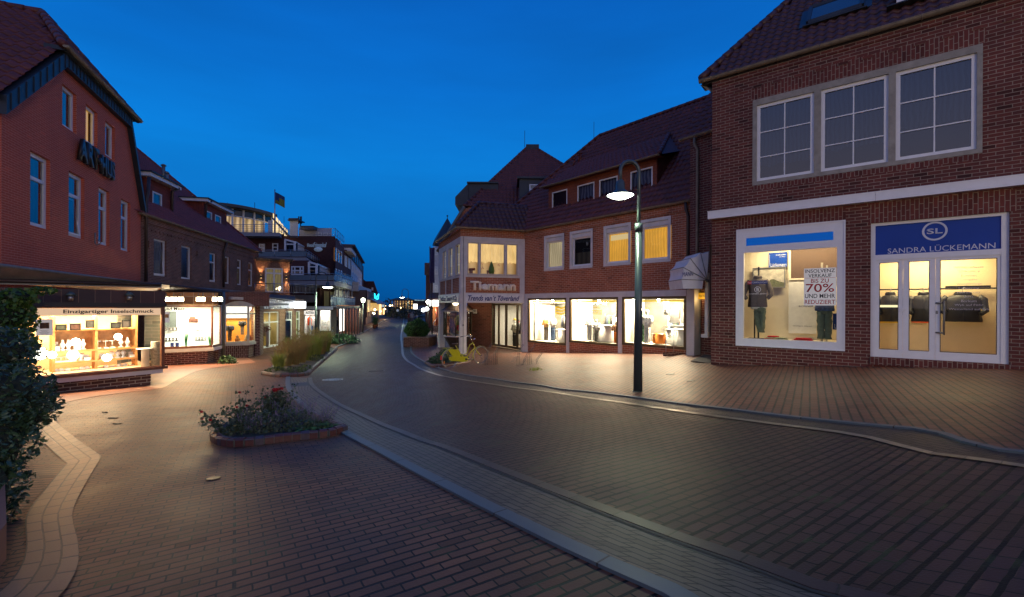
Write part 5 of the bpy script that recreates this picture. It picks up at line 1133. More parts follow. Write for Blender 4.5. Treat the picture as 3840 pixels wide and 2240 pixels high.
fp=Pl((0,yb+1.5),(1,0));q=fp.rect(1757,1868,689,770);mb=MB();mb.box(fp,q[0],q[1],q[2],q[3],-4,0);mb.prism([tuple(fp.pt(q[0]-.9,0,.1).xy),tuple(fp.pt(q[0],0,.1).xy),tuple(fp.pt(q[0],0,-4).xy),tuple(fp.pt(q[0]-.9,0,-4).xy)],[q[2]-.0,q[2],q[2],q[2]],[q[3]-.95,q[3],q[3],q[3]-.95]);mb.box(fp,q[0]-.1,q[1],q[3],q[3]+.1,-4,.15);dd=mb.build('dormer',LEAD,bH)
sp2=Pl.two((at(1757,700,yb+1.5).x-.92,yb+5),(at(1757,700,yb+1.5).x-.92,yb+1.5));
# ---------------- link building with the canopy ----------------
Lk=Pl.two(pd(2586,16.25),pd(2760,15.0));bK=thing('link_building',Lk.pt(.3,-1.8),'narrow brick link with side entrance wedged between the two shop buildings','building')
zk=Lk.z(2600,520);mb=MB();mb.box(Lk,.25,3.0,-2.2,zf1+.0,-1.2,-.35);mb.box(Lk,0,3.0,zf1,zk,-3,0)
mb.build('wall',B_R,bK);gutter(bK,Lk.pt(-.35,zk+.05,.12),Lk.pt(2.2,zk+.05,.12),.08)
rf=MB();roofpanel(rf,[Lk.pt(-.3,zk+.05,.1),Lk.pt(2.5,zk+.05,.1),Lk.pt(2.5,zk+4,-3.4),Lk.pt(-.1,zk+4,-3.4)],.23,.34,.028);rf.build('roof',TILE,bK)
downpipe(bK,[Lk.pt(.22,zk,.12),Lk.pt(.22,zk-.25,.12),Lk.pt(.30,zk-.45,.06),Lk.pt(.30,2.2,.06),Lk.pt(.27,.7,.06)],.05,GUTM)
mb=MB();q=[Lk.pt(.27,zf1+.0,.08),Lk.pt(1.0,zf1,.08)];gs=Lk.off(-.34);q=gs.rect(2619,2657,1099,1122);mb.box(gs,q[0],q[1],q[2],q[3],0.001,.03);g0=mb.build('brass_sign',plain('brass_plate',(.60,.36,.05),.3,.6,emit=(1,.55,.02),es=.25),None,gs.pt(q[0],q[2]));tag(g0,'lit brass name plate above the side entrance wall','sign')
ptext('lettering','Haus Hanita',gs,(q[0]+q[1])/2,(q[2]+q[3])/2,.09,BK,g0,.032,depth=.001,width=(q[1]-q[0])*.8,shear=.3)
point('plate_lamp',gs.pt(q[0]+.22,q[2]-.02,.22),3.5,(1,.65,.25),.03,bK)
mb=MB();mb.box(Lk,.95,1.05,-.9,zf1+.5,-.3,.75);mb.box(Lk,.85,1.08,-1.0,-.9,-.3,.8);mb.build('door_jamb',RENDER_W,bK)
# basket awning
pc=at(2652,1052,14.75);t=thing('basket_awning',pc,'white rounded canvas awning folded like a fan beside the near building','awning')
YB=pc.y+1.25;CV=plain('white_canvas',(.60,.60,.62),.7,noise=.12,scale=4,bump=.2)
rad=[(.93,93),(.92,76),(.90,52),(.88,28),(.82,2)];pp=[]
for r_,an in rad:pp.append((pc.x-math.cos(math.radians(an))*r_,pc.z+math.sin(math.radians(an))*r_))
mb=MB()
for(x0,z0),(x1,z1)in zip(pp[:-1],pp[1:]):
 for k in range(6):
  f0,f1=k/6,(k+1)/6;s0,s1=1-.05*math.sin(math.pi*f0),1-.05*math.sin(math.pi*f1)
  xa,za=x0+(x1-x0)*f0,z0+(z1-z0)*f0;xb,zb2=x0+(x1-x0)*f1,z0+(z1-z0)*f1
  xa,za=pc.x+(xa-pc.x)*s0,pc.z+(za-pc.z)*s0;xb,zb2=pc.x+(xb-pc.x)*s1,pc.z+(zb2-pc.z)*s1
  mb.face([(xa,pc.y,za),(xb,pc.y,zb2),(xb,YB,zb2),(xa,YB,za)]);mb.face([(xb,pc.y,zb2),(xa,pc.y,za),(pc.x,pc.y+.02,pc.z)])
x1,z1=pp[-1];mb.face([(x1,pc.y,z1),(pc.x-.12,pc.y,z1-.02),(pc.x-.16,pc.y,z1-.30),(x1+.05,pc.y,z1-.30)]);mb.face([(x1,YB,z1),(x1,pc.y,z1),(x1+.05,pc.y,z1-.30),(x1+.05,YB,z1-.30)])
mb.build('canvas',CV,t)
mb=MB()
for x_,z_ in pp:mb.tube([(pc.x,pc.y-.01,pc.z),(x_,pc.y-.01,z_),(x_,YB,z_)],.012,6)
mb.build('ribs',ZINC,t);mb=MB();mb.tube([(pc.x-.05,pc.y-.04,pc.z-.02),(pc.x+.06,pc.y-.02,pc.z-.02)],.045,8);mb.build('hinge_bracket',IRON,t)
text('lettering','MANN',(pp[-1][0]+.19,pc.y-.014,pp[-1][1]+.17),(1,0,.08),(0,0,1),.14,NAVY,t,depth=.001,width=.34)
# railing by the side entrance
t=thing('entrance_railing',gp(2497,1335),'thin curved iron railing on a low brick edge beside the third display window','railing')
ra0=gp(2497,1340);ra1=gp(2625,1308);top0=.62;top1=1.0
mb=MB();d_=(ra1-ra0);dn=Vector((d_.x,d_.y,0)).normalized();
for f in(0,.2,.4,.6,.8,1.0):
 b0=ra0+d_*f;mb.tube([b0,b0+Vector((0,0,.72 if f==0 else .98))],.011,6)
 if 0<f<1:b1=b0+dn*.08;mb.tube([b1+Vector((0,0,.1)),b1+dn*.10+Vector((0,0,.0)),b1+dn*.2+Vector((0,0,.1)),b1+dn*.2+Vector((0,0,.95))],.008,6)
mb.tube([ra0+Vector((0,0,.75)),ra0+d_*.15+Vector((0,0,.75)),ra0+d_*.22+Vector((0,0,1.0)),ra1+Vector((0,0,1.0))],.014,6);mb.tube([ra0+Vector((0,0,.1)),ra1+Vector((0,0,.1))],.009,6)
mb.tube([ra0+Vector((0,0,.72)),ra0+Vector((-.10,0,.85)),ra0+Vector((-.12,0,1.0)),ra0+Vector((-.03,0,1.12)),ra0+Vector((.05,0,1.05))],.010,6)
mb.build('bars',STEEL,t)
mb=MB();q=[gp(2486,1345),gp(2510,1338),gp(2640,1308),gp(2636,1318)];mb.prism([(a.x,a.y)for a in q],[a.z for a in q],[a.z+.13 for a in q]);mb.build('brick_edge',B_PL,t)
# ---------------- left: red half-hipped gable house and brown brick row ----------------
LA=Pl.vp(528,18.0,1203);LA=Pl(LA.P,LA.d)
bA=thing('red_gable_house',LA.pt(0,-2.6),'smooth red brick gable house with tall white windows and zinc clad verge on the left','building')
uu=lambda x,y=1140:LA.u(x,y)
zs=LA.z(27,1004);uL,uR=uu(6,411),uu(529,713);uc0,uc1=uu(223,245),uu(476,473)
zE=(LA.z(8,411)+LA.z(528,713))/2;zT=(LA.z(223,245)+LA.z(476,473))/2
lw=[LA.rect(114,180,563,843),LA.rect(258,310,642,887),LA.rect(370,405,699,914),LA.rect(454,484,743,936)]
aw=[LA.rect(234,282,310,466),LA.rect(322,361,388,530),LA.rect(395,427,452,582)]
z0=sum(q[2]for q in lw)/4;z1=sum(q[3]for q in lw)/4;z2=sum(q[2]for q in aw)/3;z3=sum(q[3]for q in aw)/3
mb=MB();zm=(z1+z2)/2
wall(mb,LA,uL,uR,zs-.25,min(zE,zm),[(q[0],q[1]+.10,z0,z1,.16)for q in lw])
# attic gable field with its openings: columns clipped by the slanting verges
zlow=min(zE,zm);us=sorted({uL,uR,uc0,uc1,*[q[0]for q in aw],*[q[1]+.08 for q in aw]})
def topz(u):return zE+(zT-zE)*(u-uL)/(uc0-uL)if u<uc0 else(zT if u<uc1 else zT-(zT-zE)*(u-uc1)/(uR-uc1))
for a,b in zip(us[:-1],us[1:]):
 m_=(a+b)/2;hole=[q for q in aw if q[0]<m_<q[1]+.08];P=LA.pt
 if hole:
  for c_,d_ in((zlow,z2),):mb.face([P(a,c_),P(b,c_),P(b,d_),P(a,d_)],[(a,c_),(b,c_),(b,d_),(a,d_)])
  mb.face([P(a,z3),P(b,z3),P(b,topz(b)),P(a,topz(a))],[(a,z3),(b,z3),(b,topz(b)),(a,topz(a))]);r=.16
  mb.face([P(a,z2,0),P(a,z3,0),P(a,z3,-r),P(a,z2,-r)]);mb.face([P(b,z2,-r),P(b,z3,-r),P(b,z3,0),P(b,z2,0)],[(b+r,z2),(b+r,z3),(b,z3),(b,z2)])
  mb.face([P(a,z3,0),P(b,z3,0),P(b,z3,-r),P(a,z3,-r)]);mb.face([P(a,z2,-r),P(b,z2,-r),P(b,z2,0),P(a,z2,0)])
 else:mb.face([P(a,zlow),P(b,zlow),P(b,topz(b)),P(a,topz(a))],[(a,zlow),(b,zlow),(b,topz(b)),(a,topz(a))])
mb.face([P(uL,zs-.25,-9),P(uL,zs-.25,0),P(uL,zE,0),P(uL,zE,-9)]);mb.face([P(uR,zs-.25,0),P(uR,zs-.25,-9),P(uR,zE,-9),P(uR,zE,0)])
mb.build('wall',B_LA,bA)
for i,q in enumerate(lw):window(bA,LA,q[0],q[1]+.10,z0,z1,off=-.13,fr=.10,hb=(.66,),back='dark',bar=.09,tilt=.62 if i in(1,)else False,name='window')
for i,q in enumerate(aw):
 wn=window(bA,LA,q[0],q[1]+.08,z2,z3,off=-.13,fr=.09,back=emis('amber_room',(1,.50,.06),.62)if i==1 else 'dark',glassm=GL if i==1 else None)
def band(mb,a,b,h,o0,o1,m=0):
 P=LA.pt;(ua,za),(ub,zb)=a,b
 v=[P(ua,za,o1),P(ub,zb,o1),P(ub,zb+h,o1),P(ua,za+h,o1),P(ua,za,o0),P(ub,zb,o0),P(ub,zb+h,o0),P(ua,za+h,o0)]
 for f in((0,1,2,3),(5,4,7,6),(4,0,3,7),(1,5,6,2),(3,2,6,7),(4,5,1,0)):mb.face([v[i]for i in f],None,m)
mb=MB();h=.42
band(mb,(uL-.2,zE-.25),(uc0,zT-.02),h,-.05,.18);band(mb,(uc0+.002,zT-.02),(uc1,zT-.02),h*.8,-.05,.16);band(mb,(uc1+.002,zT-.05),(uR+.05,zE-.9),h*.7,-.05,.16)
for k in range(9):f=(k+.5)/9;a=uL-.2+(uc0-uL+.2)*f;z_=zE-.25+(zT-.02-zE+.25)*f;mb.box(LA,a-.012,a+.012,z_+.02,z_+h-.02,.18,.20)
for k in range(22):f=(k+.5)/22;a=uc0+(uc1-uc0)*f;mb.box(LA,a-.012,a+.012,zT,zT+h*.8-.03,.16,.18)
mb.build('zinc_verge',LEAD,bA)
mb=MB();mb.box(LA,uc0-.3,uc1+.25,zT+h*.8-.06,zT+h*.8+.05,-.2,.27);mb.build('eave_board',LEAD,bA)
gutter(bA,LA.pt(uc0-.45,zT+h*.8+.03,.30),LA.pt(uc1+.35,zT+h*.8+.03,.30),.07,GUTM)
# roof
um=(uL+uR)/2;apx=Vector(at(158,54,1));am=LA.pt(um,0,-1.15);zA=LA.off(-1.15).z(165,54)
A=Vector((am.x,am.y,zA));e0=LA.pt(uc0-.45,zT+.36,.26);e1=LA.pt(uc1+.35,zT+.36,.26)
B0=LA.pt(uL-.35,zE+.1,-.0);B1=LA.pt(uR+.15,zE-.6,-.0);back=Vector((-LA.n.x,-LA.n.y,0))
rf=MB();roofpanel(rf,[e0,e1,A],.22,.30,.026)
r1_=A+back*9;lo0=B0+back*10;P_e0=LA.pt(uc0-.1,zT+.32,.1)
roofpanel(rf,[lo0,B0,P_e0,A,r1_],.26,.34,.034);rf.face([B1,B1+back*10,r1_,A,LA.pt(uc1,zT+.3,.1)])
ro=rf.build('roof',TILE,bA);mb=MB();ridge(mb,e0,A,.10);mb.build('hip_tiles',TILE,ro);mb=MB();ridge(mb,e1,A,.10);mb.build('hip_tiles',TILE,ro);mb=MB();ridge(mb,A,r1_,.10);mb.build('ridge_tiles',TILE,ro)
# raised letters
def slant(s,x,y,wd,h,sh=0):return ptext('raised_sign_letters',s,LA,uu(x,y),LA.z(x,y),h,DARKP,bA,.05,depth=.08,width=wd,bold=.04)
slant('ART',318,578,LA.u(352)-LA.u(276),.66);slant('HUS',390,630,LA.u(416)-LA.u(366),.62)
mb=MB();c_=LA.pt(uu(357),LA.z(357,602),.05);mb.tube([c_,c_+Vector((LA.n.x*.08,LA.n.y*.08,0))],.11,14);mb.build('sign_dot',DARKP,bA)
mb=MB();c_=LA.pt(uu(350,895),LA.z(350,895),.04);mb.tube([c_+Vector((0,0,.18)),c_,c_+Vector((0,0,-.14)),c_+Vector((.05,0,-.2)),c_+Vector((.1,.1,-.12)),c_+Vector((.03,.05,-.02))],.018,6);mb.build('wall_anchor',ZINC,bA)
# brown brick row
LB=Pl.vp(532,18.1,1580);bB=thing('brown_brick_row',LB.pt(0,-2.7),'long brown brick house with red tiled roof, two dormers and a row of six windows','building')
ub=lambda x,y=1100:LB.u(x,y)
zeB=(LB.z(544,816)+LB.z(900,925))/2;zsB=.78;uE=ub(966)
bw_=[(577,624,892,1031),(680,718,920,1044),(786,811,946,1057),(841,862,960,1064),(890,907,973,1069),(932,949,984,1073)]
qs=[LB.rect(*b)for b in bw_];z0=sum(q[2]for q in qs)/6;z1=sum(q[3]for q in qs)/6
mb=MB();wall(mb,LB,-.3,uE,zsB-.3,zeB,[(q[0],q[1],z0,z1,.13)for q in qs])
for k in range(int(uE/.30)):mb.box(LB,k*.3,k*.3+.14,zeB-.52,zeB-.45,0,.03)
mb.box(LB,-.1,uE,zeB-.25,zeB,0,.05)
mb.face([LB.pt(uE,zsB-.3,0),LB.pt(uE,zsB-.3,-16),LB.pt(uE,zeB,-16),LB.pt(uE,zeB,0)])
for q in((659,938),(738,950),(556,915)):mb.box(LB,ub(q[0])-.05,ub(q[0])+.05,LB.z(*q)-.15,LB.z(*q)+.12,0,.05)
mb.build('wall',B_LB,bB)
for i,q in enumerate(qs):window(bB,LB,q[0],q[1],z0,z1,off=-.12,fr=.07,hb=(.68,)if i in(2,4,5)else(),back='dark',tilt=.95 if i==0 else(.66 if i==2 else False),bar=.08)
gutter(bB,LB.pt(-.4,zeB+.06,.14),LB.pt(uE+.3,zeB+.06,.14),.08)
downpipe(bB,[LB.pt(ub(838),zeB,.14),LB.pt(ub(838),zeB-.2,.12),LB.pt(ub(833),zeB-.55,.08),LB.pt(ub(833),.95,.08)],.06)
downpipe(bA,[LA.pt(uu(540),5.1,.15),LA.pt(uu(536),4.5,.15),LA.pt(uu(533),4.2,.12),LA.pt(uu(533),.9,.12)],.06)
# roof with straight far verge
pit=math.atan2(1,1.25);dR=14.0;eA=LB.pt(-1.2,zeB+.1,.12);eB=LB.pt(uE+.35,zeB+.1,.12)
a,v=pv(506,560);vd=(at(506,560,30)-eB)
# verge goes straight back; its slope is solved from the photographed line
def vergez(s):
 p=LB.pt(uE+.35,0,.12-s);aa=p.x/p.y;xp=1920+aa*F;yp=952+(xp-979)*.829;return pv(xp,yp)[1]*p.y
tp=vergez(10.0);slope=(tp-eB.z)/10.0
tB=LB.pt(uE+.35,zeB+.1+slope*dR,.12-dR);tA=LB.pt(-1.2,zeB+.1+slope*dR,.12-dR)
rf=MB();roofpanel(rf,[eA,eB,tB,tA],.20,.26,.014);rf.face([eB,LB.pt(uE+.35,zeB,-dR),tB]);ro=rf.build('roof',TILE3,bB)
mb=MB();ridge(mb,eB+Vector((0,0,.05)),tB+Vector((0,0,.05)),.08);mb.build('verge_tiles',TILE3,ro)
def LBo(s):return LB.off(-s)
def dormer(s,x0,x1,yt,yb,wins,nm_lab,yref):
 P_=LBo(s);a,b=P_.u(x0,yref),P_.u(x1,yref);z1_=(P_.z(x0,yt[0])+P_.z(x1,yt[1]))/2;z0_=zeB+slope*s-.05
 qs=[P_.rect(*w)for w in wins];zl=sum(q[2]for q in qs)/len(qs);zt=sum(q[3]for q in qs)/len(qs)
 mb=MB();wall(mb,P_,a,b,z0_-.2,z1_,[(q[0],q[1],zl,zt,.05)for q in qs]);L_=(z1_-z0_)/slope+.1
 mb.face([P_.pt(a,z0_-.2,0),P_.pt(a,z1_,0),P_.pt(a,z1_,-L_)]);mb.face([P_.pt(b,z0_-.2,0),P_.pt(b,z1_,-L_),P_.pt(b,z1_,0)])
 do_=mb.build('dormer',TILEH2,bB)
 for q in qs:window(do_,P_,q[0],q[1],zl,zt,off=-.03,fr=.06,back='dark',sill=False,glassm=GLD)
 mb=MB();mb.box(P_,a-.25,b+.35,z1_,z1_+.16,-L_-.3,.30);mb.build('dormer_fascia',WHITE,do_)
 mb=MB();mb.box(P_,a-.3,b+.4,z1_+.16,z1_+.22,-L_-.5,.38);mb.build('dormer_roof',LEAD,do_);return a,b,z0_,z1_,P_,do_
TILEH2=brick('red_hung_tiles',(.20,.045,.032),(.17,.04,.03),(.05,.02,.018),bw=.17,bh=.13,ms=.005,dark=.8)
d1=dormer(.9,548,640,(665,705),784,[(571,606,716,773)],'',740)
d2=dormer(1.6,764,850,(757,800),860,[(769,794,787,854),(806,828,805,867)],'',800)
mb=MB();P_=d2[4];L2=2.6
for(dd,x)in((d1,640),(d2,770)):pass
downpipe(d1[5],[d1[4].pt(d1[1]+.15,d1[3]+.05,.3),d1[4].pt(d1[1]-.02,d1[3]-.15,.08),d1[4].pt(d1[1]-.02,d1[2]-.1,.06)],.06)
downpipe(d2[5],[d2[4].pt(d2[0]+.2,d2[3]+.12,.35),d2[4].pt(d2[0]+.08,d2[3]-.1,.1),d2[4].pt(d2[0]+.08,d2[2]-.1,.06)],.05)
mb=MB();n_=(eB-eA).cross(tA-eA).normalized();n_=n_ if n_.z>0 else-n_
for xx,yy,hh,rr in((613,680,.9,.09),(626,692,.65,.08)):
 a,v=pv(xx,yy-0);dr=Vector((a,1,v));P0=dr*(eA.dot(n_)/dr.dot(n_));mb.tube([P0,P0+Vector((0,0,hh))],rr,8);mb.lathe(P0+Vector((0,0,hh)),[(rr*1.6,0),(rr*1.6,.04),(rr*.8,.1)],10)
 mb.build('flue_pipe',ZINC,ro);mb=MB()
# ---------------- projecting jewellery shop window ----------------
LS=Pl.vp(163,10.5,3120);us=lambda x,y=1200:LS.u(x,y)
zt=LS.z(350,1151);zb=(LS.z(160,1422)+LS.z(600,1380))/2;gz=-2.35;a0,a1=us(60),us(614)
bS=thing('jewellery_shop_bay',LS.pt(a0,gz),'brightly lit projecting jewellery shop window with brown frame on a low brick plinth','shop front')
WF=WOODF
mb=MB();wall(mb,LS,a0,a1,zb,zt,[(us(128)-.3,a1-.06,zb+.07,zt-.03,.06)]);mb.box(LS,a1-.05,a1+.02,zb-.02,zt,-.07,.03);mb.box(LS,a0,a1+.08,zb-.02,zb+.05,-.1,.05);mb.build('window_frame',WF,bS)
mb=MB();mb.box(LS,a0,a1-.02,zb-.13,zb-.021,-1.5,.02);mb.build('white_sill',RENDER_W,bS)
mb=MB();mb.box(LS,a0,us(576),gz-.2,zb-.13,-1.6,-.18);mb.build('plinth',B_PL,bS)
pane(bS,LS,a0+.02,a1-.05,zb+.06,zt-.03,-.035)
Sd=Pl.two(LS.pt(a1,0,-.04).xy,LS.pt(a1,0,-1.5).xy);pane(bS,Sd,0,1.4,zb+.06,zt-.03,0)
HONEY=plain('honey_wood',(.55,.27,.09),.5,noise=.3,scale=10);SHC=plain('bright_shop_wall',(.62,.42,.24),.85)
us0=us(515)
mb=MB();P=LS.pt;z0_,z1_=zb+.03,zt
mb.face([P(a0,z0_,-1.6),P(us0,z0_,-1.6),P(us0,z1_,-1.6),P(a0,z1_,-1.6)]);mb.face([P(us0,z0_,-1.6),P(a1+.1,z0_,-2.4),P(a1+.1,z1_,-2.4),P(us0,z1_,-1.6)],None,1);mb.face([P(us0,z0_,-1.6),P(a1,z0_,-1.6),P(a1+.1,z0_,-2.4)]);mb.face([P(a0,z0_,0),P(a0,z0_,-1.6),P(a0,z1_,-1.6),P(a0,z1_,0)])
mb.face([P(a0,z0_,-.06),P(a1-.05,z0_,-.06),P(a1-.05,z0_,-1.6),P(a0,z0_,-1.6)]);mb.face([P(a0,z1_,-1.6),P(a1,z1_,-1.6),P(a1,z1_,-.06),P(a0,z1_,-.06)])
mb.build('shop_interior',[SHC,brick('green_grey_tiled_wall',(.25,.28,.22),(.30,.30,.24),(.4,.38,.3),bw=.4,bh=.1)],bS)
area('bay_light',P((a0+a1)/2,zt-.03,-.75),2.4,330,(1,.74,.44),(0,0,-1),.9,bS,pl=LS)
area('bay_light',P((a0+a1)/2,zt-.08,-1.3),1.2,150,(1,.56,.24),(LS.n.x,LS.n.y,-.8),.4,bS)  # second lamp added at the back, aimed out to warm the paving
# slate fascia and canopy
mb=MB();mb.box(LS,a0-1,a1+.05,zt+.0,zt+.10,-.4,.05);mb.build('beam',DARKP,bS)
mb=MB();zc=LS.z(350,1086);mb.box(LS,a0-1,a1+.04,zt+.10,zc,-.4,0);mb.build('slate_fascia',SLATE,bS)
E0,E1=at(-160,1063,9.55),at(606,1080,12.55);W0,W1_=LA.pt(uL-.5,zs+.0,.02),LA.pt(uR,zs,.02)
mb=MB();up_=Vector((0,0,.10));mb.face([E0+up_,E1+up_,W1_,W0]);mb.face([E0,E1,E1+up_,E0+up_]);X1=LB.pt(ub(640),zsB-.0,.02);mb.face([E1,X1-up_,X1+Vector((0,0,.05)),E1+up_]);mb.face([E1+up_,X1+Vector((0,0,.05)),W1_])
mb.build('canopy_roof',ZINC,bS);mb=MB();mb.face([E0,W0-up_*3.6,W1_-up_*3.6,X1-up_,E1][::1]);mb.build('canopy_soffit',RENDER_W,bS)
mb=MB();mb.tube([E0+Vector((0,-.05,.08)),E1+Vector((0,-.05,.08))],.045,8);mb.build('canopy_gutter',PIPE,bS);mb=MB();mb.tube([LA.pt(uL-.5,zs+.02,.06),LA.pt(uR,zs+.02,.06)],.05,8);mb.tube([LB.pt(0,zsB+.02,.06),LB.pt(uE,zsB+.02,.06)],.04,8);mb.build('lead_flashing',ZINC,bA)
for xx in(261,480):
 c_=LS.pt(us(xx),LS.z(xx,1112),.10);t=thing('bulkhead_lamp',c_,('left' if xx<400 else 'right')+' of two small unlit ship lamps on the slate fascia above the shop lettering','lamp','ship lamps on the slate fascia')
 mb=MB();mb.lathe(c_,[(.05,-.10),(.06,-.04),(.05,.03)],10);mb.build('glass_globe',STEEL,t);mb=MB();mb.lathe(c_,[(.11,.02),(.06,.08),(.02,.11)],10);mb.tube([c_+Vector((0,0,.08)),c_+Vector((LS.n.x*-.12,LS.n.y*-.12,.12))],.015,6);mb.build('hood',plain('green_bronze',(.10,.13,.11),.5,.5),t)
# lettered band in the window
mb=MB();zb1=LS.z(350,1184);mb.box(LS,a0+.05,a1-.06,zb1,zt-.035,-.034,-.030);lb=mb.build('lettered_band',emis('lit_letter_band',(1,.66,.42),.75),bS)
ptext('window_letters','Einzigartiger Inselschmuck',LS,(us(238)+us(579))/2,LS.z(408,1170),.115,BK,lb,-.028,depth=.002,width=us(579)-us(238),bold=.025)
# shelving
SH=LS.off(-.85)
mb=MB();ux=lambda x:SH.u(x,1250);zz=lambda y,x=380:SH.z(x,y)
ys_=[1236,1312,1352,1402]
for x in(202,362,512):mb.box(SH,ux(x)-.025,ux(x)+.025,zb+.03,zz(1185),-.3,.0)
for y in ys_[:1]+ys_[1:]:mb.box(SH,ux(202),ux(512),zz(y)-.02,zz(y)+.02,-.3,.01)
tag(mb.build('shelving_unit',HONEY,None,SH.pt(ux(202),zb)),'honey wood shelving unit inside the jewellery window','shelves')
mb=MB();mb.box(SH,ux(202),ux(512),zz(1310),zz(1240),-.32,-.30);tag(mb.build('wood_back_panel',HONEY,None,SH.pt(ux(360),zz(1310))),'orange lit wooden panel behind the upper shelf of jewellery','panel')
for i,(x0,x1,y0,y1)in enumerate([(207,250,1217,1240),(261,303,1214,1239),(321,354,1201,1231),(414,452,1210,1232),(457,486,1201,1230)]):
 Q=LS.off(-.80);q=Q.rect(x0,x1,y0,y1);t=thing('framed_print',Q.pt(q[0],q[2]),['small landscape print of a thatched house, first from the left on the shelf','small landscape print of red roofs, second on the shelf','upright print of a bird on an easel, third on the shelf','small landscape print of dark dunes, fourth on the shelf','upright pale print, last on the right of the shelf'][i],'picture','small prints on the jewellery shelf')
 mb=MB()
 for a,b,c_,d_ in((q[0],q[1],q[2],q[2]+.02),(q[0],q[1],q[3]-.02,q[3]),(q[0],q[0]+.02,q[2],q[3]),(q[1]-.02,q[1],q[2],q[3])):mb.box(Q,a,b,c_,d_,0,.02)
 mb.build('frame',DK,t);mb=MB();mb.box(Q,q[0]+.018,q[1]-.018,q[2]+.018,q[3]-.018,0,.01);mb.build('print',plain('print_%d'%i,[(.03,.035,.025),(.07,.03,.02),(.04,.04,.035),(.03,.03,.025),(.06,.05,.045)][i],.6,noise=.5,scale=12),t)
Q=LS.off(-.06);q=Q.rect(135,198,1198,1260);t=thing('notice',Q.pt(q[0],q[2]),'white notice with a brown photograph at the left of the jewellery window','notice');mb=MB();mb.box(Q,q[0],q[1],q[2],q[3],0,.004);mb.build('sheet',emis('notice_paper',(.55,.46,.46),.8),t)
mb=MB();mb.box(Q,q[0]+.06,q[1]-.06,q[2]+.16,q[3]-.08,.004,.006);mb.build('photograph',plain('brown_photo',(.22,.10,.05),.7,noise=.6,scale=10),t)
for k in range(5):mb=MB();w_=.05+.02*(k%3);mb.box(Q,(q[0]+q[1])/2-w_,(q[0]+q[1])/2+w_,q[2]+.03+k*.022,q[2]+.036+k*.022,.004,.0055);mb.build('text_line',BK,t)
r_=random.Random(9);JW=plain('white_jewellery_bust',(.88,.86,.82),.7);GLOW=emis('shelf_glow',(1,.90,.70),5)
k=0
for(y,hmax)in((1312,.32),(1352,.2),(1402,.22)):
 x=214
 while x<505:
  wv=r_.uniform(18,34);u_=ux(x);z_=zz(y)+.021;kind=r_.choice(('bust','box','stand'));k+=1
  if abs(x-360)>12:
   mb=MB()
   if kind=='bust':mb.lathe(SH.pt(u_,z_,-.12),[(.05,0),(.06,.02),(.02,.05),(.045,.10),(.06,.15),(.03,.19),(.022,hmax*.85)],10)
   elif kind=='box':mb.box(SH,u_-.06,u_+.06,z_,z_+hmax*.35,-.2,-.04);mb.box(SH,u_-.055,u_+.055,z_+hmax*.35,z_+hmax*.7,-.2,-.19)
   else:mb.box(SH,u_-.05,u_+.05,z_,z_+.03,-.2,-.04);mb.tube([SH.pt(u_,z_+.03,-.12),SH.pt(u_,z_+hmax*.6,-.12)],.008,6);mb.tube([SH.pt(u_-.06,z_+hmax*.6,-.12),SH.pt(u_+.06,z_+hmax*.6,-.12)],.012,6)
   o=mb.build({'bust':'jewellery_bust','box':'jewellery_box','stand':'jewellery_stand'}[kind],JW,None,SH.pt(u_,z_,-.12))
   tag(o,{'bust':'white jewellery bust','box':'open white jewellery box','stand':'white T shaped jewellery stand'}[kind]+' on a shelf of the projecting jewellery window',{'bust':'bust','box':'box','stand':'stand'}[kind],{'bust':'jewellery busts','box':'jewellery boxes','stand':'jewellery stands'}[kind])
  x+=wv
for i,(x,y,r)in enumerate(((170,1325,.16),(310,1282,.10),(472,1262,.09),(300,1330,.12),(430,1340,.10),(220,1330,.09))):
 c_=LS.off(-.6).pt(us(x),LS.off(-.6).z(x,y));mb=MB();mb.lathe(c_,[(.001,-r),(r*.7,-r*.7),(r,0),(r*.7,r*.7),(.001,r)],12);tag(mb.build('glowing_lamp',emis('globe_glow',(1,.93,.78),12),None,c_),['large glowing globe low on the left of the jewellery window','glowing globe on the upper shelf, middle','glowing globe on the upper shelf, right','glowing globe on the second shelf, left of the post','glowing globe on the second shelf, right of the post','small glowing globe beside the big one'][i],'lamp','glowing lamps in the jewellery window')
mb=MB();Q=LS.off(-.5);c_=Q.pt(Q.u(545,1300),zb+.03)
mb.lathe(c_,[(.09,0),(.09,.45),(.20,.47),(.20,.49)],14);tag(mb.build('round_pedestal',JW,None,c_),'white round pedestal with a flat top at the right end of the jewellery window','pedestal')
c_=Q.pt(Q.u(585,1300),zb+.03);mb=MB();mb.lathe(c_,[(.13,0),(.10,.2),(.13,.45),(.11,.62),(.12,.66)],12);tag(mb.build('driftwood_column',plain('pale_driftwood',(.5,.45,.35),.9,noise=.6,scale=25,bump=.8),None,c_),'pale driftwood column beside the round pedestal','column')
# ---------------- recessed and angled shop bays under the brown row ----------------
LM=Pl.two(pd(612,19.2),pd(798,20.2));LMs=Pl.two(pd(799,20.2),pd(829,21.2));wM=(Vector(pd(798,20.2))-Vector(pd(612,19.2))).length;wMs=(Vector(pd(829,21.2))-Vector(pd(799,20.2))).length
bM=thing('angled_shop_bay',LM.pt(0,-2.7),'angled brown-framed shop bay on a brick base under glaring floodlights','shop front')
zt=LM.z(700,1147);zb=LM.z(617,1311);gz=-2.9
mb=MB();wall(mb,LM,0,wM,zb,zt,[(.05,wM-.06,zb+.10,zt-.05,.05)]);wall(mb,LMs,0,wMs,zb,zt,[(.05,wMs-.05,zb+.10,zt-.05,.05)]);mb.build('window_frame',WF,bM)
mb=MB();mb.box(LM,0,wM,zb-.14,zb-.001,-.6,.05);mb.box(LMs,0,wMs,zb-.14,zb-.001,-.5,.05);mb.build('white_sill',RENDER_W,bM)
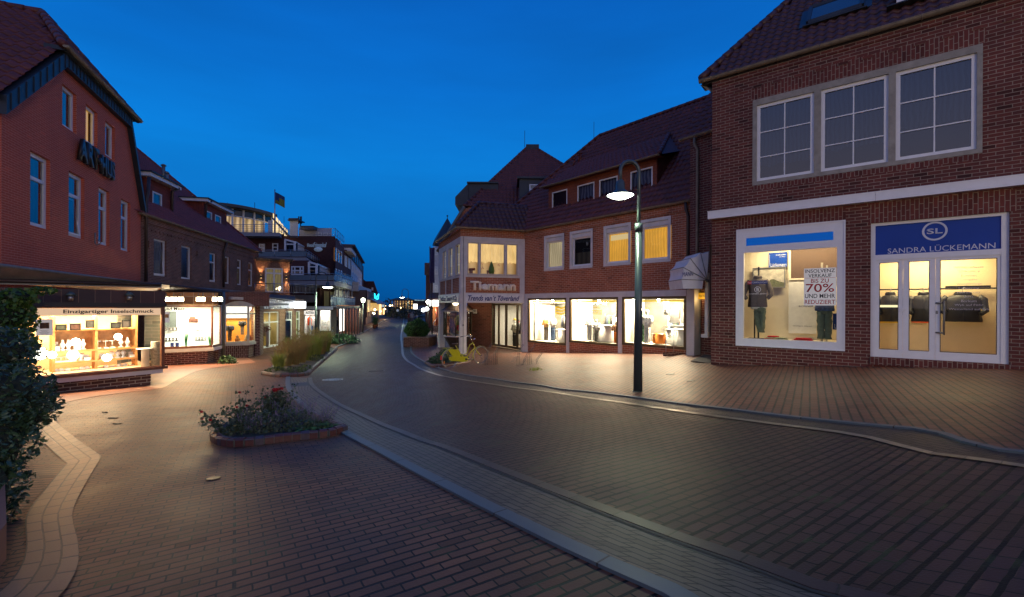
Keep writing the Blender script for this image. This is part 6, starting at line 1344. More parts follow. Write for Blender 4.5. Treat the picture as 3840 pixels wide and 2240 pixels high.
mb=MB();mb.box(LM,-.3,LM.u(779),gz,zb-.14,-1,-.08);Lq=Pl.two(LM.pt(LM.u(779),0,-.08).xy,LMs.pt(wMs-.25,0,-.25).xy);mb.box(Lq,0,1.0,gz,zb-.14,-.5,0);mb.box(LMs,wMs,wMs+.35,gz,zb-.14,-.5,-.1);mb.build('plinth',B_PL,bM)
pane(bM,LM,.05,wM-.06,zb+.1,zt-.05,-.03);pane(bM,LMs,.05,wMs-.05,zb+.1,zt-.05,-.03)
SHW2=plain('cool_white_shop_wall',(.80,.80,.76),.85)
mb=MB();P=LM.pt;q=[P(-.1,zb+.04,-.05),P(wM,zb+.04,-.05),LMs.pt(wMs,zb+.04,-.05),P(wM+.6,zb+.04,-1.7),P(-.1,zb+.04,-1.7)];up_=Vector((0,0,zt-zb-.02));mb.face(q);mb.face([a+up_ for a in q][::-1])
mb.face([q[4],q[3],q[3]+up_,q[4]+up_]);mb.face([q[0],q[4],q[4]+up_,q[0]+up_]);mb.face([q[3],q[2],q[2]+up_,q[3]+up_]);mb.build('shop_interior',SHW2,bM)
area('bay_light',P(wM/2,zt-.05,-.8),wM*.8,200,(1,.88,.66),(0,0,-1),.6,bM,pl=LM)
lt=ptext('window_letters','und Meer',LM,LM.u(655),LM.z(655,1159),.15,BK,bM,-.025,depth=.002,width=LM.u(694)-LM.u(616),bold=.02)
Q=LM.off(-1.5);q=Q.rect(614,662,1168,1230);mb=MB();mb.box(Q,q[0],q[1],q[2],q[3],0,.03);tag(mb.build('dark_wall_panel',plain('dark_green_panel',(.05,.06,.055),.7),None,Q.pt(q[0],q[2])),'dark panel on the rear wall at the left of the angled shop bay','panel')
Q=LM.off(-.3);q=Q.rect(616,636,1170,1210);t=thing('notice',Q.pt(q[0],q[2]),'white notice with small brown picture in the angled shop bay','notice');mb=MB();mb.box(Q,q[0],q[1],q[2],q[3],0,.004);mb.build('sheet',MT['notice_paper'],t);mb=MB();mb.box(Q,q[0]+.03,q[1]-.03,q[2]+.2,q[3]-.1,.004,.006);mb.build('photograph',MT['brown_photo'],t)
for i,(x0,x1,y)in enumerate(((616,668,1240),(616,668,1279),(715,760,1240),(730,775,1276))):
 Q=LM.off(-.8);q=Q.rect(x0,x1,y,y+3);mb=MB();mb.box(Q,q[0],q[1],q[2]-.02,q[2]+.01,-.25,.05);mb.build
 o=tag(mb.build('glass_shelf',plain('lit_shelf_edge',(.8,.85,.8),.3),None,Q.pt(q[0],q[2])),['upper left','lower left','upper right','lower right'][i]+' white shelf inside the angled shop bay','shelf')
 for k in range(4):
  c_=Q.pt(q[0]+(q[1]-q[0])*(k+.5)/4,q[2]+.01,-.08);mb=MB();mb.lathe(c_,[(.05,0),(.055,.03),(.02,.06),(.04,.11),(.03,.15)],8);tag(mb.build('jewellery_bust',JW if i>1 else plain('dark_ware',(.08,.06,.05),.5),None,c_),'white bust with necklaces on a right shelf in the angled bay' if i>1 else 'small dark ware on a left shelf in the angled bay','bust' if i>1 else 'ware','white busts in the angled bay' if i>1 else 'dark ware in the angled bay')
for i,(x,h_)in enumerate(((698,.75),(788,.5))):
 Q=LM.off(-.35);c_=Q.pt(Q.u(x,1280),zb+.04);mb=MB()
 for k in range(26):a=k*2.4;rr=.04+.05*random.random();mb.tube([c_+Vector((math.cos(a)*.02,math.sin(a)*.02,0)),c_+Vector((math.cos(a)*rr,math.sin(a)*rr,h_*(.7+.3*random.random())))],[.01,.003],4)
 tag(mb.build('ornamental_grass_pot',plain('fresh_green',(.06,.30,.08),.6),None,c_),['tall green ornamental grass in the middle of the angled shop bay','short green ornamental grass at the corner of the angled shop bay'][i],'plant')
for i,x in enumerate((639,658)):
 Q=LM.off(-.3);q=Q.rect(x,x+13,1289,1302);mb=MB();mb.box(Q,q[0],q[1],zb+.05,zb+.25,0,.08);tag(mb.build('blue_gift_box',plain('blue_card',(.02,.05,.25),.6),None,Q.pt(q[0],zb)),['left','right'][i]+' of two small blue card boxes on the floor of the angled bay','box')
Q=LM.off(-.02)
ptext('window_letters','..endless..',Q,Q.u(712,1180),Q.z(712,1180),.10,plain('pale_print',(.45,.45,.42),.7),bM,.0,depth=.001,width=.24)
Q=LM.off(-.9);q=Q.rect(707,743,1195,1212);mb=MB();mb.box(Q,q[0],q[1],q[2],q[3],-.1,.1);mb.box(Q,q[0]+.03,q[0]+.25,q[3],q[3]+.08,-.05,.05);tag(mb.build('driftwood_heap',plain('brown_driftwood',(.20,.08,.05),.9,noise=.5,scale=16,bump=.6),None,Q.pt(q[0],q[2])),'heap of brown driftwood on the rear ledge of the angled shop bay','driftwood')
# fascia with floodlights
mb=MB();mb.box(LM,-.4,wM+.2,zt+.02,.52,-.5,-.05);mb.build('tiled_fascia',brick('yellow_tile_fascia',(.55,.28,.08),(.42,.20,.06),(.6,.5,.3),bw=.35,bh=.35,ms=.012,offset=0,rough=.4),bM)
FL=emis('floodlight_face',(1,.85,.55),45)
for i,(x0,x1)in enumerate(((612,634),(640,662),(668,688),(737,752),(754,768),(797,812),(818,834))):
 Q=LM.off(.30);q=Q.rect(x0,x1,1116,1131);t=thing('floodlight',Q.pt((q[0]+q[1])/2,q[2]),['first','second','third','fourth','fifth','sixth','seventh'][i]+' glaring floodlight from the left above the angled shop bay','floodlight','floodlights above the angled bay')
 mb=MB();mb.box(Q,q[0],q[1],q[2]+.02,q[3],0,.03);mb.build('lamp_face',FL,t);mb=MB();mb.box(Q,q[0]-.02,q[1]+.02,q[2],q[3]+.03,-.10,-.001);mb.tube([Q.pt((q[0]+q[1])/2,q[3],-.05),Q.pt((q[0]+q[1])/2,q[3]+.2,-.05)],.015,6);mb.build('housing',ZINC,t)
for i in range(3):area('flood_beam',LM.pt(.5+i*(wM-.6)/2,.30,.45),.5,105,(1,.64,.28),(LM.n.x*.55,LM.n.y*.55,-1),.2,bM)
# canopy along the row
EP=[at(604,1073,18.0),at(838,1102,22.6),at(965,1116,25.4),at(1107,1131,29.0)];WP=[LB.pt(ub(604),zsB,.03),LB.pt(ub(838),zsB,.03),LB.pt(uE,zsB,.03),Vector((at(1107,1100,32).x,32,at(1107,1110,32).z))]
mb=MB()
for i in range(3):
 u_=Vector((0,0,.12));mb.face([EP[i]+u_,EP[i+1]+u_,WP[i+1],WP[i]]);mb.face([EP[i],EP[i+1],EP[i+1]+u_,EP[i]+u_]);mb.face([EP[i+1],EP[i],WP[i]-u_*2.5,WP[i+1]-u_*2.5])
mb.face([EP[0],EP[0]+u_,WP[0],WP[0]-u_*2.5]);mb.build('canopy',plain('dark_felt_canopy',(.05,.05,.06),.8),bB)
mb=MB();mb.tube([e+Vector((0,-.06,.06))for e in EP],.05,8);mb.build('canopy_gutter',PIPE,bB)
mb=MB();qa,q0,q1=pd(400,16.6),pd(570,22.6),pd(985,26.6);mb.prism([qa,q0,q1,(q1[0]-1,q1[1]+.6),(q0[0]-1,q0[1]+.6),(qa[0]-1,qa[1]+.3)],-3.1,.75);mb.build('ground_floor_wall',B_LB,bB)
downpipe(bB,[at(838,1098,21.9),at(839,1120,21.6),at(838,1150,21.5),at(837,1344,21.5)],.07,plain('green_grey_pipe',(.13,.15,.13),.5,.2))
# arched bay with children's clothes
L3=Pl.two(pd(840,22.6),pd(934,23.1));L3s=Pl.two(pd(934.5,23.1),pd(957,23.9));w3_=(Vector(pd(934,23.1))-Vector(pd(840,22.6))).length;w3s=(Vector(pd(957,23.9))-Vector(pd(934.5,23.1))).length
b3=thing('arched_shop_bay',L3.pt(0,-2.7),'cream framed shop bay with shallow arched head and warm orange interior','shop front')
CRM=plain('cream_paint',(.55,.55,.45),.5);zt=L3.z(880,1148);zb=L3.z(845,1288);zm_=L3.z(880,1177)
mb=MB();wall(mb,L3,0,w3_,zb,zt,[(.04,w3_-.08,zb+.08,zm_-.03,.05),(.04,w3_-.08,zm_+.03,zt-.02,.05)]);wall(mb,L3s,0,w3s,zb,zt,[(.05,w3s-.05,zb+.08,zm_-.03,.05),(.05,w3s-.05,zm_+.03,zt-.02,.05)])
n=12
for i in range(n):
 f0,f1=i/n,(i+1)/n;h0,h1=.22*(1-(2*f0-1)**2)+.03,.22*(1-(2*f1-1)**2)+.03;mb.face([L3.pt(w3_*1.2*f0,zt,.0),L3.pt(w3_*1.2*f1,zt,.0),L3.pt(w3_*1.2*f1,zt+h1,0),L3.pt(w3_*1.2*f0,zt+h0,0)])
mb.box(L3,-.02,w3_+.04,zb-.13,zb,-.5,.06);mb.box(L3s,0,w3s,zb-.13,zb,-.5,.06);mb.build('window_frame',CRM,b3)
mb=MB();mb.box(L3,0,w3_-.1,-3.0,zb-.13,-.6,-.02);mb.box(L3s,0,w3s,-3.0,zb-.13,-.6,-.03)
for i in range(len(mb.uv)):mb.uv[i]=[(b,a)for a,b in mb.uv[i]]
mb.build('plinth',B_PL,b3)
mb=MB();mb.box(L3,-.1,w3_+.9,zt+.0,.62,-.9,-.05);mb.build('lintel_wall',B_LB,b3)
pane(b3,L3,.04,w3_-.08,zb+.08,zt-.02,-.03);pane(b3,L3s,.05,w3s-.05,zb+.08,zt-.02,-.03)
ORW=plain('orange_wood_wall',(.62,.30,.05),.7,noise=.15)
mb=MB();P=L3.pt;q=[P(-.1,zb+.03,-.05),P(w3_,zb+.03,-.05),L3s.pt(w3s,zb+.03,-.05),P(w3_+.5,zb+.03,-1.4),P(-.1,zb+.03,-1.4)];up_=Vector((0,0,zt-zb-.02));mb.face(q);mb.face([a+up_ for a in q][::-1]);mb.face([q[4],q[3],q[3]+up_,q[4]+up_]);mb.face([q[0],q[4],q[4]+up_,q[0]+up_]);mb.face([q[3],q[2],q[2]+up_,q[3]+up_]);mb.build('shop_interior',ORW,b3)
mb=MB();Q=L3.off(-1.3);mb.box(Q,0,w3_,L3.z(880,1196),zt-.03,0,.05);mb.build('white_header',emis('lit_header',(1,.93,.78),1.6),b3)
area('bay_light',P(w3_/2,zt-.06,-.6),w3_*.8,90,(1,.80,.48),(0,0,-1),.5,b3,pl=L3)
mannequin(L3,.2,zb+.05,-.7,.95,plain('navy_vest',(.02,.025,.05),.8),GREYJ,'child mannequin in navy vest at the left of the orange-lit bay','child mannequins in the arched bay',headless=True)
mannequin(L3,.75,zb+.35,-.8,.85,plain('dark_denim_vest',(.03,.035,.045),.8),STR,'child mannequin in dark vest raised in the middle of the orange-lit bay','child mannequins in the arched bay',headless=True)
for i,x in enumerate((.55,.95,1.1)):
 c_=P(x,zb+.04,-.45);mb=MB();r_=random.Random(i);mb.lathe(c_,[(.10,0),(.13,.08),(.09,.17),(.06,.20),(.08,.27),(.001,.34)],10);tag(mb.build('teddy_bear',plain('tan_plush_%d'%i,[(.30,.16,.07),(.45,.35,.2),(.5,.15,.08)][i],.95,bump=.6,scale=30),None,c_),['brown plush toy left','cream plush toy middle','red and white plush toy right'][i]+' on the floor of the arched shop bay','plush toy','plush toys in the arched bay')
mb=MB();q=L3.off(.25);z_=q.z(920,1119);A_=at(861,1118,22.4);B_=at(987,1124,24.2);mb.bar(A_,B_,.14,.13);aw_=mb.build('awning_cassette',plain('pale_aluminium',(.55,.56,.58),.3,.4),None,A_);tag(aw_,'long pale closed awning cassette above the arched shop bay','awning')
mb=MB();q0=pd(957,23.9);q1=pd(975,24.1);q2=pd(989,25.4);mb.prism([q0,q1,q2,(q2[0]-1.2,q2[1]),(q0[0]-.8,q0[1]+.8)],-3,.45);mb.build('brick_pillar',B_PL,b3)
mb=MB();r_=random.Random(2);c0=gp(853,1364)
def leafcloud(mb,c,rx,ry,rz,n,size,r_,m=0,lo=0,shape=None):
 for k in range(n):
  while True:
   a=Vector((r_.uniform(-1,1),r_.uniform(-1,1),r_.uniform(-1 if not lo else 0,1)))
   if a.length<1:break
  a=a*(.55+.45*r_.random())if r_.random()<.3 else a.normalized()*(.75+.27*r_.random());a.z=abs(a.z)if lo else a.z
  p=Vector(c)+Vector((a.x*rx,a.y*ry,a.z*rz));d=Vector((r_.gauss(0,1),r_.gauss(0,1),r_.gauss(0,.7)+.3)).normalized();e=d.cross(Vector((r_.gauss(0,1),r_.gauss(0,1),r_.gauss(0,1)))).normalized();s_=size*r_.uniform(.6,1.3)
  mb.face([p-d*s_,p+e*s_*.45,p+d*s_,p-e*s_*.45],[(0,0),(1,0),(1,1),(0,1)],m)
leafcloud(mb,c0,.42,.3,.38,260,.07,r_,lo=1);tag(mb.build('creeper',plain('creeper_leaf',(.045,.10,.03),.6),None,c0),'small leafy creeper at the foot of the downpipe between two shop bays','plant')
# ---------------- brick house with sconces, street shops, hotel, far street ----------------
def fr(D):return Pl((0,D),(1,0))
ML=Pl.two(pd(985,25.6),pd(1140,31.0));wML=(Vector(pd(1140,31))-Vector(pd(985,25.6))).length
bN=thing('sconce_lit_brick_house',ML.pt(0,-2.7),'brick shop house with balcony door between two up and down wall lights','building')
B_M=brick('warm_brown_brick',(.22,.10,.06),(.14,.065,.045),(.34,.25,.17),ms=.008,dark=.5)
zTop=ML.z(1040,1119);dq=[ML.rect(987,1047,1172,1308),ML.rect(1071,1097,1166,1288),ML.rect(1111,1126,1166,1272)]
zs_=sum(q[3]for q in dq)/3
mb=MB();wall(mb,ML,-.2,wML,-3,zTop,[(q[0],q[1],q[2],zs_,.12)for q in dq]);mb.build('wall',B_M,bN)
GLT=brick('shimmering_tiles',(.10,.07,.07),(.55,.55,.62),(.03,.03,.03),bw=.10,bh=.10,ms=.012,offset=0,rough=.15,dark=.2,spec=1.0)
mb=MB();mb.box(ML,.0,ML.u(1106),zs_+.15,zTop-.05,.005,.03);mb.build('shimmering_fascia',GLT,bN)
q=dq[0];mb=MB()
for a,b,c_,d_ in((q[0],q[0]+.06,q[2],zs_),(q[1]-.07,q[1],q[2],zs_),(q[0]+.06,q[1]-.07,zs_-.07,zs_),(q[0]+.06,q[1]-.07,q[2],q[2]+.12),(q[0]+.06,q[1]-.07,zs_-.65,zs_-.58)):mb.box(ML,a,b,c_,d_,-.12,-.05)
um_=(q[0]+q[1])/2-.1;mb.box(ML,um_-.05,um_+.05,q[2],zs_,-.12,-.052);d_o=mb.build('glass_door',WHITE,bN);pane(d_o,ML,q[0],q[1],q[2]+.1,zs_-.05,-.085)
YW=plain('pale_yellow_wall',(.72,.60,.30),.85)
room(bN,ML,q[0]-.1,q[1]+.3,q[2],zs_,-.14,-1.5,YW);area('door_light',ML.pt((q[0]+q[1])/2,zs_-.06,-.8),1.2,42,(1,.84,.45),(0,0,-1),.5,bN,pl=ML)
mb=MB();mb.tube([ML.pt(q[0]+.42,q[2]+.25,-.5),ML.pt(q[0]+.42,zs_-.75,-.5)],.05,8);tag(mb.build('tube_light',emis('white_tube',(1,.95,.75),9),None,ML.pt(q[0]+.42,q[2],-.5)),'upright glowing tube light behind the left door pane','lamp')
jt=thing('coat',ML.pt(q[1]-.38,q[2]+1.0),'beige coat hanging behind the right glass door pane','coat');jacket(jt,ML,q[1]-.38,q[2]+1.55,.95,.34,-.6,plain('beige_coat_cloth',(.35,.28,.20),.9),hood=False)
c_=ML.pt(q[0]-.12,q[2]+.1,.3);mb=MB();mb.lathe(c_,[(.07,0),(.09,.85),(.10,.87)],10);t=tag(mb.build('tall_pot',plain('pale_pot',(.5,.48,.44),.5),None,c_),'tall pale pot with red-brown flowers beside the glass door','pot');mb=MB();leafcloud(mb,c_+Vector((0,0,1.0)),.2,.2,.2,120,.05,random.Random(3));mb.build('flowers',plain('wilted_flowers',(.16,.05,.04),.8),t)
q=dq[1];wn=window(bN,ML,q[0],q[1],q[2],zs_,off=-.09,fr=.06,hb=(.72,),vb=(),bar=.09,back='room')
mb=MB();
for f in(.33,.66):mb.box(ML,q[0]+(q[1]-q[0])*f-.02,q[0]+(q[1]-q[0])*f+.02,q[2]+(zs_-q[2])*.72,zs_-.05,-.09,-.05)
mb.build('glazing_bars',WHITE,wn)
q=dq[2];window(bN,ML,q[0],q[1],q[2],zs_,off=-.09,fr=.06,hb=(.70,),bar=.06,back=emis('green_yellow_hall',(.80,.85,.42),.6),glassm=GL,name='lit_door')
Q=fr(29.6);q=Q.rect(1107,1147,1131,1156);t=thing('light_box_sign',Q.pt(q[0],q[2]),'white glowing rectangular light box hanging at the brick corner','sign');mb=MB();mb.box(Q,q[0],q[1],q[2],q[3],0,.18);mb.build('lit_box',emis('white_light_box',(.88,.94,1),5),t);mb=MB();mb.box(Q,q[0]-.03,q[1]-.1,q[3]+.05,q[3]+.10,.04,.1);mb.build('bracket',ZINC,t)
area('box_glow',Q.pt(q[0]-.1,(q[2]+q[3])/2,.35),.5,3,(.85,.92,1),(-.6,-.5,-.2),.3,bN)
mb=MB();A_=at(984,1141,25.0);B_=at(1079,1142,26.6);mb.bar(A_,B_,.16,.12);tag(mb.build('awning_cassette',MT['pale_aluminium'],None,A_),'short grey closed awning cassette on the shimmering tile fascia','awning')
MU=Pl.two(pd(958,30.6),pd(1086,31.6));wMU=(Vector(pd(1086,31.6))-Vector(pd(958,30.6))).length
q=MU.rect(993.6,1061,1004,1096);zc=MU.z(1020,975)
mb=MB();wall(mb,MU,0,wMU,MU.z(1020,1112),zc,[(q[0],q[1],q[2],q[3],.1)]);mb.face([MU.pt(wMU,-1,0),MU.pt(wMU-1.5,-1,-5),MU.pt(wMU-1.5,zc,-5),MU.pt(wMU,zc,0)]);mb.build('upper_wall',B_M,bN)
mb=MB();mb.box(MU,-.2,wMU+.2,zc,zc+.10,-5,.28);mb.box(MU,-.2,wMU+.1,zc-.1,zc,-5,.12);mb.build('cornice',plain('dark_cornice',(.06,.05,.045),.6),bN)
dr_=window(bN,MU,q[0],q[1],q[2],q[3],off=-.09,fr=.09,vb=(.5,),hb=(.78,),bar=.10,back=curtain('olive_curtain_lit',(.16,.11,.02),(.42,.32,.08),emit=.35,folds=6),glassm=GL,name='balcony_door')
for i,(x,y)in enumerate(((979,1038),(1074,1040))):
 c_=MU.pt(MU.u(x,y),MU.z(x,y),.10);t=thing('wall_sconce',c_,('left' if not i else 'right')+' up and down wall light beside the balcony door','wall light','wall lights beside the balcony door');mb=MB();mb.lathe(c_,[(.055,-.09),(.055,.09)],10);mb.build('body',DK,t)
 mb=MB();mb.lathe(c_,[(.04,.091),(.001,.095)],8);mb.lathe(c_,[(.001,-.095),(.04,-.091)],8);mb.build('lamp_glass',emis('warm_sconce',(1,.62,.25),14),t)
 for s_ in(1,-1):point('beam',c_+Vector((0,-.05,.12*s_)),70,(1,.55,.24),.02,t,spot=(75,.8,(0,.12,s_)))
def railing(label,pts,h,step=1.2,glassp=True,n=4,name='balcony_railing',balu=False,mat=None):
 t=thing(name,pts[0],label,'railing');mb=MB();g_=MB()
 for a,b in zip(pts[:-1],pts[1:]):
  a=Vector(a);b=Vector(b);mb.tube([a+Vector((0,0,h)),b+Vector((0,0,h))],.028,6);mb.tube([a+Vector((0,0,.08)),b+Vector((0,0,.08))],.02,6);k=max(1,int((b-a).length/step))
  for i in range(k+1):c_=a.lerp(b,i/k);mb.tube([c_,c_+Vector((0,0,h+.04))],.025,6)
  if balu:
   m_=int((b-a).length/.12)
   for i in range(m_):c_=a.lerp(b,i/m_);mb.bar(c_+Vector((0,0,.1)),c_+Vector((0,0,h-.05)),.02,.02)
  elif glassp:g_.face([a+Vector((0,0,.1)),b+Vector((0,0,.1)),b+Vector((0,0,h-.12)),a+Vector((0,0,h-.12))])
  else:
   for j in range(1,n):mb.tube([a+Vector((0,0,h*j/n)),b+Vector((0,0,h*j/n))],.012,5)
 mb.build('rails',mat or STEEL,t)
 if g_.f:g_.build('panels',plain('frosted_panel',(.16,.22,.26),.25),t)
 return t
Y0=29.9
railing('steel balcony railing in front of the sconce lit door and terrace',[at(955,1101,Y0),at(1100,1102,Y0+.6),at(1186,1104,Y0+2.5)],.62*1.05,.9,balu=True)
mb=MB();zf=at(1050,1104,Y0).z;mb.prism([tuple(at(950,1100,Y0-.1).xy),tuple(at(1190,1100,Y0+2.6).xy),tuple(at(1190,1100,Y0+7).xy),tuple(at(950,1100,Y0+7).xy)],zf-.5,zf);mb.build('terrace',plain('dark_terrace_edge',(.06,.055,.06),.7),bN)
# street shop with lettered door
bO=thing('street_clothes_shop',at(1190,1250,33),'dark fronted clothes shop with a short white lettered sign over its door','shop front')
Q=fr(33.2);a0=Q.u(1134);a1=Q.u(1262);zt=Q.z(1190,1152);zg=Q.z(1190,1262)
dq=Q.rect(1141,1184,1182,1258);wq=Q.rect(1198,1241,1161,1241)
mb=MB();wall(mb,Q,a0,a1,zg-.5,zt-.0,[(dq[0],dq[1],dq[2],Q.z(1160,1165),.1),(wq[0],wq[1],wq[2],wq[3],.1)]);mb.face([Q.pt(a1,-3,0),Q.pt(a1*1.15,-3,-5),Q.pt(a1*1.15,zt,-5),Q.pt(a1,zt,0)]);mb.build('wall',plain('dark_shop_stone',(.06,.05,.05),.6),bO)
mb=MB();mb.box(Q,a0-.3,Q.u(1258),zt,Q.z(1190,1151)+.02,-.3,.30);zz_=Q.z(1190,1153);mb.box(Q,a0-.2,Q.u(1256),zz_-.16,zz_+.02,.30,.36);mb.build('white_fascia',plain('pale_fascia',(.45,.48,.55),.5),bO)
sh_o=shopframe(bO,Q,wq,.07,-.06,'window_frame');pane(sh_o,Q,wq[0]+.07,wq[1]-.07,wq[2]+.07,wq[3]-.07,-.03);sh_d=shopframe(bO,Q,dq,.06,-.06,'door_frame');mb=MB();mb.box(Q,(dq[0]+dq[1])/2-.05,(dq[0]+dq[1])/2+.05,dq[2],dq[3],-.06,-.01);mb.build('mullion',WHITE,sh_d)
mb=MB();sgz=Q.z(1160,1173);mb.box(Q,dq[0]-.05,dq[1]+.1,Q.z(1160,1180),Q.z(1160,1166),.0,.04);s_o=mb.build('shop_sign',emis('lit_white_sign',(1,.95,.85),.9),bO);ptext('sign_letters','ASTRA',Q,Q.u(1163),Q.z(1163,1173),.19,BK,s_o,.045,depth=.004,width=Q.u(1177)-Q.u(1146),bold=.02)
room(bO,Q,a0+.1,a1-.45,zg,zt-.05,-.3,-1.1,plain('grey_boutique_wall',(.45,.44,.42),.8));area('shop_light',Q.pt((a0+a1)/2,zt-.12,-.65),1.8,110,(1,.86,.72),(0,0,-1),1.0,bO)
REDC=plain('red_orange_coat',(.65,.08,.02),.8)
for x,m_,lab in((1145,REDC,'red orange coat hanging left inside the street clothes shop'),(1163,WSH,'white coat in the middle behind the shop door'),(1175,GREYJ,'grey coat at the right behind the shop door'),(1151,BLUJ,'blue-grey coats low on the left behind the shop door')):
 t=thing('hanging_coat',Q.pt(Q.u(x),-.7,-.7),lab,'coat','coats in the street clothes shop');jacket(t,Q,Q.u(x),Q.z(x,1190)if m_ is not BLUJ else Q.z(x,1222),.62,.36,-.7,m_,hood=False,arms=False)
for x,y in((1205,1212),(1232,1190),(1232,1206),(1205,1222)):mb=MB();mb.box(Q,Q.u(x)-.15,Q.u(x)+.15,Q.z(x,y),Q.z(x,y)+.12,-.8,-.5);tag(mb.build('folded_goods',WSH,None,Q.pt(Q.u(x),Q.z(x,y))),'small pile of folded white goods in the street clothes shop window','clothes','folded goods in the street clothes shop window')
# arcade with posts
t=bP=thing('post_arcade',at(1300,1235,38),'low flat arcade roof on slim posts in front of a lamplit brick wall','arcade')
AQ=[at(1262,1154,34.5),at(1352,1160,44),at(1352,1158,47),at(1262,1150,40)];mb=MB();mb.prism([tuple(a.xy)for a in AQ],.0-.16,.0+.06);mb.v=[(a,b,c-.14)for a,b,c in mb.v];mb.build('arcade_roof',plain('dark_slate_roof',(.05,.05,.055),.6),t)
for i in range(9):
 f=i/8;b_=AQ[0].lerp(AQ[1],f);mb=MB();mb.tube([(b_.x+.1,b_.y+.2,g(b_.x,b_.y)),(b_.x+.1,b_.y+.2,-.25)],.06,8);mb.build('post',plain('pale_metal_post',(.22,.19,.16),.5),t)
mb=MB();a=at(1262,1200,41);b=at(1345,1200,48);pl2=Pl.two(a.xy,b.xy);L_=(b-a).length;mb.box(pl2,0,L_,-2.8,.0,-.3,0);mb.build('back_wall',B_T,t)
for i in range(2):mb=MB();mb.box(pl2,.75+i*.75,1.25+i*.75,-2.4,-.35,.01,.05);mb.build('lit_curtain',emis('white_curtain_lit',(1,.95,.82),3),t)
point('arcade_lamp',pl2.pt(2.0,-.45,1.3),40,(1,.78,.48),.1,t);point('arcade_lamp',pl2.pt(5.5,-.45,1.5),40,(1,.80,.5),.1,t)
# hotel with stepped terraces
bh=thing('terraced_hotel',at(1100,1150,45),'dark brick hotel stepping back in glass railed terraces under a rooftop pavilion','hotel')
def rbox(mb,D,q,dp,m=0):
 """block whose flanks follow the slant of the street"""
 k=(D+dp)/D;mb.prism([(q[0],D),(q[1],D),(q[1]*k,D+dp),(q[0]*k,D+dp)],q[2],q[3],m)
def blk(x0,x1,yt,yb,D,dp,nm='wall',mat=None):
 Q=fr(D);q=Q.rect(x0,x1,yt,yb);mb=MB();rbox(mb,D,q,dp);mb.build(nm,mat or B_HO,bh);return Q,q
def hwin(Q,x0,x1,yt,yb,off=.02,**k):q=Q.rect(x0,x1,yt,yb);k.setdefault('back','dark');return window(bh,Q,q[0],q[1],q[2],q[3],off=off,fr=.10,sill=False,**k)
Q1,q1=blk(1060,1160,977,1110,40,10);hwin(Q1,1093,1140,999,1032,vb=(.28,.72),hb=(.5,),bar=.12)
Q2,q2=blk(830,1066,877,970,44,12);hwin(Q2,972,994,915,944,hb=(.5,),bar=.09);hwin(Q2,1022,1044,913,943,hb=(.5,),bar=.09)
blk(1040,1257,885,1110,50,10);blk(1000,1060,960,1150,42,10)
def conserv(x0,x1,x2,yl,yr,yb0,yb1,D):
 a=at(x0,yb0,D);b=at(x1,yb0,D);c=at(x2,yb1,D+9);h0=at(x0,yl,D).z-a.z;h2=at(x2,yr,D+9).z-c.z;hm_=at(x1,(yl*.8+yr*.2)+3,D).z-b.z
 t_=thing('conservatory',a,('lower' if yb0>1000 else 'upper')+' white framed glass conservatory on the hotel terraces','conservatory','conservatories on the hotel');mb=MB()
 for p_,h_ in((a,h0),(b,hm_),(c,h2)):mb.bar(p_,p_+Vector((0,0,h_)),.15,.15)
 mb.bar(a+Vector((0,0,h0)),b+Vector((0,0,hm_)),.18,.14);mb.bar(b+Vector((0,0,hm_)),c+Vector((0,0,h2)),.2,.16);mb.bar(a+Vector((0,0,hm_*.75)),b+Vector((0,0,hm_*.75)),.1,.1)
 for i in range(1,9):f=i/9;p_=b.lerp(c,f);mb.bar(p_,p_+Vector((0,0,hm_*(1-f)+h2*f)),.13,.10)
 mb.build('frame',WHITE,t_);mb=MB();mb.face([a,b,b+Vector((0,0,hm_)),a+Vector((0,0,h0))]);mb.face([b,c,c+Vector((0,0,h2)),b+Vector((0,0,hm_))]);mb.build('glazing',GLD,t_);mb=MB();mb.face([a+Vector((0,.6,0)),b+Vector((0,.6,0)),b+Vector((0,.6,hm_)),a+Vector((0,.6,h0))]);mb.face([b+Vector((-.5,.3,0)),c+Vector((-.5,0,0)),c+Vector((-.5,0,h2)),b+Vector((-.5,.3,hm_))]);mb.build('curtain',CUR_D,t_)
conserv(1159,1187,1234,983,1011,1029,1030,39);conserv(1070,1105,1146,899,931,941,942,43)
mb=MB()
for x0,x1,x2,y0,y1,D in((1060,1252,1320,1054,1074,37),(960,1149,1197,966,990,41),(850,1048,1093,872,892,42.5)):
 a,b,c=at(x0,y0+2,D),at(x1,y0,D),at(x2,y1,D+10);mb.prism([tuple(a.xy),tuple(b.xy),tuple(c.xy),(c.x-2,c.y+3),(a.x,a.y+8)],b.z-.35,b.z)
mb.build('terrace_slabs',plain('pale_slab_edge',(.28,.28,.30),.7),bh)
railing('lower frosted glass terrace railing of the hotel',[at(1075,1054,37),at(1252,1054,37),at(1320,1074,47)],at(1200,1027,37).z-at(1200,1054,37).z,1.4)
railing('middle frosted glass terrace railing of the hotel',[at(970,966,41),at(1149,965,41),at(1197,990,50)],at(1100,939,41).z-at(1100,966,41).z,1.4)
railing('thin steel railing round the rooftop pavilion of the hotel',[at(862,874,42.5),at(1048,871,42.5),at(1093,893,52)],at(950,843,42.5).z-at(950,873,42.5).z,1.6,glassp=False,n=4)
railing('rooftop railing on the right roof terrace of the hotel',[at(1122,884,50),at(1257,885,50),at(1290,912,60)],at(1150,857,50).z-at(1150,885,50).z,2.2,glassp=False,n=5)
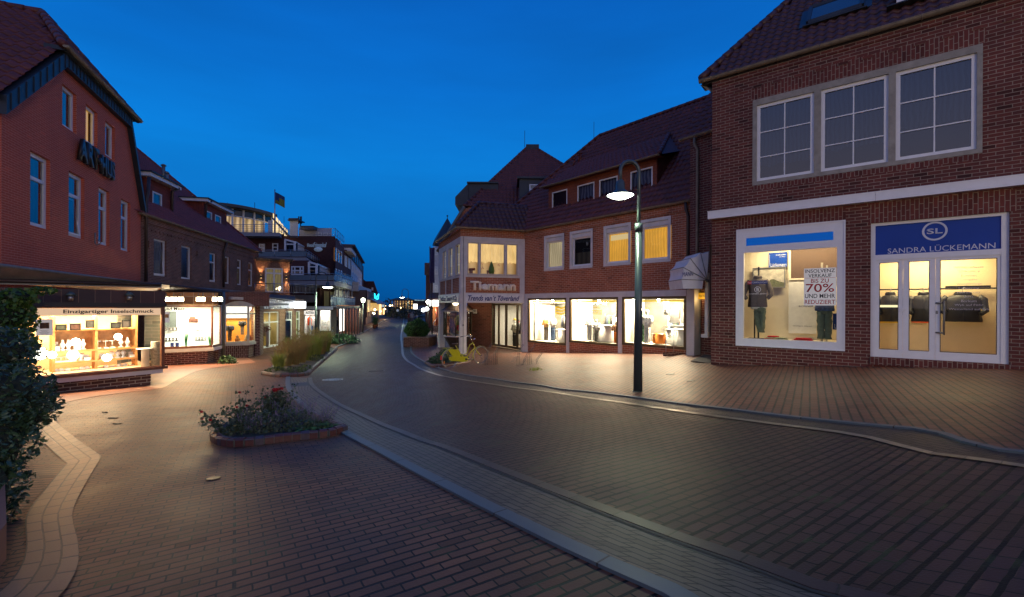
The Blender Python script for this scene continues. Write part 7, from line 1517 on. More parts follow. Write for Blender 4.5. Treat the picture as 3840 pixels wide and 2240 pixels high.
# pavilion
pc_=at(925,873,49);pv_=thing('rooftop_pavilion',pc_,'curved glass rooftop pavilion glowing warmly under a flat overhanging roof','pavilion');R1=4.4;zt_=at(925,801,47).z;zf_=at(925,874,45).z;zm2=at(925,820,46).z
ring=lambda r,z,n=22:[(pc_.x+math.cos(math.pi+math.pi*k/n)*r*.56,pc_.y+math.sin(math.pi+math.pi*k/n)*r,z)for k in range(n+1)]
mb=MB();a=ring(R1*1.05,zf_);b=ring(R1*1.05,zm2)
for k in range(22):mb.face([a[k],a[k+1],b[k+1],b[k]])
mb.build('glazing',GL,pv_)
mb=MB();a=ring(R1*1.06,zm2);b=ring(R1*1.06,zt_)
for k in range(22):mb.face([a[k],a[k+1],b[k+1],b[k]])
mb.build('transom_glazing',plain('dark_teal_glass',(.01,.03,.05),.1),pv_)
mb=MB();a=ring(R1*1.08,zf_,11);
for k in range(12):mb.bar(a[k],(a[k][0],a[k][1],zt_),.14,.12)
mb.tube(ring(R1*1.08,zm2),.07,6);mb.build('mullions',WHITE,pv_)
mb=MB();a=ring(R1*.75,zf_);b=ring(R1*.75,zm2+.2);
for k in range(22):mb.face([a[k],a[k+1],b[k+1],b[k]],[(k*.5,0),(k*.5+.5,0),(k*.5+.5,2),(k*.5,2)])
mb.build('lit_interior',curtain('pavilion_glow',(.30,.18,.08),(1,.66,.36),emit=.65,folds=1.2),pv_)
mb=MB();r0_=ring(R1*1.32,zt_+.02);vs=[Vector(a)for a in r0_];n=len(vs);mb.face(vs[::-1]);mb.face([v+Vector((0,0,.28))for v in vs]);
for k in range(n-1):mb.face([vs[k],vs[k+1],vs[k+1]+Vector((0,0,.28)),vs[k]+Vector((0,0,.28))])
mb.build('roof',plain('pavilion_roof',(.06,.055,.05),.6),pv_)
mb=MB();q=at(945,797,48);p4=[q+Vector((-.55,-.5,0)),q+Vector((.55,-.5,0)),q+Vector((.55,.6,0)),q+Vector((-.55,.6,0))];top=q+Vector((.0,0,.48))
for k in range(4):mb.face([p4[k],p4[(k+1)%4],top])
mb.build('glass_pyramid',plain('sky_mirror_pane2',(.03,.09,.14),.15),pv_)
a,b=at(1020,812,44),at(1087,842,56);mb=MB();mb.prism([tuple(a.xy),tuple(b.xy),(b.x-.5,b.y+.8),(a.x-.3,a.y+.8)],a.z-.2,a.z);mb.build('wing_roof',MT['pavilion_roof'],pv_)
w0,w1_=at(1018,871,45),at(1080,889,57);mb=MB();Pw=Pl.two(w0.xy,w1_.xy);Lw=(w1_-w0).length;mb.box(Pw,0,Lw,w0.z,a.z-.2,-.3,0);mb.build('wing_wall',RENDER_W,pv_)
for k in range(6):mb=MB();mb.box(Pw,.8+k*Lw/6.5,.8+k*Lw/6.5+Lw/6.5*.7,w0.z+.1,w0.z+2.0,.01,.04);mb.build('lit_window',emis('yellow_wing_window',(1,.75,.38),1.2),pv_)
Q,q=blk(1087,1118,829,885,48,1.2,'lift_tower',plain('pale_blue_render',(.50,.55,.60),.8));mb=MB();mb.box(Q,q[0]-.15,q[1]+.15,q[3],q[3]+.12,-1.2,.2);mb.prism([tuple(Q.pt(q[0]-.1,0,.1).xy),tuple(Q.pt(q[1]+.1,0,.1).xy),tuple(Q.pt(q[1]-.2,0,-1.1).xy),tuple(Q.pt(q[0]-.2,0,-1.1).xy)],q[3]+.12,q[3]+.28);mb.build('tower_roof',LEAD,bh)
mb=MB();c_=at(1127,848,49);mb.tube([c_,c_+Vector((0,0,1.0))],.05,6)
for dx in(-.12,0,.12):mb.box(fr(49),c_.x+dx*1.1-.05,c_.x+dx*1.1+.05,c_.z+.2,c_.z+1.0,-.05+abs(dx),.05+abs(dx))
mb.build('antenna',DK,bh)
Q,q=blk(1122,1244,857,886,53,5,'penthouse',plain('penthouse_render',(.42,.42,.46),.8));
for x0,x1 in((1184,1188),(1192,1208),(1213,1229),(1234,1239)):hwin(Q,x0,x1,873,885,off=.02,back=emis('penthouse_glow',(1,.72,.36),1.1),glassm=GL,vb=(.5,)if x1-x0>8 else())
mb=MB();c_=at(1145,857,52);mb.prism([(c_.x-.6,c_.y),(c_.x+.9,c_.y),(c_.x+.9,c_.y+2),(c_.x-.6,c_.y+2)],c_.z-.1,[c_.z+.3]*4);mb.build('roof_hatch',LEAD,bh)
Q=fr(49.95);LGB=plain('pale_blue_letters',(.45,.55,.66),.5,emit=(.35,.5,.65),es=.12)
ptext('sign_letters','Hotel',Q,Q.u(1163),Q.z(1163,920),.40,LGB,bh,.0,depth=.06,width=Q.u(1175)-Q.u(1152));ptext('sign_letters','Friesenhof',Q,Q.u(1200),Q.z(1200,919),.52,LGB,bh,.0,depth=.06,width=Q.u(1225)-Q.u(1177),shear=.2)
mb=MB();mb.lathe((0,0,0),[(.46,0),(.46,.05),(.001,.06)],20);cx_,cz_=Q.u(1193),Q.z(1193,936);mb.v=[(v[0]+cx_,49.93-v[2],cz_+v[1]*.55)for v in mb.v];mb.build('oval_emblem',LGB,bh)
def sline(y,x,VP=1462):return y
SD=Pl.two(pd(1257,46),pd(1289,54.5));ws_=(Vector(pd(1289,54.5))-Vector(pd(1257,46))).length
zt1=SD.z(1257,892);qs=[SD.rect(1258.5,1265,927,977),SD.rect(1268.5,1274.5,935,983),SD.rect(1277.5,1283.5,940,988),SD.rect(1259,1265,1006,1024),SD.rect(1269,1275,1010,1026),SD.rect(1278,1284,1013,1028)]
mb=MB();wall(mb,SD,0,ws_,-3,zt1,[(q[0],q[1],q[2],q[3],.1)for q in qs]);mb.build('street_wall',B_HO,bh)
for i,q in enumerate(qs):window(bh,SD,q[0],q[1],q[2],q[3],off=-.06,fr=.12,back=emis('dim_orange_room',(.55,.22,.08),.35)if i==0 else 'dark',sill=False)
for i,(yt,yb,nm)in enumerate(((1027,1074,'upper'),(1114,1150,'lower'))):
 x0=1256 if i==0 else 1240;a,b=at(x0,yb,41-i*2),at(1322+i*9,yb-i*2,50);a.z=b.z=(a.z+b.z)/2;b=Vector((b.x,b.y,a.z))
 railing(nm+' street balcony railing of the hotel with grey vertical panels',[a,b],(a.z+(at(1280,yt,45).z-at(1280,yb,45).z))-a.z,1.1)
 mb=MB();mb.prism([tuple(a.xy),tuple(b.xy),(b.x-3,b.y),(a.x-3,a.y)],a.z-.25,a.z);mb.build('balcony_slab',MT['pale_slab_edge'],bh)
for i in range(6):f=i/5;x=1257+62*f;D=41+9*f;a=at(x,1160,D);mb=MB();mb.tube([(a.x,a.y,a.z),(a.x,a.y,at(x,1040+8*f,D).z)],.07,6);mb.build('balcony_post',STEEL,bh)
mb=MB();a,b=at(1225,1100,43),at(1325,1100,53);Pq=Pl.two(a.xy,b.xy);mb.box(Pq,0,(b-a).length,-2.5,at(1257,1030,46).z,-1,-.6);mb.build('balcony_back_wall',B_HO,bh)
for k in range(5):mb=MB();mb.box(Pq,1.2+k*1.9,2.4+k*1.9,at(1280,1150,46).z,at(1280,1095,46).z,-.59,-.5);mb.build('dim_window',curtain('dim_green_curtain',(.05,.05,.02),(.20,.18,.09),emit=.25),bh)
for k in range(4):a=at(1262+k*15,1150-k,42+k*2.4);mb=MB();mb.prism([(a.x-.05,a.y),(a.x+.05,a.y),(a.x+.05,a.y+.1),(a.x-.05,a.y+.1)],a.z,a.z+1.5);mb.face([(a.x,a.y-1.0,a.z),(a.x,a.y+.1,a.z),(a.x,a.y+.1,a.z+1.5),(a.x,a.y-.5,a.z+1.5)]);mb.build('balcony_divider',RENDER_W,bh)
# next houses up the street
def street_block(label,x0,x1,D0,D1,yt0,zb,mat,name='street_house',group=None,dp=9):
 P_=Pl.two(pd(x0,D0),pd(x1,D1));w_=(Vector(pd(x1,D1))-Vector(pd(x0,D0))).length;zt=P_.z(x0,yt0);t=thing(name,P_.pt(0,zb),label,'building',group)
 mb=MB();mb.box(P_,0,w_,zb,zt,-dp,0);mb.build('wall',mat,t);return t,P_,w_,zt
t,P_,w_,zt=street_block('dark brick house with pale carved gable between the hotel and the white house',1289.5,1316,54.7,63.5,940,-3,B_HO)
for x in(1292,1297,1305,1309):q=P_.rect(x,x+3.5,958+.6*(x-1292),998+.6*(x-1292));window(t,P_,q[0],q[1],q[2],q[3],off=.02,fr=.08,back='dark' if x !=1297 else MT['dim_orange_room'],sill=False)
mb=MB();mb.box(P_,.2,w_*.8,P_.z(1291,942),P_.z(1291,929),0,.8);mb.build('pale_balcony_gable',RENDER_W,t)
mb=MB();mb.prism([tuple(P_.pt(0,0,.3).xy),tuple(P_.pt(w_,0,.3).xy),tuple(P_.pt(w_,0,-8).xy),tuple(P_.pt(0,0,-8).xy)],zt,[zt+.1,zt+.1,zt+4,zt+4]if False else zt+.1);mb.box(P_,.1,w_-.1,zt,P_.z(1291,895),-8,-.8);mb.build('roof',TILE,t)
q=P_.rect(1298,1301,903,930);mb=MB();mb.box(P_,q[0],q[1],q[2],q[3],-.9,-.7);mb.build('dormer_window',WHITE,t)
t,P_,w_,zt=street_block('white plastered town house with dark mansard storey and rows of tall windows',1316,1357,63.8,90,971,-3,plain('bluish_white_render',(.55,.57,.62),.8))
mb=MB();mb.box(P_,-.1,w_+.1,zt+.01,P_.z(1316,922),-8,.1);mb.box(P_,-.1,w_+.4,P_.z(1316,922),P_.z(1316,922)+.25,-8,.5);ms_=mb.build('mansard',plain('mansard_slate',(.06,.045,.05),.6),t)
for k in range(6):uu_=w_*(k+.35)/6.3;q0,q1=P_.z(1316,966),P_.z(1316,932);mb=MB();mb.box(P_,uu_,uu_+1.5,q0,q1,.1,.14);mb.build('mansard_window',plain('dark_window',(.02,.02,.03),.2),t)
for k in range(7):uu_=w_*(k+.3)/7.4;window(t,P_,uu_,uu_+1.9,P_.z(1316,1020),P_.z(1316,983),off=.02,fr=.2,vb=(.5,),bar=.12,back='dark' if k !=1 else MT['dim_orange_room'],sill=False)
for k in range(7):uu_=w_*(k+.3)/7.4;window(t,P_,uu_,uu_+1.9,P_.z(1316,1062),P_.z(1316,1048),off=.02,fr=.2,vb=(.5,),bar=.12,back='dark',sill=False)
mb=MB()
for k in(1.2,3.6):uu_=w_*k/5.2;mb.face([P_.pt(uu_,P_.z(1316,1046),.1),P_.pt(uu_+3,P_.z(1316,1046),.1),P_.pt(uu_+1.5,P_.z(1316,1028),.1)]);
mb.box(P_,0,w_,P_.z(1316,1048),P_.z(1316,1046),0,.2);mb.build('pediments',WHITE,t)
t,P_,w_,zt=street_block('narrow dark red brick party wall beyond the white town house',1358,1362.5,90,93,994,-3,B_HO)
Dm_=68;Q=fr(Dm_)
t=thing('corner_restaurant',at(1390,1180,60),'low brown restaurant with pale parapet, awnings and blue neon beside the street','building')
for x0,x1,yt,yb,D,dp,mt_,nm in((1323,1345,1058,1093,60,8,RENDER_W,'parapet'),(1300,1376,1088,1190,61,8,plain('dark_brown_wall',(.05,.035,.03),.8),'wall'),):  # wall in a dark brown, below the pale parapet
 Q=fr(D);q=Q.rect(x0,x1,yt,yb);mb=MB();rbox(mb,D,q,dp);mb.build(nm,mt_,t)
P_=Pl.two(pd(1344,60),pd(1392,76));w_=(Vector(pd(1392,76))-Vector(pd(1344,60))).length;mb=MB();mb.box(P_,0,w_,P_.z(1344,1091),P_.z(1344,1070),-1,0);mb.build('side_parapet',RENDER_W,t)
P_=Pl.two(pd(1372,61),pd(1421,80));w_=(Vector(pd(1421,80))-Vector(pd(1372,61))).length;mb=MB();mb.box(P_,0,w_,-2.6,P_.z(1372,1090),-8,0);mb.build('street_wall',plain('rosy_brown_render',(.18,.11,.085),.8),t)
mb=MB();mb.box(P_,P_.u(1384),P_.u(1421),P_.z(1400,1166),P_.z(1400,1137),.01,.05);mb.build('lit_window',curtain('restaurant_glow',(.25,.12,.02),(1,.62,.20),emit=1.0,folds=1),t)
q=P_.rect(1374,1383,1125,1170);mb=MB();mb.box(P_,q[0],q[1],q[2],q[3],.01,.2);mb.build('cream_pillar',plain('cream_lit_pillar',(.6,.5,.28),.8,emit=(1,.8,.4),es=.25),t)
for a,b in((1385,1402),(1403,1420)):
 mb=MB();u0,u1=P_.u(a),P_.u(b);z1_=P_.z(1400,1122);mb.face([P_.pt(u0,z1_-.55,1.0),P_.pt(u1,z1_-.55,1.0),P_.pt(u1,z1_,.02),P_.pt(u0,z1_,.02)]);mb.face([P_.pt(u0,z1_-.8,1.0),P_.pt(u1,z1_-.8,1.0),P_.pt(u1,z1_-.55,1.0),P_.pt(u0,z1_-.55,1.0)]);mb.build('awning',plain('grey_awning_cloth',(.35,.34,.36),.8),t)
c_=P_.pt(P_.u(1402),P_.z(1402,1112),.4);mb=MB();mb.tube([c_+Vector((-.3,0,.45)),c_+Vector((-.22,0,-.3)),c_+Vector((.1,0,.05)),c_+Vector((.32,0,.4)),c_+Vector((.25,0,-.4))],.07,6);mb.tube([c_+Vector((-.25,0,-.3)),c_+Vector((.2,0,-.45))],.06,6);tag(mb.build('neon_emblem',emis('cyan_neon',(.02,.75,1),4),None,c_),'glowing cyan neon emblem on the brown restaurant wall','neon sign')
for i,(x,y,D,r,st)in enumerate(((1406,1162,68,.32,12),(1403,1176,66,.30,8),(1427,1168,78,.25,7),(1399,1174,66,.2,8),(1445,1147,90,.2,9),(1442,1155,90,.2,9),(1463,1147,110,.4,8),(1471,1146,112,.25,5),(1503,1155,105,.3,9),(1444,1160,88,.25,6))):
 c_=at(x,y,D);r*=.5;mb=MB();mb.lathe(c_,[(.001,-r),(r*.7,-r*.7),(r,0),(r*.7,r*.7),(.001,r)],8);tag(mb.build('street_light_globe',emis('amber_globe',(1,.70,.32),16),None,c_),'small warm glowing lantern outside the restaurants far down the street','lantern','warm lanterns far down the street')
point('restaurant_glow',at(1404,1168,62),120,(1,.65,.3),.3,t);point('restaurant_glow',at(1440,1160,85),150,(1,.65,.3),.3,t)
t=thing('dark_gabled_house',at(1395,1120,95),'dark gabled house with steep black roof against the sky at the far left side','building')
Q=fr(95);A_=[at(1361,1047,95),at(1372,1055,95),at(1402,1055,95),at(1420,1107,95),at(1361,1107,95)];mb=MB();mb.face(A_[::-1]);B_=[Vector((a.x*1.09,a.y*1.09,a.z))for a in A_];mb.face(B_)
for k in range(5):mb.face([A_[k],A_[(k+1)%5],B_[(k+1)%5],B_[k]])
mb.build('roof',TILE2,t);mb=MB();q=Q.rect(1355,1418,1106,1180);rbox(mb,95.2,q,8);mb.build('wall',B_HO,t);q=Q.rect(1395,1400,1079,1090);mb=MB();mb.box(Q,q[0],q[1],q[2],q[3],0,.3);mb.build('dormer_window',WHITE,t)
t=thing('street_kiosk_row',at(1435,1180,82),'row of small lit shop fronts under a dark roof far down on the left pavement','shop front')
for i,(x0,x1,yt,yb,D,m_)in enumerate(((1420,1430,1141,1181,80,emis('kiosk_glow',(1,.62,.28),2.0)),(1431,1436,1157,1181,86,plain('kiosk_panel',(.4,.3,.16),.7)),(1437,1442,1157,1180,90,MT['kiosk_glow']if 'kiosk_glow' in MT else None),(1420,1446,1141,1156,88,plain('kiosk_roof',(.04,.035,.04),.7)))):
 Q=fr(D);q=Q.rect(x0,x1,yt,yb);mb=MB();rbox(mb,D,q,2);mb.build(['lit_window','panel','lit_window','roof'][i],m_,t)
Q=fr(84);q=Q.rect(1432,1442,1143,1152);mb=MB();mb.box(Q,q[0],q[1],q[2],q[3],0,.2);mb.build('white_sign',emis('pale_far_sign',(.6,.7,.7),.7),t)
# end of the street: round restaurant and bank
t=thing('end_pavilion_restaurant',at(1508,1170,120),'bright columned restaurant with wide dark roof closing the street','restaurant')
D=120;Q=fr(D);q=Q.rect(1463,1553,1128,1162)
mb=MB();a=[at(1461,1125,D),at(1553,1125,D),at(1530,1117,D+3),at(1485,1118,D+3)];mb.face(a);mb.box(Q,q[0],q[1],q[3],at(1500,1124,D).z,-8,.5);mb.build('roof',plain('far_roof',(.05,.045,.04),.7),t)
r_=random.Random(4);mb=MB();mb.box(Q,q[0]+.5,q[1]-.5,q[2],q[3],-3,-2.6);mb.build('lit_wall',brick('far_lit_panes',(1,.62,.22),(.25,.12,.04),(.08,.04,.02),bw=.8,bh=.9,ms=.12,offset=0),t)
n_=MT['far_lit_panes'].node_tree;b_=n_.nodes['Principled BSDF'];src=b_.inputs['Base Color'].links[0].from_socket;n_.links.new(src,b_.inputs['Emission Color']);b_.inputs['Emission Strength'].default_value=1.6
for k in range(9):x=1465+k*10.6;a=at(x,1164,D);mb=MB();mb.tube([a,(a.x,a.y,q[3])],.22,6);mb.build('column',plain('lit_column',(.45,.30,.16),.8),t)
Q=fr(100);q=Q.rect(1551,1605,1124,1180);b2_=thing('bank_building',Q.pt(q[0],q[2]),'grey bank with dark fascia carrying small pale blue lettering','bank');mb=MB();mb.box(Q,q[0],q[1]+6,q[2],q[3]-.9,-8,0);mb.build('wall',plain('grey_bank_wall',(.20,.20,.22),.8),b2_);mb=MB();mb.box(Q,q[0],q[1]+6,q[3]-.9,q[3],-8.5,.8);mb.build('fascia',plain('black_fascia',(.01,.015,.025),.5),b2_)
ptext('sign_letters','Oldenburgische Landesbank',Q,Q.u(1576),Q.z(1576,1127),.34,emis('pale_blue_sign_light',(.45,.75,.9),.8),b2_,.82,depth=.02,width=Q.u(1594)-Q.u(1557))
r_=random.Random(6)
for i,(x,y,w_,h_,D)in enumerate(((1470,1172,2.0,1.2,98),(1495,1176,2.2,1.4,92),(1525,1172,2.6,2.0,88),(1543,1176,2.0,1.6,84),(1452,1158,1.2,2.6,112))):
 c_=at(x,y,D);mb=MB();leafcloud(mb,c_,w_,1.5,h_,420,.22,r_,lo=0);tag(mb.build('far_shrub',plain('night_shrub',(.02,.035,.018),.8),None,c_),['dark shrub left of the street end','dark shrub in the middle of the street end','large dark shrub right of the street end','dark shrub beside the white light box sign','dark tree beside the far restaurant'][i],'shrub')
def disc(name,x,y,D,r,mat,label,cat,grp=None):
 c_=at(x,y,D);mb=MB();mb.lathe((0,0,0),[(r,0),(r,.08),(.001,.1)],20);mb.v=[(v[0]+c_.x,c_.y-v[2],c_.z+v[1])for v in mb.v];return tag(mb.build(name,mat,None,c_),label,cat,grp)
disc('round_sign',1491,1165,84,.23,plain('grey_round_sign',(.3,.35,.42),.5,emit=(.4,.5,.65),es=.3),'round pale sign among the shrubs at the street end','sign')
disc('round_light_sign',1588,1163,48,.20,emis('round_white_light',(.9,.96,1),8),'larger oval white light sign beside the parasols on the right','sign');disc('round_light_sign',1601,1159,50,.22,MT['round_white_light'],'smaller white light sign right of the oval one','sign')
# right side far houses
t=thing('white_turret_house',at(1640,1150,46),'tall white house with pointed dark turret roof beyond the corner bay','building')
Q=fr(46);q=Q.rect(1624,1720,925,1125);mb=MB();mb.box(Q,q[0],q[1],q[2],q[3],-8,0);mb.build('wall',plain('cool_white_boards',(.50,.50,.54),.7),t)
for y0,y1,lit in((932,958,0),(1000,1030,0),(1069,1097,1)):window(t,Q,Q.u(1630),Q.u(1641),Q.z(1635,y1),Q.z(1635,y0),off=.02,fr=.08,vb=(.5,),hb=(.6,),bar=.06,back='orange' if lit else 'dark',sill=False)
ap=at(1678,815,47);mb=MB();c_=at(1668,918,47.5);mb.lathe((c_.x+.25,c_.y,0),[(1.55,c_.z-.1),(1.35,c_.z+.5),(.02,ap.z)],8,0,False);mb.build('turret_roof',plain('turret_slate',(.025,.03,.04),.5),t);mb=MB();mb.lathe((c_.x+.25,c_.y,ap.z),[(.03,-.1),(.03,.15),(.12,.22),(.001,.34)],8);mb.build('finial',DK,t)
mb=MB();q=Q.rect(1612,1650,1098,1124);mb.prism([tuple(Q.pt(q[0],0,1.2).xy),tuple(Q.pt(q[1],0,1.2).xy),tuple(Q.pt(q[1],0,0).xy),tuple(Q.pt(q[0],0,0).xy)],q[2],[q[2]+.1,q[2]+.1,q[3],q[3]]);mb.build('porch_roof',TILE2,t)
q=Q.rect(1614,1650,1150,1222);mb=MB();mb.box(Q,q[0],q[1],q[2],q[3],-3,-1.2);mb.build('porch_back',plain('orange_lit_porch',(.35,.14,.05),.7),t);c_=Q.pt(Q.u(1636),q[2],-.3);mb=MB();mb.tube([c_,(c_.x,c_.y,q[3])],.12,8);mb.build('red_column',plain('red_column_paint',(.45,.08,.03),.5),t);point('porch_lamp',Q.pt(Q.u(1630),q[3]-.3,-.3),60,(1,.7,.35),.15,t)
for k in range(3):mb=MB();a=Q.rect(1620,1650,1222+k*7,1229+k*7);mb.box(Q,a[0],a[1],a[2]-.02,a[3],-.5+k*.3-.5,.3+k*.3);mb.build('step',B_PL,t)
mb=MB();a=Q.pt(Q.u(1632),Q.z(1632,1235),.9);b=Q.pt(Q.u(1641),Q.z(1641,1192),.0);mb.tube([a,a+Vector((0,0,.7)),b+Vector((0,0,0))],.035,6);mb.build('hand_rail',STEEL,t)
Q=fr(44);q=Q.rect(1620,1650,1127,1148);mb=MB();mb.box(Q,q[0],q[1],q[2],q[3],0,.25);tag(mb.build('light_box_sign',emis('warm_light_box',(1,.97,.9),7),None,Q.pt(q[0],q[2])),'bright white light box sign above the brick steps on the right','sign')
q=Q.rect(1612,1616,1127,1148);mb=MB();mb.box(Q,q[0],q[1],q[2],q[3],0,.2);tag(mb.build('light_box_sign',MT['warm_light_box'],None,Q.pt(q[0],q[2])),'narrow end-on white light sign next to the bright box','sign')
Q=fr(52);q=Q.rect(1552,1565,1141,1159);mb=MB();mb.box(Q,q[0],q[1],q[2],q[3],0,.25);tag(mb.build('light_box_sign',emis('soft_light_box',(1,.98,.88),6),None,Q.pt(q[0],q[2])),'square white light box on the pavement side near the shrubs','sign')
t=thing('dark_red_house',at(1605,1100,52),'dark red gabled house edge with curved gutter seen beside the flag','building');Q=fr(52);q=Q.rect(1597,1626,1000,1200);mb=MB();mb.box(Q,q[0],q[1],-2.6,q[3],-9,0);mb.build('wall',B_HO,t);q=Q.rect(1594,1626,987,1052);mb=MB();mb.prism([tuple(Q.pt(q[0],0,.3).xy),tuple(Q.pt(q[1],0,.3).xy),tuple(Q.pt(q[1],0,-6).xy),tuple(Q.pt(q[0],0,-6).xy)],q[2]+.6,[q[3],q[3],q[3],q[3]]);mb.build('roof',TILE2,t)
# ---------------- street furniture, plants, bicycle, people ----------------
LAMPM=emis('lamp_reflector_glow',(.93,1,.84),13)
def street_lamp(base,htop,ax,ay,drop,rs,label,power,r0=.07,head=1.0,tint=(.86,1,.62)):
 """bent-over lamp: htop = crown height, (ax, ay) = plan vector to the shade, drop = shade height below the crown"""
 t=thing('street_lamp',base,label,'street lamp','bent-neck street lamps');B=Vector(base);mb=MB()
 zc=htop-abs(drop)*.55;L_=math.hypot(ax,ay)
 mb.tube([B,B+Vector((0,0,htop*.70)),],[r0*1.12,r0*.80],14);mb.tube([B+Vector((0,0,htop*.70-.01)),B+Vector((0,0,htop*.70+.16))],r0*.98,14);mb.build('post',POLE,t)
 mb=MB();mb.lathe(B,[(r0*1.5,-.01),(r0*1.4,.015),(r0*1.15,.02)],14);mb.build('base_ring',POLE,t)
 mb=MB();R_=L_/2;pts=[B+Vector((0,0,htop*.70+.1)),B+Vector((0,0,htop-R_-.05))]
 for k in range(13):an=math.pi*k/12;pts.append(B+Vector((ax*(1-math.cos(an))/2,ay*(1-math.cos(an))/2,htop-R_+math.sin(an)*R_)))
 pts.append(B+Vector((ax,ay,htop-drop+.22*head)));mb.tube(pts,r0*.45,10);mb.build('bent_neck',POLE,t)
 c_=B+Vector((ax,ay,htop-drop));s=rs
 mb=MB();mb.lathe(c_,[(s,0),(s*.98,.02),(s*.55,.07*head),(s*.34,.13*head),(s*.33,.24*head),(s*.26,.31*head),(s*.12,.34*head),(.03,.36*head)],24,cap=False);mb.build('lamp_shade',POLE,t)
 mb=MB();mb.lathe(c_,[(s*.96,.004),(s*.5,.05),(.001,.06)],24,cap=False);mb.build('reflector',LAMPM,t)
 mb=MB();mb.lathe(c_,[(.001,-.075),(s*.45,-.06),(s*.75,-.028),(s*.9,0)],18,cap=False);mb.build('bulb',emis('lamp_bulb',(.96,1,.82),25),t)
 point('lamp_light',c_+Vector((0,0,-.14)),power,tint,.10,t,spot=(165,.5,(0,0,-1)));return t
b0=gp(2392,1470);D0=b0.y
ht=at(2330,608,D0).z-b0.z;lt_=street_lamp(b0,ht,-.42,-.10,ht-(at(2304,738,D0).z-b0.z),.285,'near grey-green bent-neck street lamp standing alone on the right pavement',260,r0=.085)
b1=Vector((at(1184,1200,28.5).x,28.5,-2.62));ht=at(1205,1021,28.5).z-b1.z;street_lamp(b1,ht,.73,0,ht-(at(1227,1078,28.5).z-b1.z),.33,'left bent-neck street lamp rising out of the ornamental grass',700)
b2=Vector((at(1531,1200,66).x,66,-2.46));ht=at(1518,1084,66).z-b2.z;street_lamp(b2,ht,-.92,0,ht-(at(1507,1116,66).z-b2.z),.36,'far bent-neck street lamp behind the round bush, against the sky',220)
for i,(x,y)in enumerate(((8.0,-13),(11.5,-14))):
 q_=Vector((x,y,g(x,y)));t=thing('globe_lamp',q_,('left' if not i else 'right')+' of two globe lamps behind the viewer, mirrored in the shop door','street lamp','globe lamps behind the viewer');mb=MB();mb.tube([q_,q_+Vector((0,0,3.6))],.05,8);mb.build('post',POLE,t)
 mb=MB();mb.lathe(q_+Vector((0,0,3.85)),[(.001,-.25),(.18,-.17),(.25,0),(.18,.17),(.001,.25)],14);mb.build('globe',emis('warm_globe',(1,.85,.6),60),t);point('lamp_light',q_+Vector((0,.45,3.85)),2000,(1,.78,.56),.25,t)
p_=gp(1361,1249);t=thing('globe_lamp',p_,'slim post lamp with glowing bowl on the left pavement by the arcade','street lamp');zb_=at(1358,1135,p_.y).z
mb=MB();mb.tube([p_,(p_.x,p_.y,zb_)],[.055,.04],10);mb.build('post',POLE,t);mb=MB();mb.lathe((p_.x,p_.y,zb_),[(.05,0),(.13,.05),(.18,.22),(.16,.38),(.05,.42)],14);mb.build('glass_bowl',emis('bowl_glow',(.95,1,.78),14),t);point('lamp_light',(p_.x,p_.y-.3,zb_+.2),150,(.9,1,.65),.15,t)
c_=at(1605,1133,46);t=thing('globe_lamp',c_,'round white globe lamp in front of the flag pole on the right','street lamp');mb=MB();mb.lathe(c_,[(.001,-.22),(.16,-.14),(.21,0),(.16,.14),(.001,.22)],14);mb.build('globe',emis('white_globe',(1,1,.86),9),t);mb=MB();mb.tube([c_+Vector((0,0,-.2)),(c_.x,c_.y,-2.4)],.04,8);mb.build('post',POLE,t);point('lamp_light',c_+Vector((0,-.5,0)),130,(1,.95,.75),.2,t)
# flag poles
c_=gp(1621,1283);t=thing('flag_pole',c_,'slim pole carrying a long hanging violet banner on the right side of the street','flag pole');mb=MB();D=c_.y;mb.tube([c_,(at(1612,930,D).x,D,at(1612,925,D).z)],[.06,.04],8);mb.build('pole',plain('pole_grey',(.14,.13,.12),.5,.3),t)
mb=MB();x0=at(1613,930,D).x;zt_=at(1612,930,D).z;zb_=at(1612,1062,D).z;w_=.38;n=10
vs=[(x0+w_*(j/6-.12),D-.04+.06*math.sin(j*1.6+i*.3),zt_+(zb_-zt_)*i/n)for i in range(n+1)for j in range(7)];mb.mesh(vs,[(i*7+j,i*7+j+1,(i+1)*7+j+1,(i+1)*7+j)for i in range(n)for j in range(6)],0,True);mb.build('banner',plain('violet_banner',(.07,.05,.12),.8,noise=.3),t)
c_=at(1030,870,43);t=thing('roof_flag_pole',c_,'tall flagpole with small blue and yellow flag on the hotel roof terrace','flag pole');mb=MB();zt_=at(1030,711,43).z;mb.tube([c_+Vector((0,0,-.3)),(c_.x,c_.y,zt_)],[.07,.045],8);mb.build('pole',STEEL,t)
mb=MB();n=8;vs=[(c_.x+.05+.85*j/n,43+.12*math.sin(j*1.1),zt_-.25-.35*i-.45*(j/n)**1.2)for i in range(4)for j in range(n+1)];mb.mesh(vs,[(i*(n+1)+j,i*(n+1)+j+1,(i+1)*(n+1)+j+1,(i+1)*(n+1)+j)for i in range(3)for j in range(n)],0,True)
for k in range(len(mb.m)):mb.m[k]=0 if k<n*1.5 else 1
mb.build('flag',[plain('flag_blue',(.01,.05,.16),.8),plain('flag_yellow',(.20,.20,.03),.8)],t)
for x,y0,y1,D in((853,760,800,60),(955,760,796,47),(1065,812,836,60)):mb=MB();a=at(x,y1,D);mb.tube([a,(a.x,a.y,at(x,y0,D).z)],.025,5);tag(mb.build('lightning_rod',DK,None,a),'thin lightning rod on the hotel roof','lightning rod','lightning rods on the hotel roof')
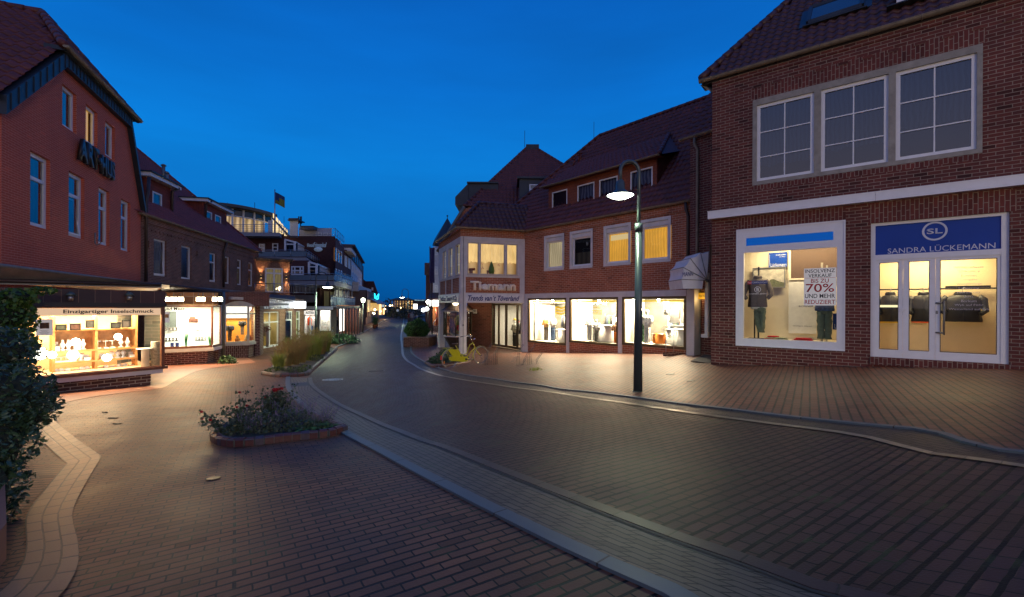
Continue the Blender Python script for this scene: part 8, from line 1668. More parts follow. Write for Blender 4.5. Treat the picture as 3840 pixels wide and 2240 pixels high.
# ---- foliage materials
def leafmat(name,c1,c2,rough=.5,tr=.25):
 m,n,l,b=_mat(name);oi=n.new('ShaderNodeNewGeometry');wn=n.new('ShaderNodeTexWhiteNoise');wn.noise_dimensions='1D';l.new(oi.outputs['Random Per Island'],wn.inputs['W'])
 mx=n.new('ShaderNodeMix');mx.data_type='RGBA';l.new(wn.outputs['Value'],mx.inputs[0]);mx.inputs[6].default_value=(*c1,1);mx.inputs[7].default_value=(*c2,1);l.new(mx.outputs[2],b.inputs['Base Color']);b.inputs['Roughness'].default_value=rough
 t_=n.new('ShaderNodeBsdfTranslucent');l.new(mx.outputs[2],t_.inputs[0]);ms=n.new('ShaderNodeMixShader');ms.inputs[0].default_value=tr;l.new(b.outputs[0],ms.inputs[1]);l.new(t_.outputs[0],ms.inputs[2]);l.new(ms.outputs[0],n['Material Output'].inputs[0]);MT[name]=m;return m
HOLLY=leafmat('holly_leaf',(.025,.055,.035),(.05,.10,.045),.28,.12);IVY=leafmat('ivy_leaf',(.03,.075,.02),(.09,.19,.03),.4,.3)
ROSEL=leafmat('rose_leaf',(.035,.06,.035),(.06,.09,.05),.5,.2);FERN=leafmat('fern_frond',(.05,.13,.04),(.09,.20,.05),.5,.3);LAV=leafmat('lavender_leaf',(.07,.09,.09),(.12,.13,.15),.7,.2);LAVF=leafmat('lavender_flower',(.14,.11,.20),(.20,.15,.26),.8,.2)
GR1=leafmat('tall_grass_blade',(.22,.25,.06),(.30,.35,.06),.6,.35);GR2=leafmat('dry_grass_blade',(.34,.21,.08),(.28,.25,.08),.7,.35);BOX=leafmat('box_bush_leaf',(.03,.09,.02),(.07,.17,.03),.5,.3);CON=leafmat('juniper_needle',(.03,.08,.04),(.06,.13,.05),.6,.2)
def holly(mb,c,n_,s_,r_):
 d=Vector((r_.gauss(0,1),r_.gauss(0,1),r_.gauss(0,.8))).normalized();e=d.cross(Vector((r_.gauss(0,1),r_.gauss(0,1),r_.gauss(0,1)))).normalized();f=d.cross(e)
 L_=s_*r_.uniform(.7,1.3);pr=[(-1,0),(-.55,.32),(-.45,.2),(-.05,.45),(.05,.25),(.5,.35),(.5,.16),(1,0),(.5,-.16),(.5,-.35),(.05,-.25),(-.05,-.45),(-.45,-.2),(-.55,-.32)]
 mb.face([c+d*a*L_+e*b*L_+f*abs(b)*L_*.35 for a,b in pr])
def ivyl(mb,c,n_,s_,r_):
 d=Vector((r_.gauss(0,1),r_.gauss(0,1),r_.gauss(-.5,.8))).normalized();e=d.cross(Vector((r_.gauss(0,1),r_.gauss(0,1),r_.gauss(0,1)))).normalized();L_=s_*r_.uniform(.7,1.3)
 mb.face([c+d*a*L_+e*b*L_ for a,b in((-.5,0),(-.6,.5),(-.1,.45),(.15,.75),(.4,.3),(1,0),(.4,-.3),(.15,-.75),(-.1,-.45),(-.6,-.5))])
def bush(mb,blobs,dens,s_,r_,fn=holly):
 for(c,rx,ry,rz)in blobs:
  n_=int(dens*(rx*ry+rx*rz+ry*rz)*4)
  for k in range(n_):
   a=Vector((r_.gauss(0,1),r_.gauss(0,1),r_.gauss(0,1))).normalized();f=1.04-.35*r_.random()**1.6
   f*=1+.12*math.sin(a.x*5+c[0]*7)*math.sin(a.z*6+c[2]*3)
   fn(mb,Vector(c)+Vector((a.x*rx*f,a.y*ry*f,a.z*rz*f)),a,s_,r_)
r_=random.Random(11)
hc=at(-60,1700,3.9);t=thing('holly_hedge',(hc.x,hc.y,g(hc.x,hc.y)),'dark spiky holly hedge filling the left edge in the foreground','hedge')
bl=[(at(10,1500,4.3),.36,.40,.34),(at(75,1555,4.3),.22,.3,.20),(at(-40,1330,4.6),.33,.4,.30),(at(-75,1680,4.0),.34,.4,.34),(at(-90,1850,3.8),.26,.35,.32),(at(-100,2020,3.6),.20,.3,.25),(at(-190,1500,4.3),.4,.5,.6)]
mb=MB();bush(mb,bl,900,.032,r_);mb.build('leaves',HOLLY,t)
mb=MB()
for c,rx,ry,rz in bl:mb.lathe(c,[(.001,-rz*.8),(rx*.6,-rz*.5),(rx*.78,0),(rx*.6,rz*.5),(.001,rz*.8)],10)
mb.build('light_blocking_core',plain('dark_core',(.012,.018,.010),.9),t)  # solid dark cores added to stop light showing through the hedge
mb=MB()
for k in range(10):
 a=at(120+8*k,1440+10*k,4.2);e=a+Vector((r_.uniform(.06,.2),r_.uniform(-.1,.1),r_.uniform(-.02,.12)));mb.tube([at(60,1520,4.3),a,e],[.006,.004,.002],5)
mb.build('stems',plain('green_stem',(.04,.05,.02),.7),t);mb=MB()
for k in range(60):holly(mb,at(r_.uniform(110,205),r_.uniform(1420,1570),4.2),None,.028,r_)
mb.build('outer_leaves',HOLLY,t)
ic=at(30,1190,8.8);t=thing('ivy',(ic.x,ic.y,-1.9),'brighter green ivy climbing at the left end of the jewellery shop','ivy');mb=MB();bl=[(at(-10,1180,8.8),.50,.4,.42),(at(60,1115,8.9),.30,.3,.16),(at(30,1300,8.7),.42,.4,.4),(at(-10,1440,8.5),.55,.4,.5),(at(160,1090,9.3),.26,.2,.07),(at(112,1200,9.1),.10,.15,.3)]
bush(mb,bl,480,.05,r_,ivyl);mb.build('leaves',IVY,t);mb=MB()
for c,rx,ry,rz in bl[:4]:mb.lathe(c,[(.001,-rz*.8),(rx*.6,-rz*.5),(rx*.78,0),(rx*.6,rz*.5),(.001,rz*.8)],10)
mb.build('light_blocking_core',MT['dark_core'],t)  # added dark solids keep light from passing through the ivy
mb=MB();q=[gp(-60,2060),gp(18,1960),gp(24,2100),gp(-60,2200)];mb.prism([(a.x,a.y)for a in q],q[1].z-.1,q[1].z+.32);tag(mb.build('planter_box',plain('terracotta_planter',(.22,.09,.05),.8),None,q[1]),'edge of a terracotta planter box at the foot of the holly hedge','planter')
# ---- rose bed
def kerbring(pts,h,wd,bl_,par,mat,mat2=None,name='kerb_stone_ring',gap=.012):
 """rounded kerb bricks along a ground polyline"""
 cv=resample([p.xy for p in pts],max(2,int(sum((b-a).length for a,b in zip(pts[:-1],pts[1:]))/bl_)));mb=MB()
 for i in range(len(cv)-1):
  a,b=cv[i],cv[i+1];tt=(b-a).normalized();n_=Vector((-tt.y,tt.x));a=a+tt*gap/2;b=b-tt*gap/2;pr=[(-wd/2,-.05),(-wd/2,h*.55),(-wd*.36,h*.88),(-wd*.1,h),(wd*.2,h),(wd/2,h*.8),(wd/2,-.05)];dz=.004*math.sin(i*2.7)
  A_=[Vector((a.x+n_.x*o,a.y+n_.y*o,g(a.x,a.y)+z+dz))for o,z in pr];B_=[Vector((b.x+n_.x*o,b.y+n_.y*o,g(b.x,b.y)+z+dz))for o,z in pr];m_=(i*7%5==0)*1
  for k in range(len(pr)-1):mb.face([A_[k],A_[k+1],B_[k+1],B_[k]],None,m_)
  mb.face(A_,None,m_);mb.face(B_[::-1],None,m_)
 mb.build(name,[mat,mat2 or mat],par)
 mb=MB()
 for i in range(len(cv)-1):
  a,b=cv[i],cv[i+1];mb.prism([(a.x-.03,a.y-.02),(b.x-.03,b.y-.02),(b.x+.03,b.y+.03),(a.x+.03,a.y+.03)]if False else[tuple(a+Vector((-(b-a).y,(b-a).x)).normalized()*wd*.42),tuple(a-Vector((-(b-a).y,(b-a).x)).normalized()*wd*.42),tuple(b-Vector((-(b-a).y,(b-a).x)).normalized()*wd*.42),tuple(b+Vector((-(b-a).y,(b-a).x)).normalized()*wd*.42)],g(a.x,a.y)-.03,g(a.x,a.y)+h*.86)
 mb.build('kerb_mortar',plain('pale_mortar',(.11,.12,.115),.9),par)
KB=plain('red_kerb_brick',(.075,.022,.02),.5,noise=.4,scale=25,bump=.3);KB2=plain('blue_kerb_brick',(.05,.035,.05),.5,noise=.4,scale=25,bump=.3)
ringp=[gp(*p)for p in[(1288,1618),(1225,1637),(1150,1645),(1060,1655),(960,1668),(890,1673),(840,1668),(812,1655),(806,1640),(822,1626),(860,1612)]];backp=[gp(*p)for p in[(860,1612),(900,1585),(980,1562),(1080,1556),(1160,1568),(1230,1592),(1288,1618)]]
fbp=gp(1040,1620);t=thing('flower_bed',fbp,'raised flower bed with rounded red brick kerb in the foreground','flower bed')
kerbring(ringp,.11,.13,.115,t,KB,KB2);kerbring(backp,.10,.13,.115,t,KB,KB2)
mb=MB();po=[p.xy for p in ringp+backp[1:-1]];mb.face([(p.x,p.y,g(p.x,p.y)+.07)for p in po][::-1]);mb.build('soil',MT['dark_soil'],t)
def sprigs(mb,c,n_,h,rad,r_,bend=.3,w_=.006):
 for k in range(n_):a=r_.uniform(0,6.28);rr=rad*r_.random();hh=h*r_.uniform(.6,1.1);p0=Vector(c)+Vector((math.cos(a)*rr*.6,math.sin(a)*rr*.6,0));p1=p0+Vector((math.cos(a)*bend*hh*.3,math.sin(a)*bend*hh*.3,hh*.6));p2=p0+Vector((math.cos(a)*bend*hh,math.sin(a)*bend*hh,hh));mb.tube([p0,p1,p2],[w_,w_*.8,w_*.3],4);yield p0,p1,p2
def rose_bush(x,y,h,label,nfl,rad=.35,n_=10,grp=None):
 c_=gp(x,y);t=thing('rose_bush',c_,label,'rose bush',grp);s_=MB();l_=MB();tips=[]
 for p0,p1,p2 in sprigs(s_,c_,n_,h,.12,r_,rad/h):
  for k in range(10):
   f=.25+.75*k/9;p=p0.lerp(p1,f*2)if f<.5 else p1.lerp(p2,f*2-1)
   for j in range(4):ivyl(l_,p+Vector((r_.gauss(0,.045),r_.gauss(0,.045),r_.gauss(0,.035))),None,.028,r_)
  tips.append(p2)
 s_.build('stems',plain('rose_stem',(.03,.035,.02),.7),t);l_.build('leaves',ROSEL,t);RR=plain('rose_petal',(.30,.004,.012),.6,noise=.3)
 for k in range(nfl):
  p=tips[k%len(tips)]+Vector((0,0,.01));b_=MB()
  for j in range(14):a=j*2.4;rr=.003+.0012*j;d=Vector((math.cos(a),math.sin(a),.4)).normalized();e=Vector((-math.sin(a),math.cos(a),0));q=p+Vector((math.cos(a)*rr,math.sin(a)*rr,.010-.0008*j));b_.face([q-e*.010-Vector((0,0,.008)),q+e*.010-Vector((0,0,.008)),q+e*.009+d*.006+Vector((0,0,.010)),q-e*.009+d*.006+Vector((0,0,.010))])
  b_.build('rose',RR,t)
 return t
rose_bush(1042,1600,.58,'leafy rose bush in the middle of the foreground flower bed',1,.20,14)
c_=gp(1040,1592);t=thing('rose_standard',c_,'tallest rose stem crowned with a large dark red bloom','rose');zt_=at(1040,1462,c_.y).z;mb=MB();mb.tube([c_,(c_.x+.01,c_.y,(c_.z+zt_)/2),(c_.x,c_.y,zt_)],[.012,.009,.007],6);mb.build('stem',MT['rose_stem'],t)
mb=MB();RRm=MT['rose_petal'];ct=Vector((c_.x,c_.y,zt_))
for k in range(9):
 o=Vector((r_.gauss(0,.042),r_.gauss(0,.03),r_.gauss(0,.022)))
 for j in range(10):a=j*2.4;rr=.008+.0026*j;q=ct+o+Vector((math.cos(a)*rr,math.sin(a)*rr,-.001*j));e=Vector((-math.sin(a),math.cos(a),0));d=Vector((math.cos(a),math.sin(a),.3));mb.face([q-e*.017-Vector((0,0,.014)),q+e*.017-Vector((0,0,.014)),q+e*.015+d*.01+Vector((0,0,.016)),q-e*.015+d*.01+Vector((0,0,.016))])
mb.build('blooms',RRm,t);mb=MB()
for k in range(220):f=r_.random();ivyl(mb,c_.lerp(ct,.35+.62*f)+Vector((r_.gauss(0,.05+.07*(1-f)),r_.gauss(0,.05),0)),None,.030,r_)
mb.build('leaves',ROSEL,t)
rose_bush(905,1612,.55,'spreading rose bush with sparse arching stems left of the tall rose',3,.42,11)
rose_bush(852,1640,.36,'low rose bush with small red blooms at the left end of the bed',3,.30,8)
for i,(x,y,h_,rr,lab)in enumerate(((985,1635,.36,.34,'grey-green catmint cushion at the middle front of the bed'),(1120,1600,.40,.38,'lavender clump with violet spikes right of the tall rose'),(1190,1612,.34,.30,'smaller lavender clump near the right tip of the bed'),(1060,1575,.40,.34,'lavender clump behind the tall rose'))):
 c_=gp(x,y);t=thing('lavender',c_,lab,'lavender');mb=MB();f_=MB()
 for p0,p1,p2 in sprigs(mb,c_,70,h_,rr,r_,.5,.003):
  for k in range(6):q=p0.lerp(p2,.2+.6*k/5);d=Vector((r_.gauss(0,1),r_.gauss(0,1),1)).normalized();e=d.cross(Vector((r_.gauss(0,1),1,0))).normalized();mb.face([q,q+d*.02+e*.004,q+d*.045,q+d*.02-e*.004])
  for k in range(5):q=p2+Vector((0,0,-.012*k));e=Vector((r_.gauss(0,1),r_.gauss(0,1),0)).normalized();f_.face([q-e*.008,q+Vector((0,0,-.008)),q+e*.008,q+Vector((0,0,.008))])
 mb.build('leaves',LAV,t);struct(f_.build('flower_spikes',LAVF,t),'stuff')
def fern(x,y,n_,L_,label):
 c_=gp(x,y)+Vector((0,0,.05));t=thing('fern',c_,label,'fern');mb=MB()
 for k in range(n_):
  a=6.28*k/n_+r_.uniform(-.2,.2);ll=L_*r_.uniform(.7,1.1);el=r_.uniform(.5,1.1)
  prev=None
  for j in range(12):
   f=j/11;p=c_+Vector((math.cos(a)*ll*f,math.sin(a)*ll*f,ll*el*f*(1-.75*f)));
   if prev is not None and j<12:
    e=Vector((-math.sin(a),math.cos(a),0));wd=.07*math.sin(math.pi*(.12+.88*f))*ll*2.2
    for s_ in(1,-1):mb.face([prev,p,p+e*wd*s_*1.0+(p-prev)*.8-Vector((0,0,.012)),prev+e*wd*s_*.6+(p-prev)*.6])
   prev=p
 mb.build('fronds',FERN,t)
fern(1160,1628,15,.32,'bright green fern at the right front of the flower bed');fern(1230,1620,9,.22,'small fern at the right tip of the flower bed')
c_=gp(930,1655);mb=MB();bush(mb,[(gp(930,1650)+Vector((0,.14,.16)),.38,.2,.22),(gp(1040,1640)+Vector((0,.16,.16)),.45,.22,.22),(gp(850,1655)+Vector((.05,.12,.10)),.2,.12,.12),(gp(1120,1640)+Vector((0,.1,.10)),.3,.12,.12),(gp(1200,1625)+Vector((0,.05,.08)),.25,.1,.10),(gp(980,1600)+Vector((0,.05,.14)),.45,.3,.20)],600,.026,r_,ivyl);o=mb.build('ground_cover',ROSEL,None,c_);o['kind']='stuff';tag(o,'dark low ground cover filling the foreground flower bed','ground cover')
# ---- ornamental grass bed
kp=[gp(*p)for p in[(986,1406),(1036,1414),(1100,1413),(1150,1408),(1163,1396),(1195,1368),(1230,1338),(1262,1310)]];kb=[gp(*p)for p in[(1262,1310),(1200,1305),(1120,1325),(1050,1360),(986,1406)]]
c_=gp(1120,1380);t=thing('grass_bed',c_,'long kerbed bed of tall ornamental grass beside the street on the left','flower bed');kerbring(kp,.12,.14,.22,t,KB,KB2);kerbring(kb,.10,.12,.22,t,KB)
mb=MB();po=[p.xy for p in kp+kb[1:-1]];mb.face([(p.x,p.y,g(p.x,p.y)+.05)for p in po]);mb.build('soil',MT['dark_soil'],t)
def tuft(label,x,y,h,n_,rad,mat,idx):
 c_=gp(x,y);mb=MB()
 for k in range(n_):
  a=r_.uniform(0,6.28);rr=rad*.4*math.sqrt(r_.random());p0=Vector((c_.x+math.cos(a)*rr,c_.y+math.sin(a)*rr,c_.z+.03));hh=h*r_.uniform(.55,1.05);bx=rad*r_.uniform(.2,1.0);e=Vector((-math.sin(a),math.cos(a),0))*.007
  p1=p0+Vector((math.cos(a)*bx*.35,math.sin(a)*bx*.35,hh*.65));p2=p0+Vector((math.cos(a)*bx,math.sin(a)*bx,hh*(.98-.25*bx/rad*r_.random())))
  mb.face([p0-e,p0+e,p1+e,p1-e]);mb.face([p1-e,p1+e,p2])
  if mat is GR2 and k%4==0:
   for j in range(5):q=p2+Vector((r_.gauss(0,.02),r_.gauss(0,.02),r_.gauss(0,.03)));mb.face([q,q+Vector((.012,0,.02)),q+Vector((0,0,.05)),q+Vector((-.012,0,.02))])
 return tag(mb.build('ornamental_grass',mat,None,c_),label,'ornamental grass','grass tufts in the long bed')
tl=[(1045,1398,.80,420,.34,GR1,'bright green grass tuft at the near left tip of the long bed'),(1075,1385,1.02,520,.40,GR2,'reddish grass tuft behind the bright green one'),(1105,1378,1.15,560,.42,GR2,'tall straw coloured grass tuft in the near half of the long bed'),(1130,1368,1.2,560,.42,GR2,'tallest brownish grass tuft just left of the lamp post'),(1155,1358,1.15,520,.42,GR1,'green grass tuft at the foot of the lamp post'),(1090,1350,1.2,520,.45,GR1,'green grass tuft on the far left side of the long bed'),(1185,1345,1.3,560,.48,GR1,'green grass tuft just right of the lamp post'),(1205,1332,1.4,560,.5,GR2,'straw grass tuft near the far end of the long bed'),(1222,1322,1.35,520,.5,GR1,'green grass tuft at the far right end of the long bed'),(1150,1330,1.4,560,.5,GR2,'straw grass tuft behind the lamp post')]
for i,(x,y,h_,n_,rd,m_,lab)in enumerate(tl):tuft(lab,x,y,h_,n_,rd,m_,i)
mb=MB();bush(mb,[(gp(1030,1402)+Vector((0,.1,.1)),.35,.2,.13),(gp(1100,1404)+Vector((0,.1,.1)),.4,.2,.14),(gp(1140,1398)+Vector((0,.1,.12)),.25,.2,.16),(gp(1190,1360)+Vector((-.1,.2,.14)),.3,.4,.2)],260,.045,r_,ivyl);o=mb.build('ground_cover',leafmat('low_cover_leaf',(.05,.08,.03),(.09,.13,.04)),None,gp(1080,1400));o['kind']='stuff';tag(o,'low leafy cover along the kerb of the long grass bed','ground cover')
c_=gp(1290,1290);mb=MB();bush(mb,[(c_+Vector((-.2,.4,.2)),1.0,.7,.42)],130,.09,r_,ivyl);tag(mb.build('low_shrub',CON,None,c_),'low dark shrub behind the steel hoops on the left pavement','shrub')
for i,x in enumerate((1246,1274)):
 a=gp(x-3,1291);b=gp(x+3,1289);mb=MB();h_=.95;mb.tube([a,a+Vector((0,0,h_-.1)),a+Vector((.05,0,h_)),b+Vector((-.05,0,h_)),b+Vector((0,0,h_-.1)),b],.022,8);tag(mb.build('steel_hoop',STEEL,None,a),('left' if not i else 'right')+' of two slim steel hoops by the low shrub','bicycle stand','steel hoops by the low shrub')
# ---- brick planter with round bush, right
pb=gp(1575,1301);Yp=pb.y;c0,c1=at(1513,1300,Yp),at(1600,1300,Yp+.1);t=thing('brick_planter',pb,'angular brick planter holding the clipped bush at the right kerb','planter');q=[(c0.x,Yp),(at(1608,1300,Yp).x,Yp),(at(1633,1290,Yp+1.3).x,Yp+1.3),(at(1633,1290,Yp+1.3).x-.2,Yp+3.2),(c0.x+.4,Yp+3.2)];zt_=at(1560,1266,Yp).z;mb=MB();mb.prism(q,-2.8,zt_);mb.build('wall',plain('brown_planter_brick',(.20,.10,.06),.8,noise=.3,scale=8)if False else B_M,t)
cb=at(1564,1232,Yp+1.2);t=thing('round_bush',(cb.x,cb.y,zt_),'rounded clipped evergreen bush growing in the brick planter','bush');mb=MB();bush(mb,[(cb,.72,.7,.56),(cb+Vector((-.30,0,-.15)),.5,.6,.42),(cb+Vector((.35,0,-.1)),.45,.6,.45),(cb+Vector((.05,0,.12)),.5,.5,.5)],420,.05,r_,ivyl);mb.build('leaves',BOX,t);mb=MB();mb.lathe(cb,[(.001,-.5),(.5,-.4),(.6,0),(.4,.35),(.001,.46)],12);mb.build('light_blocking_core',MT['dark_core'],t)  # bush holds an added dark core that blocks light
# juniper bed by the bicycle
kp=[gp(*p)for p in[(1598,1364),(1634,1380),(1690,1374),(1740,1364),(1770,1352),(1775,1344)]];t=thing('juniper_bed',kp[1],'small brick edged bed of juniper beside the yellow bicycle','flower bed');kerbring(kp,.10,.12,.11,t,KB);mb=MB();bush(mb,[(gp(1640,1366)+Vector((.1,.4,.12)),.45,.35,.22),(gp(1670,1362)+Vector((.1,.5,.22)),.5,.4,.33),(gp(1625,1366)+Vector((0,.3,.1)),.3,.3,.15),(gp(1705,1362)+Vector((0,.4,.12)),.5,.35,.2)],420,.05,r_,holly);mb.build('juniper',CON,t)
# ---- bicycle
BP=Pl.two(pd(1687,17.0),pd(1803,17.9));u_=lambda x,y:BP.uz(x,y)
bk_=thing('yellow_bicycle',BP.pt(*u_(1687,1380)),'yellow step-through bicycle with coat guard parked by the bike racks','bicycle');YB_=plain('yellow_bicycle_paint',(.42,.38,.01),.3,noise=.08);RUB=plain('grey_tyre_rubber',(.22,.20,.18),.8);CH=plain('chrome',(.6,.6,.62),.15,1.0)
P=lambda x,y,o=0:BP.pt(*u_(x,y),o)
for i,(hx,hy)in enumerate(((1686.5,1347.5),(1803,1332.5))):
 uc_,zc_=u_(hx,hy);Rw=.335;mb=MB();ring_=[BP.pt(uc_+math.cos(a)*Rw,zc_+math.sin(a)*Rw)for a in[2*math.pi*k/36 for k in range(36)]];mb.tube(ring_,.019,8,closed=True);wo=mb.build('wheel',RUB,bk_)
 mb=MB();mb.tube([BP.pt(uc_+math.cos(a)*(Rw-.03),zc_+math.sin(a)*(Rw-.03))for a in[2*math.pi*k/36 for k in range(36)]],.009,6,closed=True)
 for k in range(18):a=2*math.pi*k/18;mb.tube([BP.pt(uc_,zc_,.02*(-1)**k),BP.pt(uc_+math.cos(a+.3)*(Rw-.03),zc_+math.sin(a+.3)*(Rw-.03))],.0016,3)
 mb.tube([BP.pt(uc_,zc_,-.05),BP.pt(uc_,zc_,.05)],.025,8);mb.build('rim',CH,wo)
 a0,a1=(.15,2.9)if i==0 else(.9,3.5);mb=MB();n=22
 for k in range(n):
  s0,s1=a0+(a1-a0)*k/n,a0+(a1-a0)*(k+1)/n;Rg=Rw+.035
  mb.face([BP.pt(uc_+math.cos(s0)*Rg,zc_+math.sin(s0)*Rg,-.028),BP.pt(uc_+math.cos(s1)*Rg,zc_+math.sin(s1)*Rg,-.028),BP.pt(uc_+math.cos(s1)*Rg,zc_+math.sin(s1)*Rg,.028),BP.pt(uc_+math.cos(s0)*Rg,zc_+math.sin(s0)*Rg,.028)],None,0,True)
 mb.build('mudguard',YB_,bk_)
mb=MB();cr=(1744.8,1346.7);st=(1708.5,1297);hd0,hd1=(1771.7,1284),(1781.3,1303)
mb.tube([P(*cr),P(1730,1332),P(*st)],.017,8);mb.tube([P(*hd0),P(*hd1)],.020,8);mb.tube([P(*hd1),P(1768,1318),P(1746,1345)],.018,8);mb.tube([P(1773,1287),P(1763,1292),P(1757,1305),P(1752,1322),P(1742,1331),P(1730,1332)],.015,8)
for o in(-.03,.03):mb.tube([P(*cr,o),P(1686.5,1347.5,o)],.011,6);mb.tube([P(1716,1309,o),P(1686.5,1347.5,o)],.009,6);mb.tube([P(*hd1,o*.6),P(1787,1316,o*.8),P(1794,1326,o),P(1803,1332.5,o)],.011,6)
mb.build('frame',YB_,bk_)
mb=MB();cc=[u_(x,y)for x,y in((1682,1341),(1690,1337),(1735,1337),(1750,1338),(1754,1346),(1750,1354),(1735,1357),(1690,1353),(1682,1349))];mb.face([BP.pt(a,b,.055)for a,b in cc]);mb.face([BP.pt(a,b,.02)for a,b in cc][::-1])
for k in range(len(cc)):a,b=cc[k],cc[(k+1)%len(cc)];mb.face([BP.pt(*a,.02),BP.pt(*b,.02),BP.pt(*b,.055),BP.pt(*a,.055)])
mb.build('chain_case',YB_,bk_)
mb=MB();cc=[u_(x,y)for x,y in((1677,1312),(1690,1309),(1704,1311),(1716,1314),(1722,1325),(1725,1337),(1700,1340),(1692,1332))];mb.face([BP.pt(a,b,.045)for a,b in cc]);mb.face([BP.pt(a,b,.038)for a,b in cc][::-1]);mb.build('coat_guard',YB_,bk_)
mb=MB();mb.tube([P(1745,1347,.06),P(1760,1349,.09)],.012,6);mb.box(BP,u_(1760,1349)[0]-.01,u_(1760,1349)[0]+.09,u_(1760,1349)[1]-.015,u_(1760,1349)[1]+.015,.06,.16);mb.tube([BP.pt(*u_(1745,1347),.056),BP.pt(*u_(1745,1347),.07)],.045,12);mb.build('crank_and_pedal',DK,bk_)
mb=MB();ax=(BP.d.x,BP.d.y,0);ay=(BP.n.x,BP.n.y,0);c1_=P(1706,1291);loft(mb,[(c1_+Vector((0,0,-.03)),.07,.05,ax,ay),(c1_,.13,.085,ax,ay),(c1_+Vector((0,0,.025)),.12,.075,ax,ay)]);mb.build('saddle',plain('brown_leather',(.05,.022,.015),.5),bk_)
mb=MB();mb.tube([P(1709,1299),P(1706.5,1293)],.013,6);mb.tube([P(1771.7,1284),P(1763,1263)],.013,6);mb.tube([P(1763,1263,0),P(1758,1257,.12),P(1748,1259,.26),P(1740,1262,.30)],.010,6);mb.tube([P(1763,1263,0),P(1768,1260,-.15),P(1762,1262,-.3),P(1752,1264,-.33)],.010,6);mb.build('handlebar',CH,bk_)
mb=MB();mb.tube([P(1741,1262,.30),P(1733,1264,.32)],.017,8);mb.tube([P(1753,1264,-.33),P(1745,1266,-.34)],.017,8);mb.build('grips',RUB if False else DK,bk_)
mb=MB();c1_=P(1779.5,1272);mb.lathe(c1_,[(.001,-.04),(.035,-.02),(.04,.01),(.02,.035)],10);mb.tube([c1_,P(1771,1276)],.006,5);mb.build('headlight',CH,bk_)
mb=MB()
for o in(-.06,.06):mb.tube([P(1661,1306,o),P(1697,1305,o)],.006,5);mb.tube([P(1686.5,1347.5,o*.6),P(1670,1306,o)],.006,5)
for k in range(5):mb.tube([P(1662+8*k,1306,-.06),P(1662+8*k,1306,.06)],.004,4)
mb.build('luggage_rack',YB_,bk_)
mb=MB();mb.box(BP,u_(1652,1330)[0],u_(1652,1330)[0]+.04,u_(1652,1350)[1],u_(1652,1335)[1],-.03,.03);mb.build('rear_light',plain('red_reflector',(.5,.02,.02),.3),bk_);mb=MB();mb.box(BP,u_(1663,1360)[0],u_(1663,1360)[0]+.03,u_(1663,1364)[1],u_(1663,1354)[1],.02,.025);mb.build('spoke_reflector',plain('orange_reflector',(.8,.25,.01),.3),bk_)
# ---- bike racks (hooked double rods)
def rack(label,D,hoops):
 Q=fr(D);t=thing('bike_rack',at(hoops[0][0][0],hoops[0][0][1],D),label,'bicycle rack','steel bicycle racks')
 for i,pts in enumerate(hoops):
  pts3=[at(x,y,D+.12*(i%2))for x,y in pts];b_=pts3[0];b_.z=g(b_.x,b_.y)
  o=Vector((.055,0,0));A_=pts3;B_=[p+o for p in pts3];tip=(A_[-1]+B_[-1])/2+(A_[-1]-A_[-2]).normalized()*.03
  mb=MB();mb.tube(A_+[tip]+B_[::-1],.008,6)
  if len(pts3)>2:m_=pts3[0].lerp(pts3[1],.6);mb.tube([m_,m_+o],.006,5)
  mb.build('hoop',plain('dull_steel_rod',(.13,.14,.15),.35,.8),t)
Z6=lambda L_:[(1640+x*.15873,1230+y*.15873)for x,y in L_]
rack('right steel bicycle rack with seven hooked double rods',16.6,[Z6(L_)for L_ in([(1875,975),(1862,660),(1750,790)],[(1905,970),(1900,540),(2000,405)],[(2005,985),(2005,840),(1885,975)],[(2040,985),(2030,760),(2140,580)],[(2140,1000),(2125,670),(2015,805)],[(2195,1000),(2170,570),(2280,405)],[(2290,1010),(2290,865),(2175,1005)],[(2350,1010),(2330,760),(2440,605)])])
rack('left steel bicycle rack holding the front wheel of the yellow bicycle',17.2,[Z6(L_)for L_ in([(1110,870),(1120,590),(1040,715)],[(1140,870),(1140,640),(1175,560)],[(1190,870),(1185,520),(1262,378)],[(1075,860),(1070,735),(980,855)],[(1280,890),(1290,620),(1200,750)],[(1250,890),(1240,760),(1135,880)],[(1340,905),(1335,630),(1330,600)],[(1380,905),(1375,545),(1462,390)])])
mb=MB();c_=gp(2010,1390)
for k in range(120):a=r_.uniform(0,6.28);q=c_+Vector((r_.gauss(0,.10),r_.gauss(0,.08),0));e=Vector((.006,0,0));mb.face([q-e,q+e,q+Vector((math.cos(a)*.05,math.sin(a)*.05,r_.uniform(.05,.14)))])
struct(tag(mb.build('grass_tuft',GR1,None,c_),'tuft of weed grass at the foot of the right bicycle rack','grass'),'stuff')
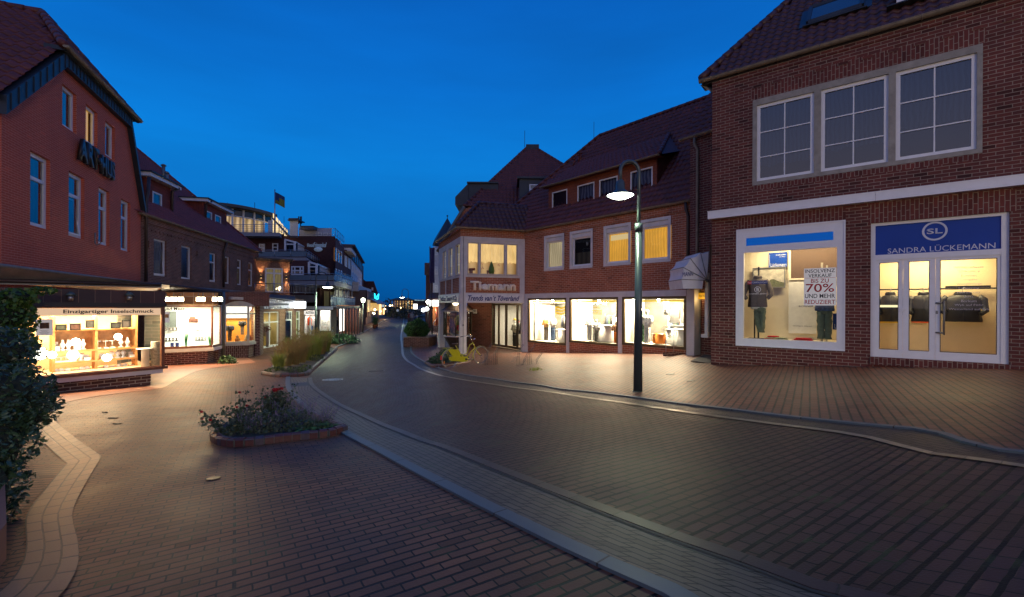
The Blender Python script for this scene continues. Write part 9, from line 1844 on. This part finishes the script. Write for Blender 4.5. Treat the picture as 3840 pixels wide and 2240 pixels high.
# ---- people
def person(pos,h,top,bot,skin,hair,yaw,label,pose='stand',grp=None,stride=.0):
 s=h/1.75;t=thing('person',pos,label,'person',grp);V={};sit=pose=='sit'
 V['pel']=(0,0,.93 if not sit else .52);zz=V['pel'][2]
 V['che']=(0,.02,zz+.38);V['nec']=(0,.02,zz+.56);V['hea']=(0,.05,zz+.66);V['top']=(0,.04,zz+.79)
 for sd,n_ in((-1,'l'),(1,'r')):
  V['sho'+n_]=(sd*.18,.02,zz+.50);V['elb'+n_]=(sd*.25,.02+.08*sd*stride,zz+.24);V['han'+n_]=(sd*.24,.16+.16*sd*stride,zz+.02)
  V['hip'+n_]=(sd*.09,0,zz-.04)
  if sit:V['kne'+n_]=(sd*.12,.42,zz-.02);V['ank'+n_]=(sd*.12,.44,.08);V['toe'+n_]=(sd*.12,.6,.03)
  else:V['kne'+n_]=(sd*.10,.05+.16*sd*stride,.50);V['ank'+n_]=(sd*.10,-.02+.30*sd*stride,.08);V['toe'+n_]=(sd*.11,.14+.30*sd*stride,.03)
 E_=[('pel','che'),('che','nec'),('nec','hea'),('hea','top')]
 for n_ in 'lr':E_+=[('nec','sho'+n_),('sho'+n_,'elb'+n_),('elb'+n_,'han'+n_),('pel','hip'+n_),('hip'+n_,'kne'+n_),('kne'+n_,'ank'+n_),('ank'+n_,'toe'+n_)]
 ks=list(V);me=bpy.data.meshes.new('body');me.from_pydata([Vector(V[k])*s for k in ks],[(ks.index(a),ks.index(b))for a,b in E_],[]);o=bpy.data.objects.new('body',me);C.objects.link(o)
 md=o.modifiers.new('skin','SKIN');o.modifiers.new('sub','SUBSURF').levels=1
 rd={'pel':.15,'che':.16,'nec':.07,'hea':.085,'top':.075,'sho':.075,'elb':.05,'han':.04,'hip':.10,'kne':.07,'ank':.05,'toe':.04}
 for k,sv in zip(ks,me.skin_vertices[0].data):r0=rd[k[:3]]*s;sv.radius=(r0*(1.15 if k in('pel','che')else 1),r0*.8 if k in('pel','che')else r0);sv.use_root=k=='pel'
 bpy.context.view_layer.update();m2=bpy.data.meshes.new_from_object(o.evaluated_get(bpy.context.evaluated_depsgraph_get()));bpy.data.objects.remove(o)
 for m_ in(top,bot,skin):m2.materials.append(m_)
 for f in m2.polygons:
  c_=f.center/s;f.use_smooth=True;f.material_index=2 if(c_.z>zz+.56 or(abs(c_.x)>.19 and c_.z<zz+.08 and c_.z>zz-.2 and not sit))else(0 if c_.z>zz+.02 else 1)
 o=bpy.data.objects.new('body',m2);C.objects.link(o);o.parent=t;t.rotation_euler=(0,0,yaw)
 mb=MB();mb.lathe((0,.02*s,(zz+.70)*s),[(.10*s,-.06*s),(.108*s,.02*s),(.09*s,.09*s),(.001,.13*s)],12);ho=mb.build('hair',hair,None);ho.parent=t;return t
SK=plain('skin',(.45,.28,.20),.6);HA=plain('brown_hair',(.05,.03,.02),.8);HG=plain('grey_hair',(.35,.33,.30),.8);TD=plain('dark_jacket_cloth',(.03,.03,.04),.8);TR=plain('red_jacket_cloth',(.25,.03,.03),.8);TW=plain('pale_jacket_cloth',(.5,.47,.42),.8);TB=plain('blue_jacket_cloth',(.05,.10,.20),.8);BT=plain('grey_trouser_cloth',(.10,.10,.11),.8)
for i,(x,y,tp,ha,lab,ps)in enumerate(((1545,1186,TW,HG,'person in a pale jacket among the guests outside the right hand cafe','stand'),(1536,1187,TR,HA,'person in a red jacket left of the pale jacketed guest','stand'),(1540,1186,TD,HA,'person in dark clothes between the red and pale jacketed guests','stand'),(1556,1189,TB,HA,'seated person in blue at the right hand cafe','sit'),(1563,1188,TW,HA,'seated person in cream beside the one in blue','sit'))):
 D=60+i*1.3;a=at(x,y,D);a.z=g(a.x,a.y);person(a,1.74,tp,BT,SK,ha,1.2*i,lab,ps,'guests outside the right hand cafe')
a=at(1475,1180,92);a.z=g(a.x,a.y);person(a,1.75,TD,BT,SK,HA,.4,'person in dark clothes walking in the road at the far end','stand',None,.8)
a=at(1451,1180,96);a.z=g(a.x,a.y);person(a,1.72,TW,BT,SK,HG,2.8,'person in pale clothes on the left pavement at the far end','stand',None,.4)
a=gp(1262,1268);person(a,1.72,TD,plain('pale_grey_trousers',(.30,.29,.30),.8),SK,HA,2.6,'person in dark top and pale trousers standing in front of the arcade','stand',None,.2)
# cafe parasols and pots
for i,(x,y,D)in enumerate(((1583,1150,56),(1596,1152,54))):
 a=at(x,y,D);t=thing('parasol',(a.x,a.y,g(a.x,a.y)),('left' if not i else 'right')+' dark striped cafe parasol on the right pavement','parasol','cafe parasols');mb=MB();mb.lathe(a,[(1.1,-.35),(1.05,-.25),(.5,.0),(.02,.16)],8,0,False,cap=False);mb.build('canopy',plain('striped_canvas',(.12,.12,.13),.8),t);mb=MB();mb.tube([(a.x,a.y,g(a.x,a.y)),a],.03,6);mb.build('pole',DK,t)
for i,(x,y,D)in enumerate(((1404,1198,52),(1411,1195,55))):
 a=at(x,y,D);a.z=g(a.x,a.y);t=thing('potted_shrub',a,('nearer' if not i else 'farther')+' terracotta potted shrub outside the brown restaurant','plant pot','potted shrubs at the restaurant');mb=MB();mb.lathe(a,[(.16,0),(.24,.36),(.26,.38)],12);mb.build('pot',plain('terracotta',(.35,.12,.05),.7),t);mb=MB();leafcloud(mb,a+Vector((0,0,.8)),.3,.3,.5,200,.08,r_);mb.build('foliage',BOX,t)
# fallen leaves and bits on the paving
for i,(x,y,s_,lab)in enumerate(((421,1570,.09,'dark curled leaf on the paving, nearest of three before the jewellery shop'),(437,1591,.07,'flat dark scrap on the paving below the curled leaf'),(392,1549,.05,'small dark leaf on the paving closest to the jewellery plinth'),(522,1459,.06,'pale leaf lying on the red tiles before the shops'))):
 c_=gp(x,y);mb=MB();n=10;vs=[c_+Vector((math.cos(a)*s_*(1+.3*math.sin(3*a)),math.sin(a)*s_*.5,.004+.010*abs(math.sin(2*a))))for a in[2*math.pi*k/n for k in range(n)]];mb.face(vs);mb.face([v-Vector((0,0,.006))for v in vs][::-1]);tag(mb.build('fallen_leaf',plain('dead_leaf',(.03,.022,.015),.8)if i<3 else plain('pale_dead_leaf',(.5,.38,.2),.8),None,c_),lab,'leaf')
# flat iron grate in the gutter
q=[gp(*p)for p in[(1093,1444),(1157,1440),(1160,1448),(1095,1452)]];mb=MB();mb.prism([(a.x,a.y)for a in q],[a.z+.012 for a in q],[a.z+.028 for a in q]);tag(mb.build('gutter_grate',IRON,None,q[0]),'flat iron drain grate across the left gutter','grate')
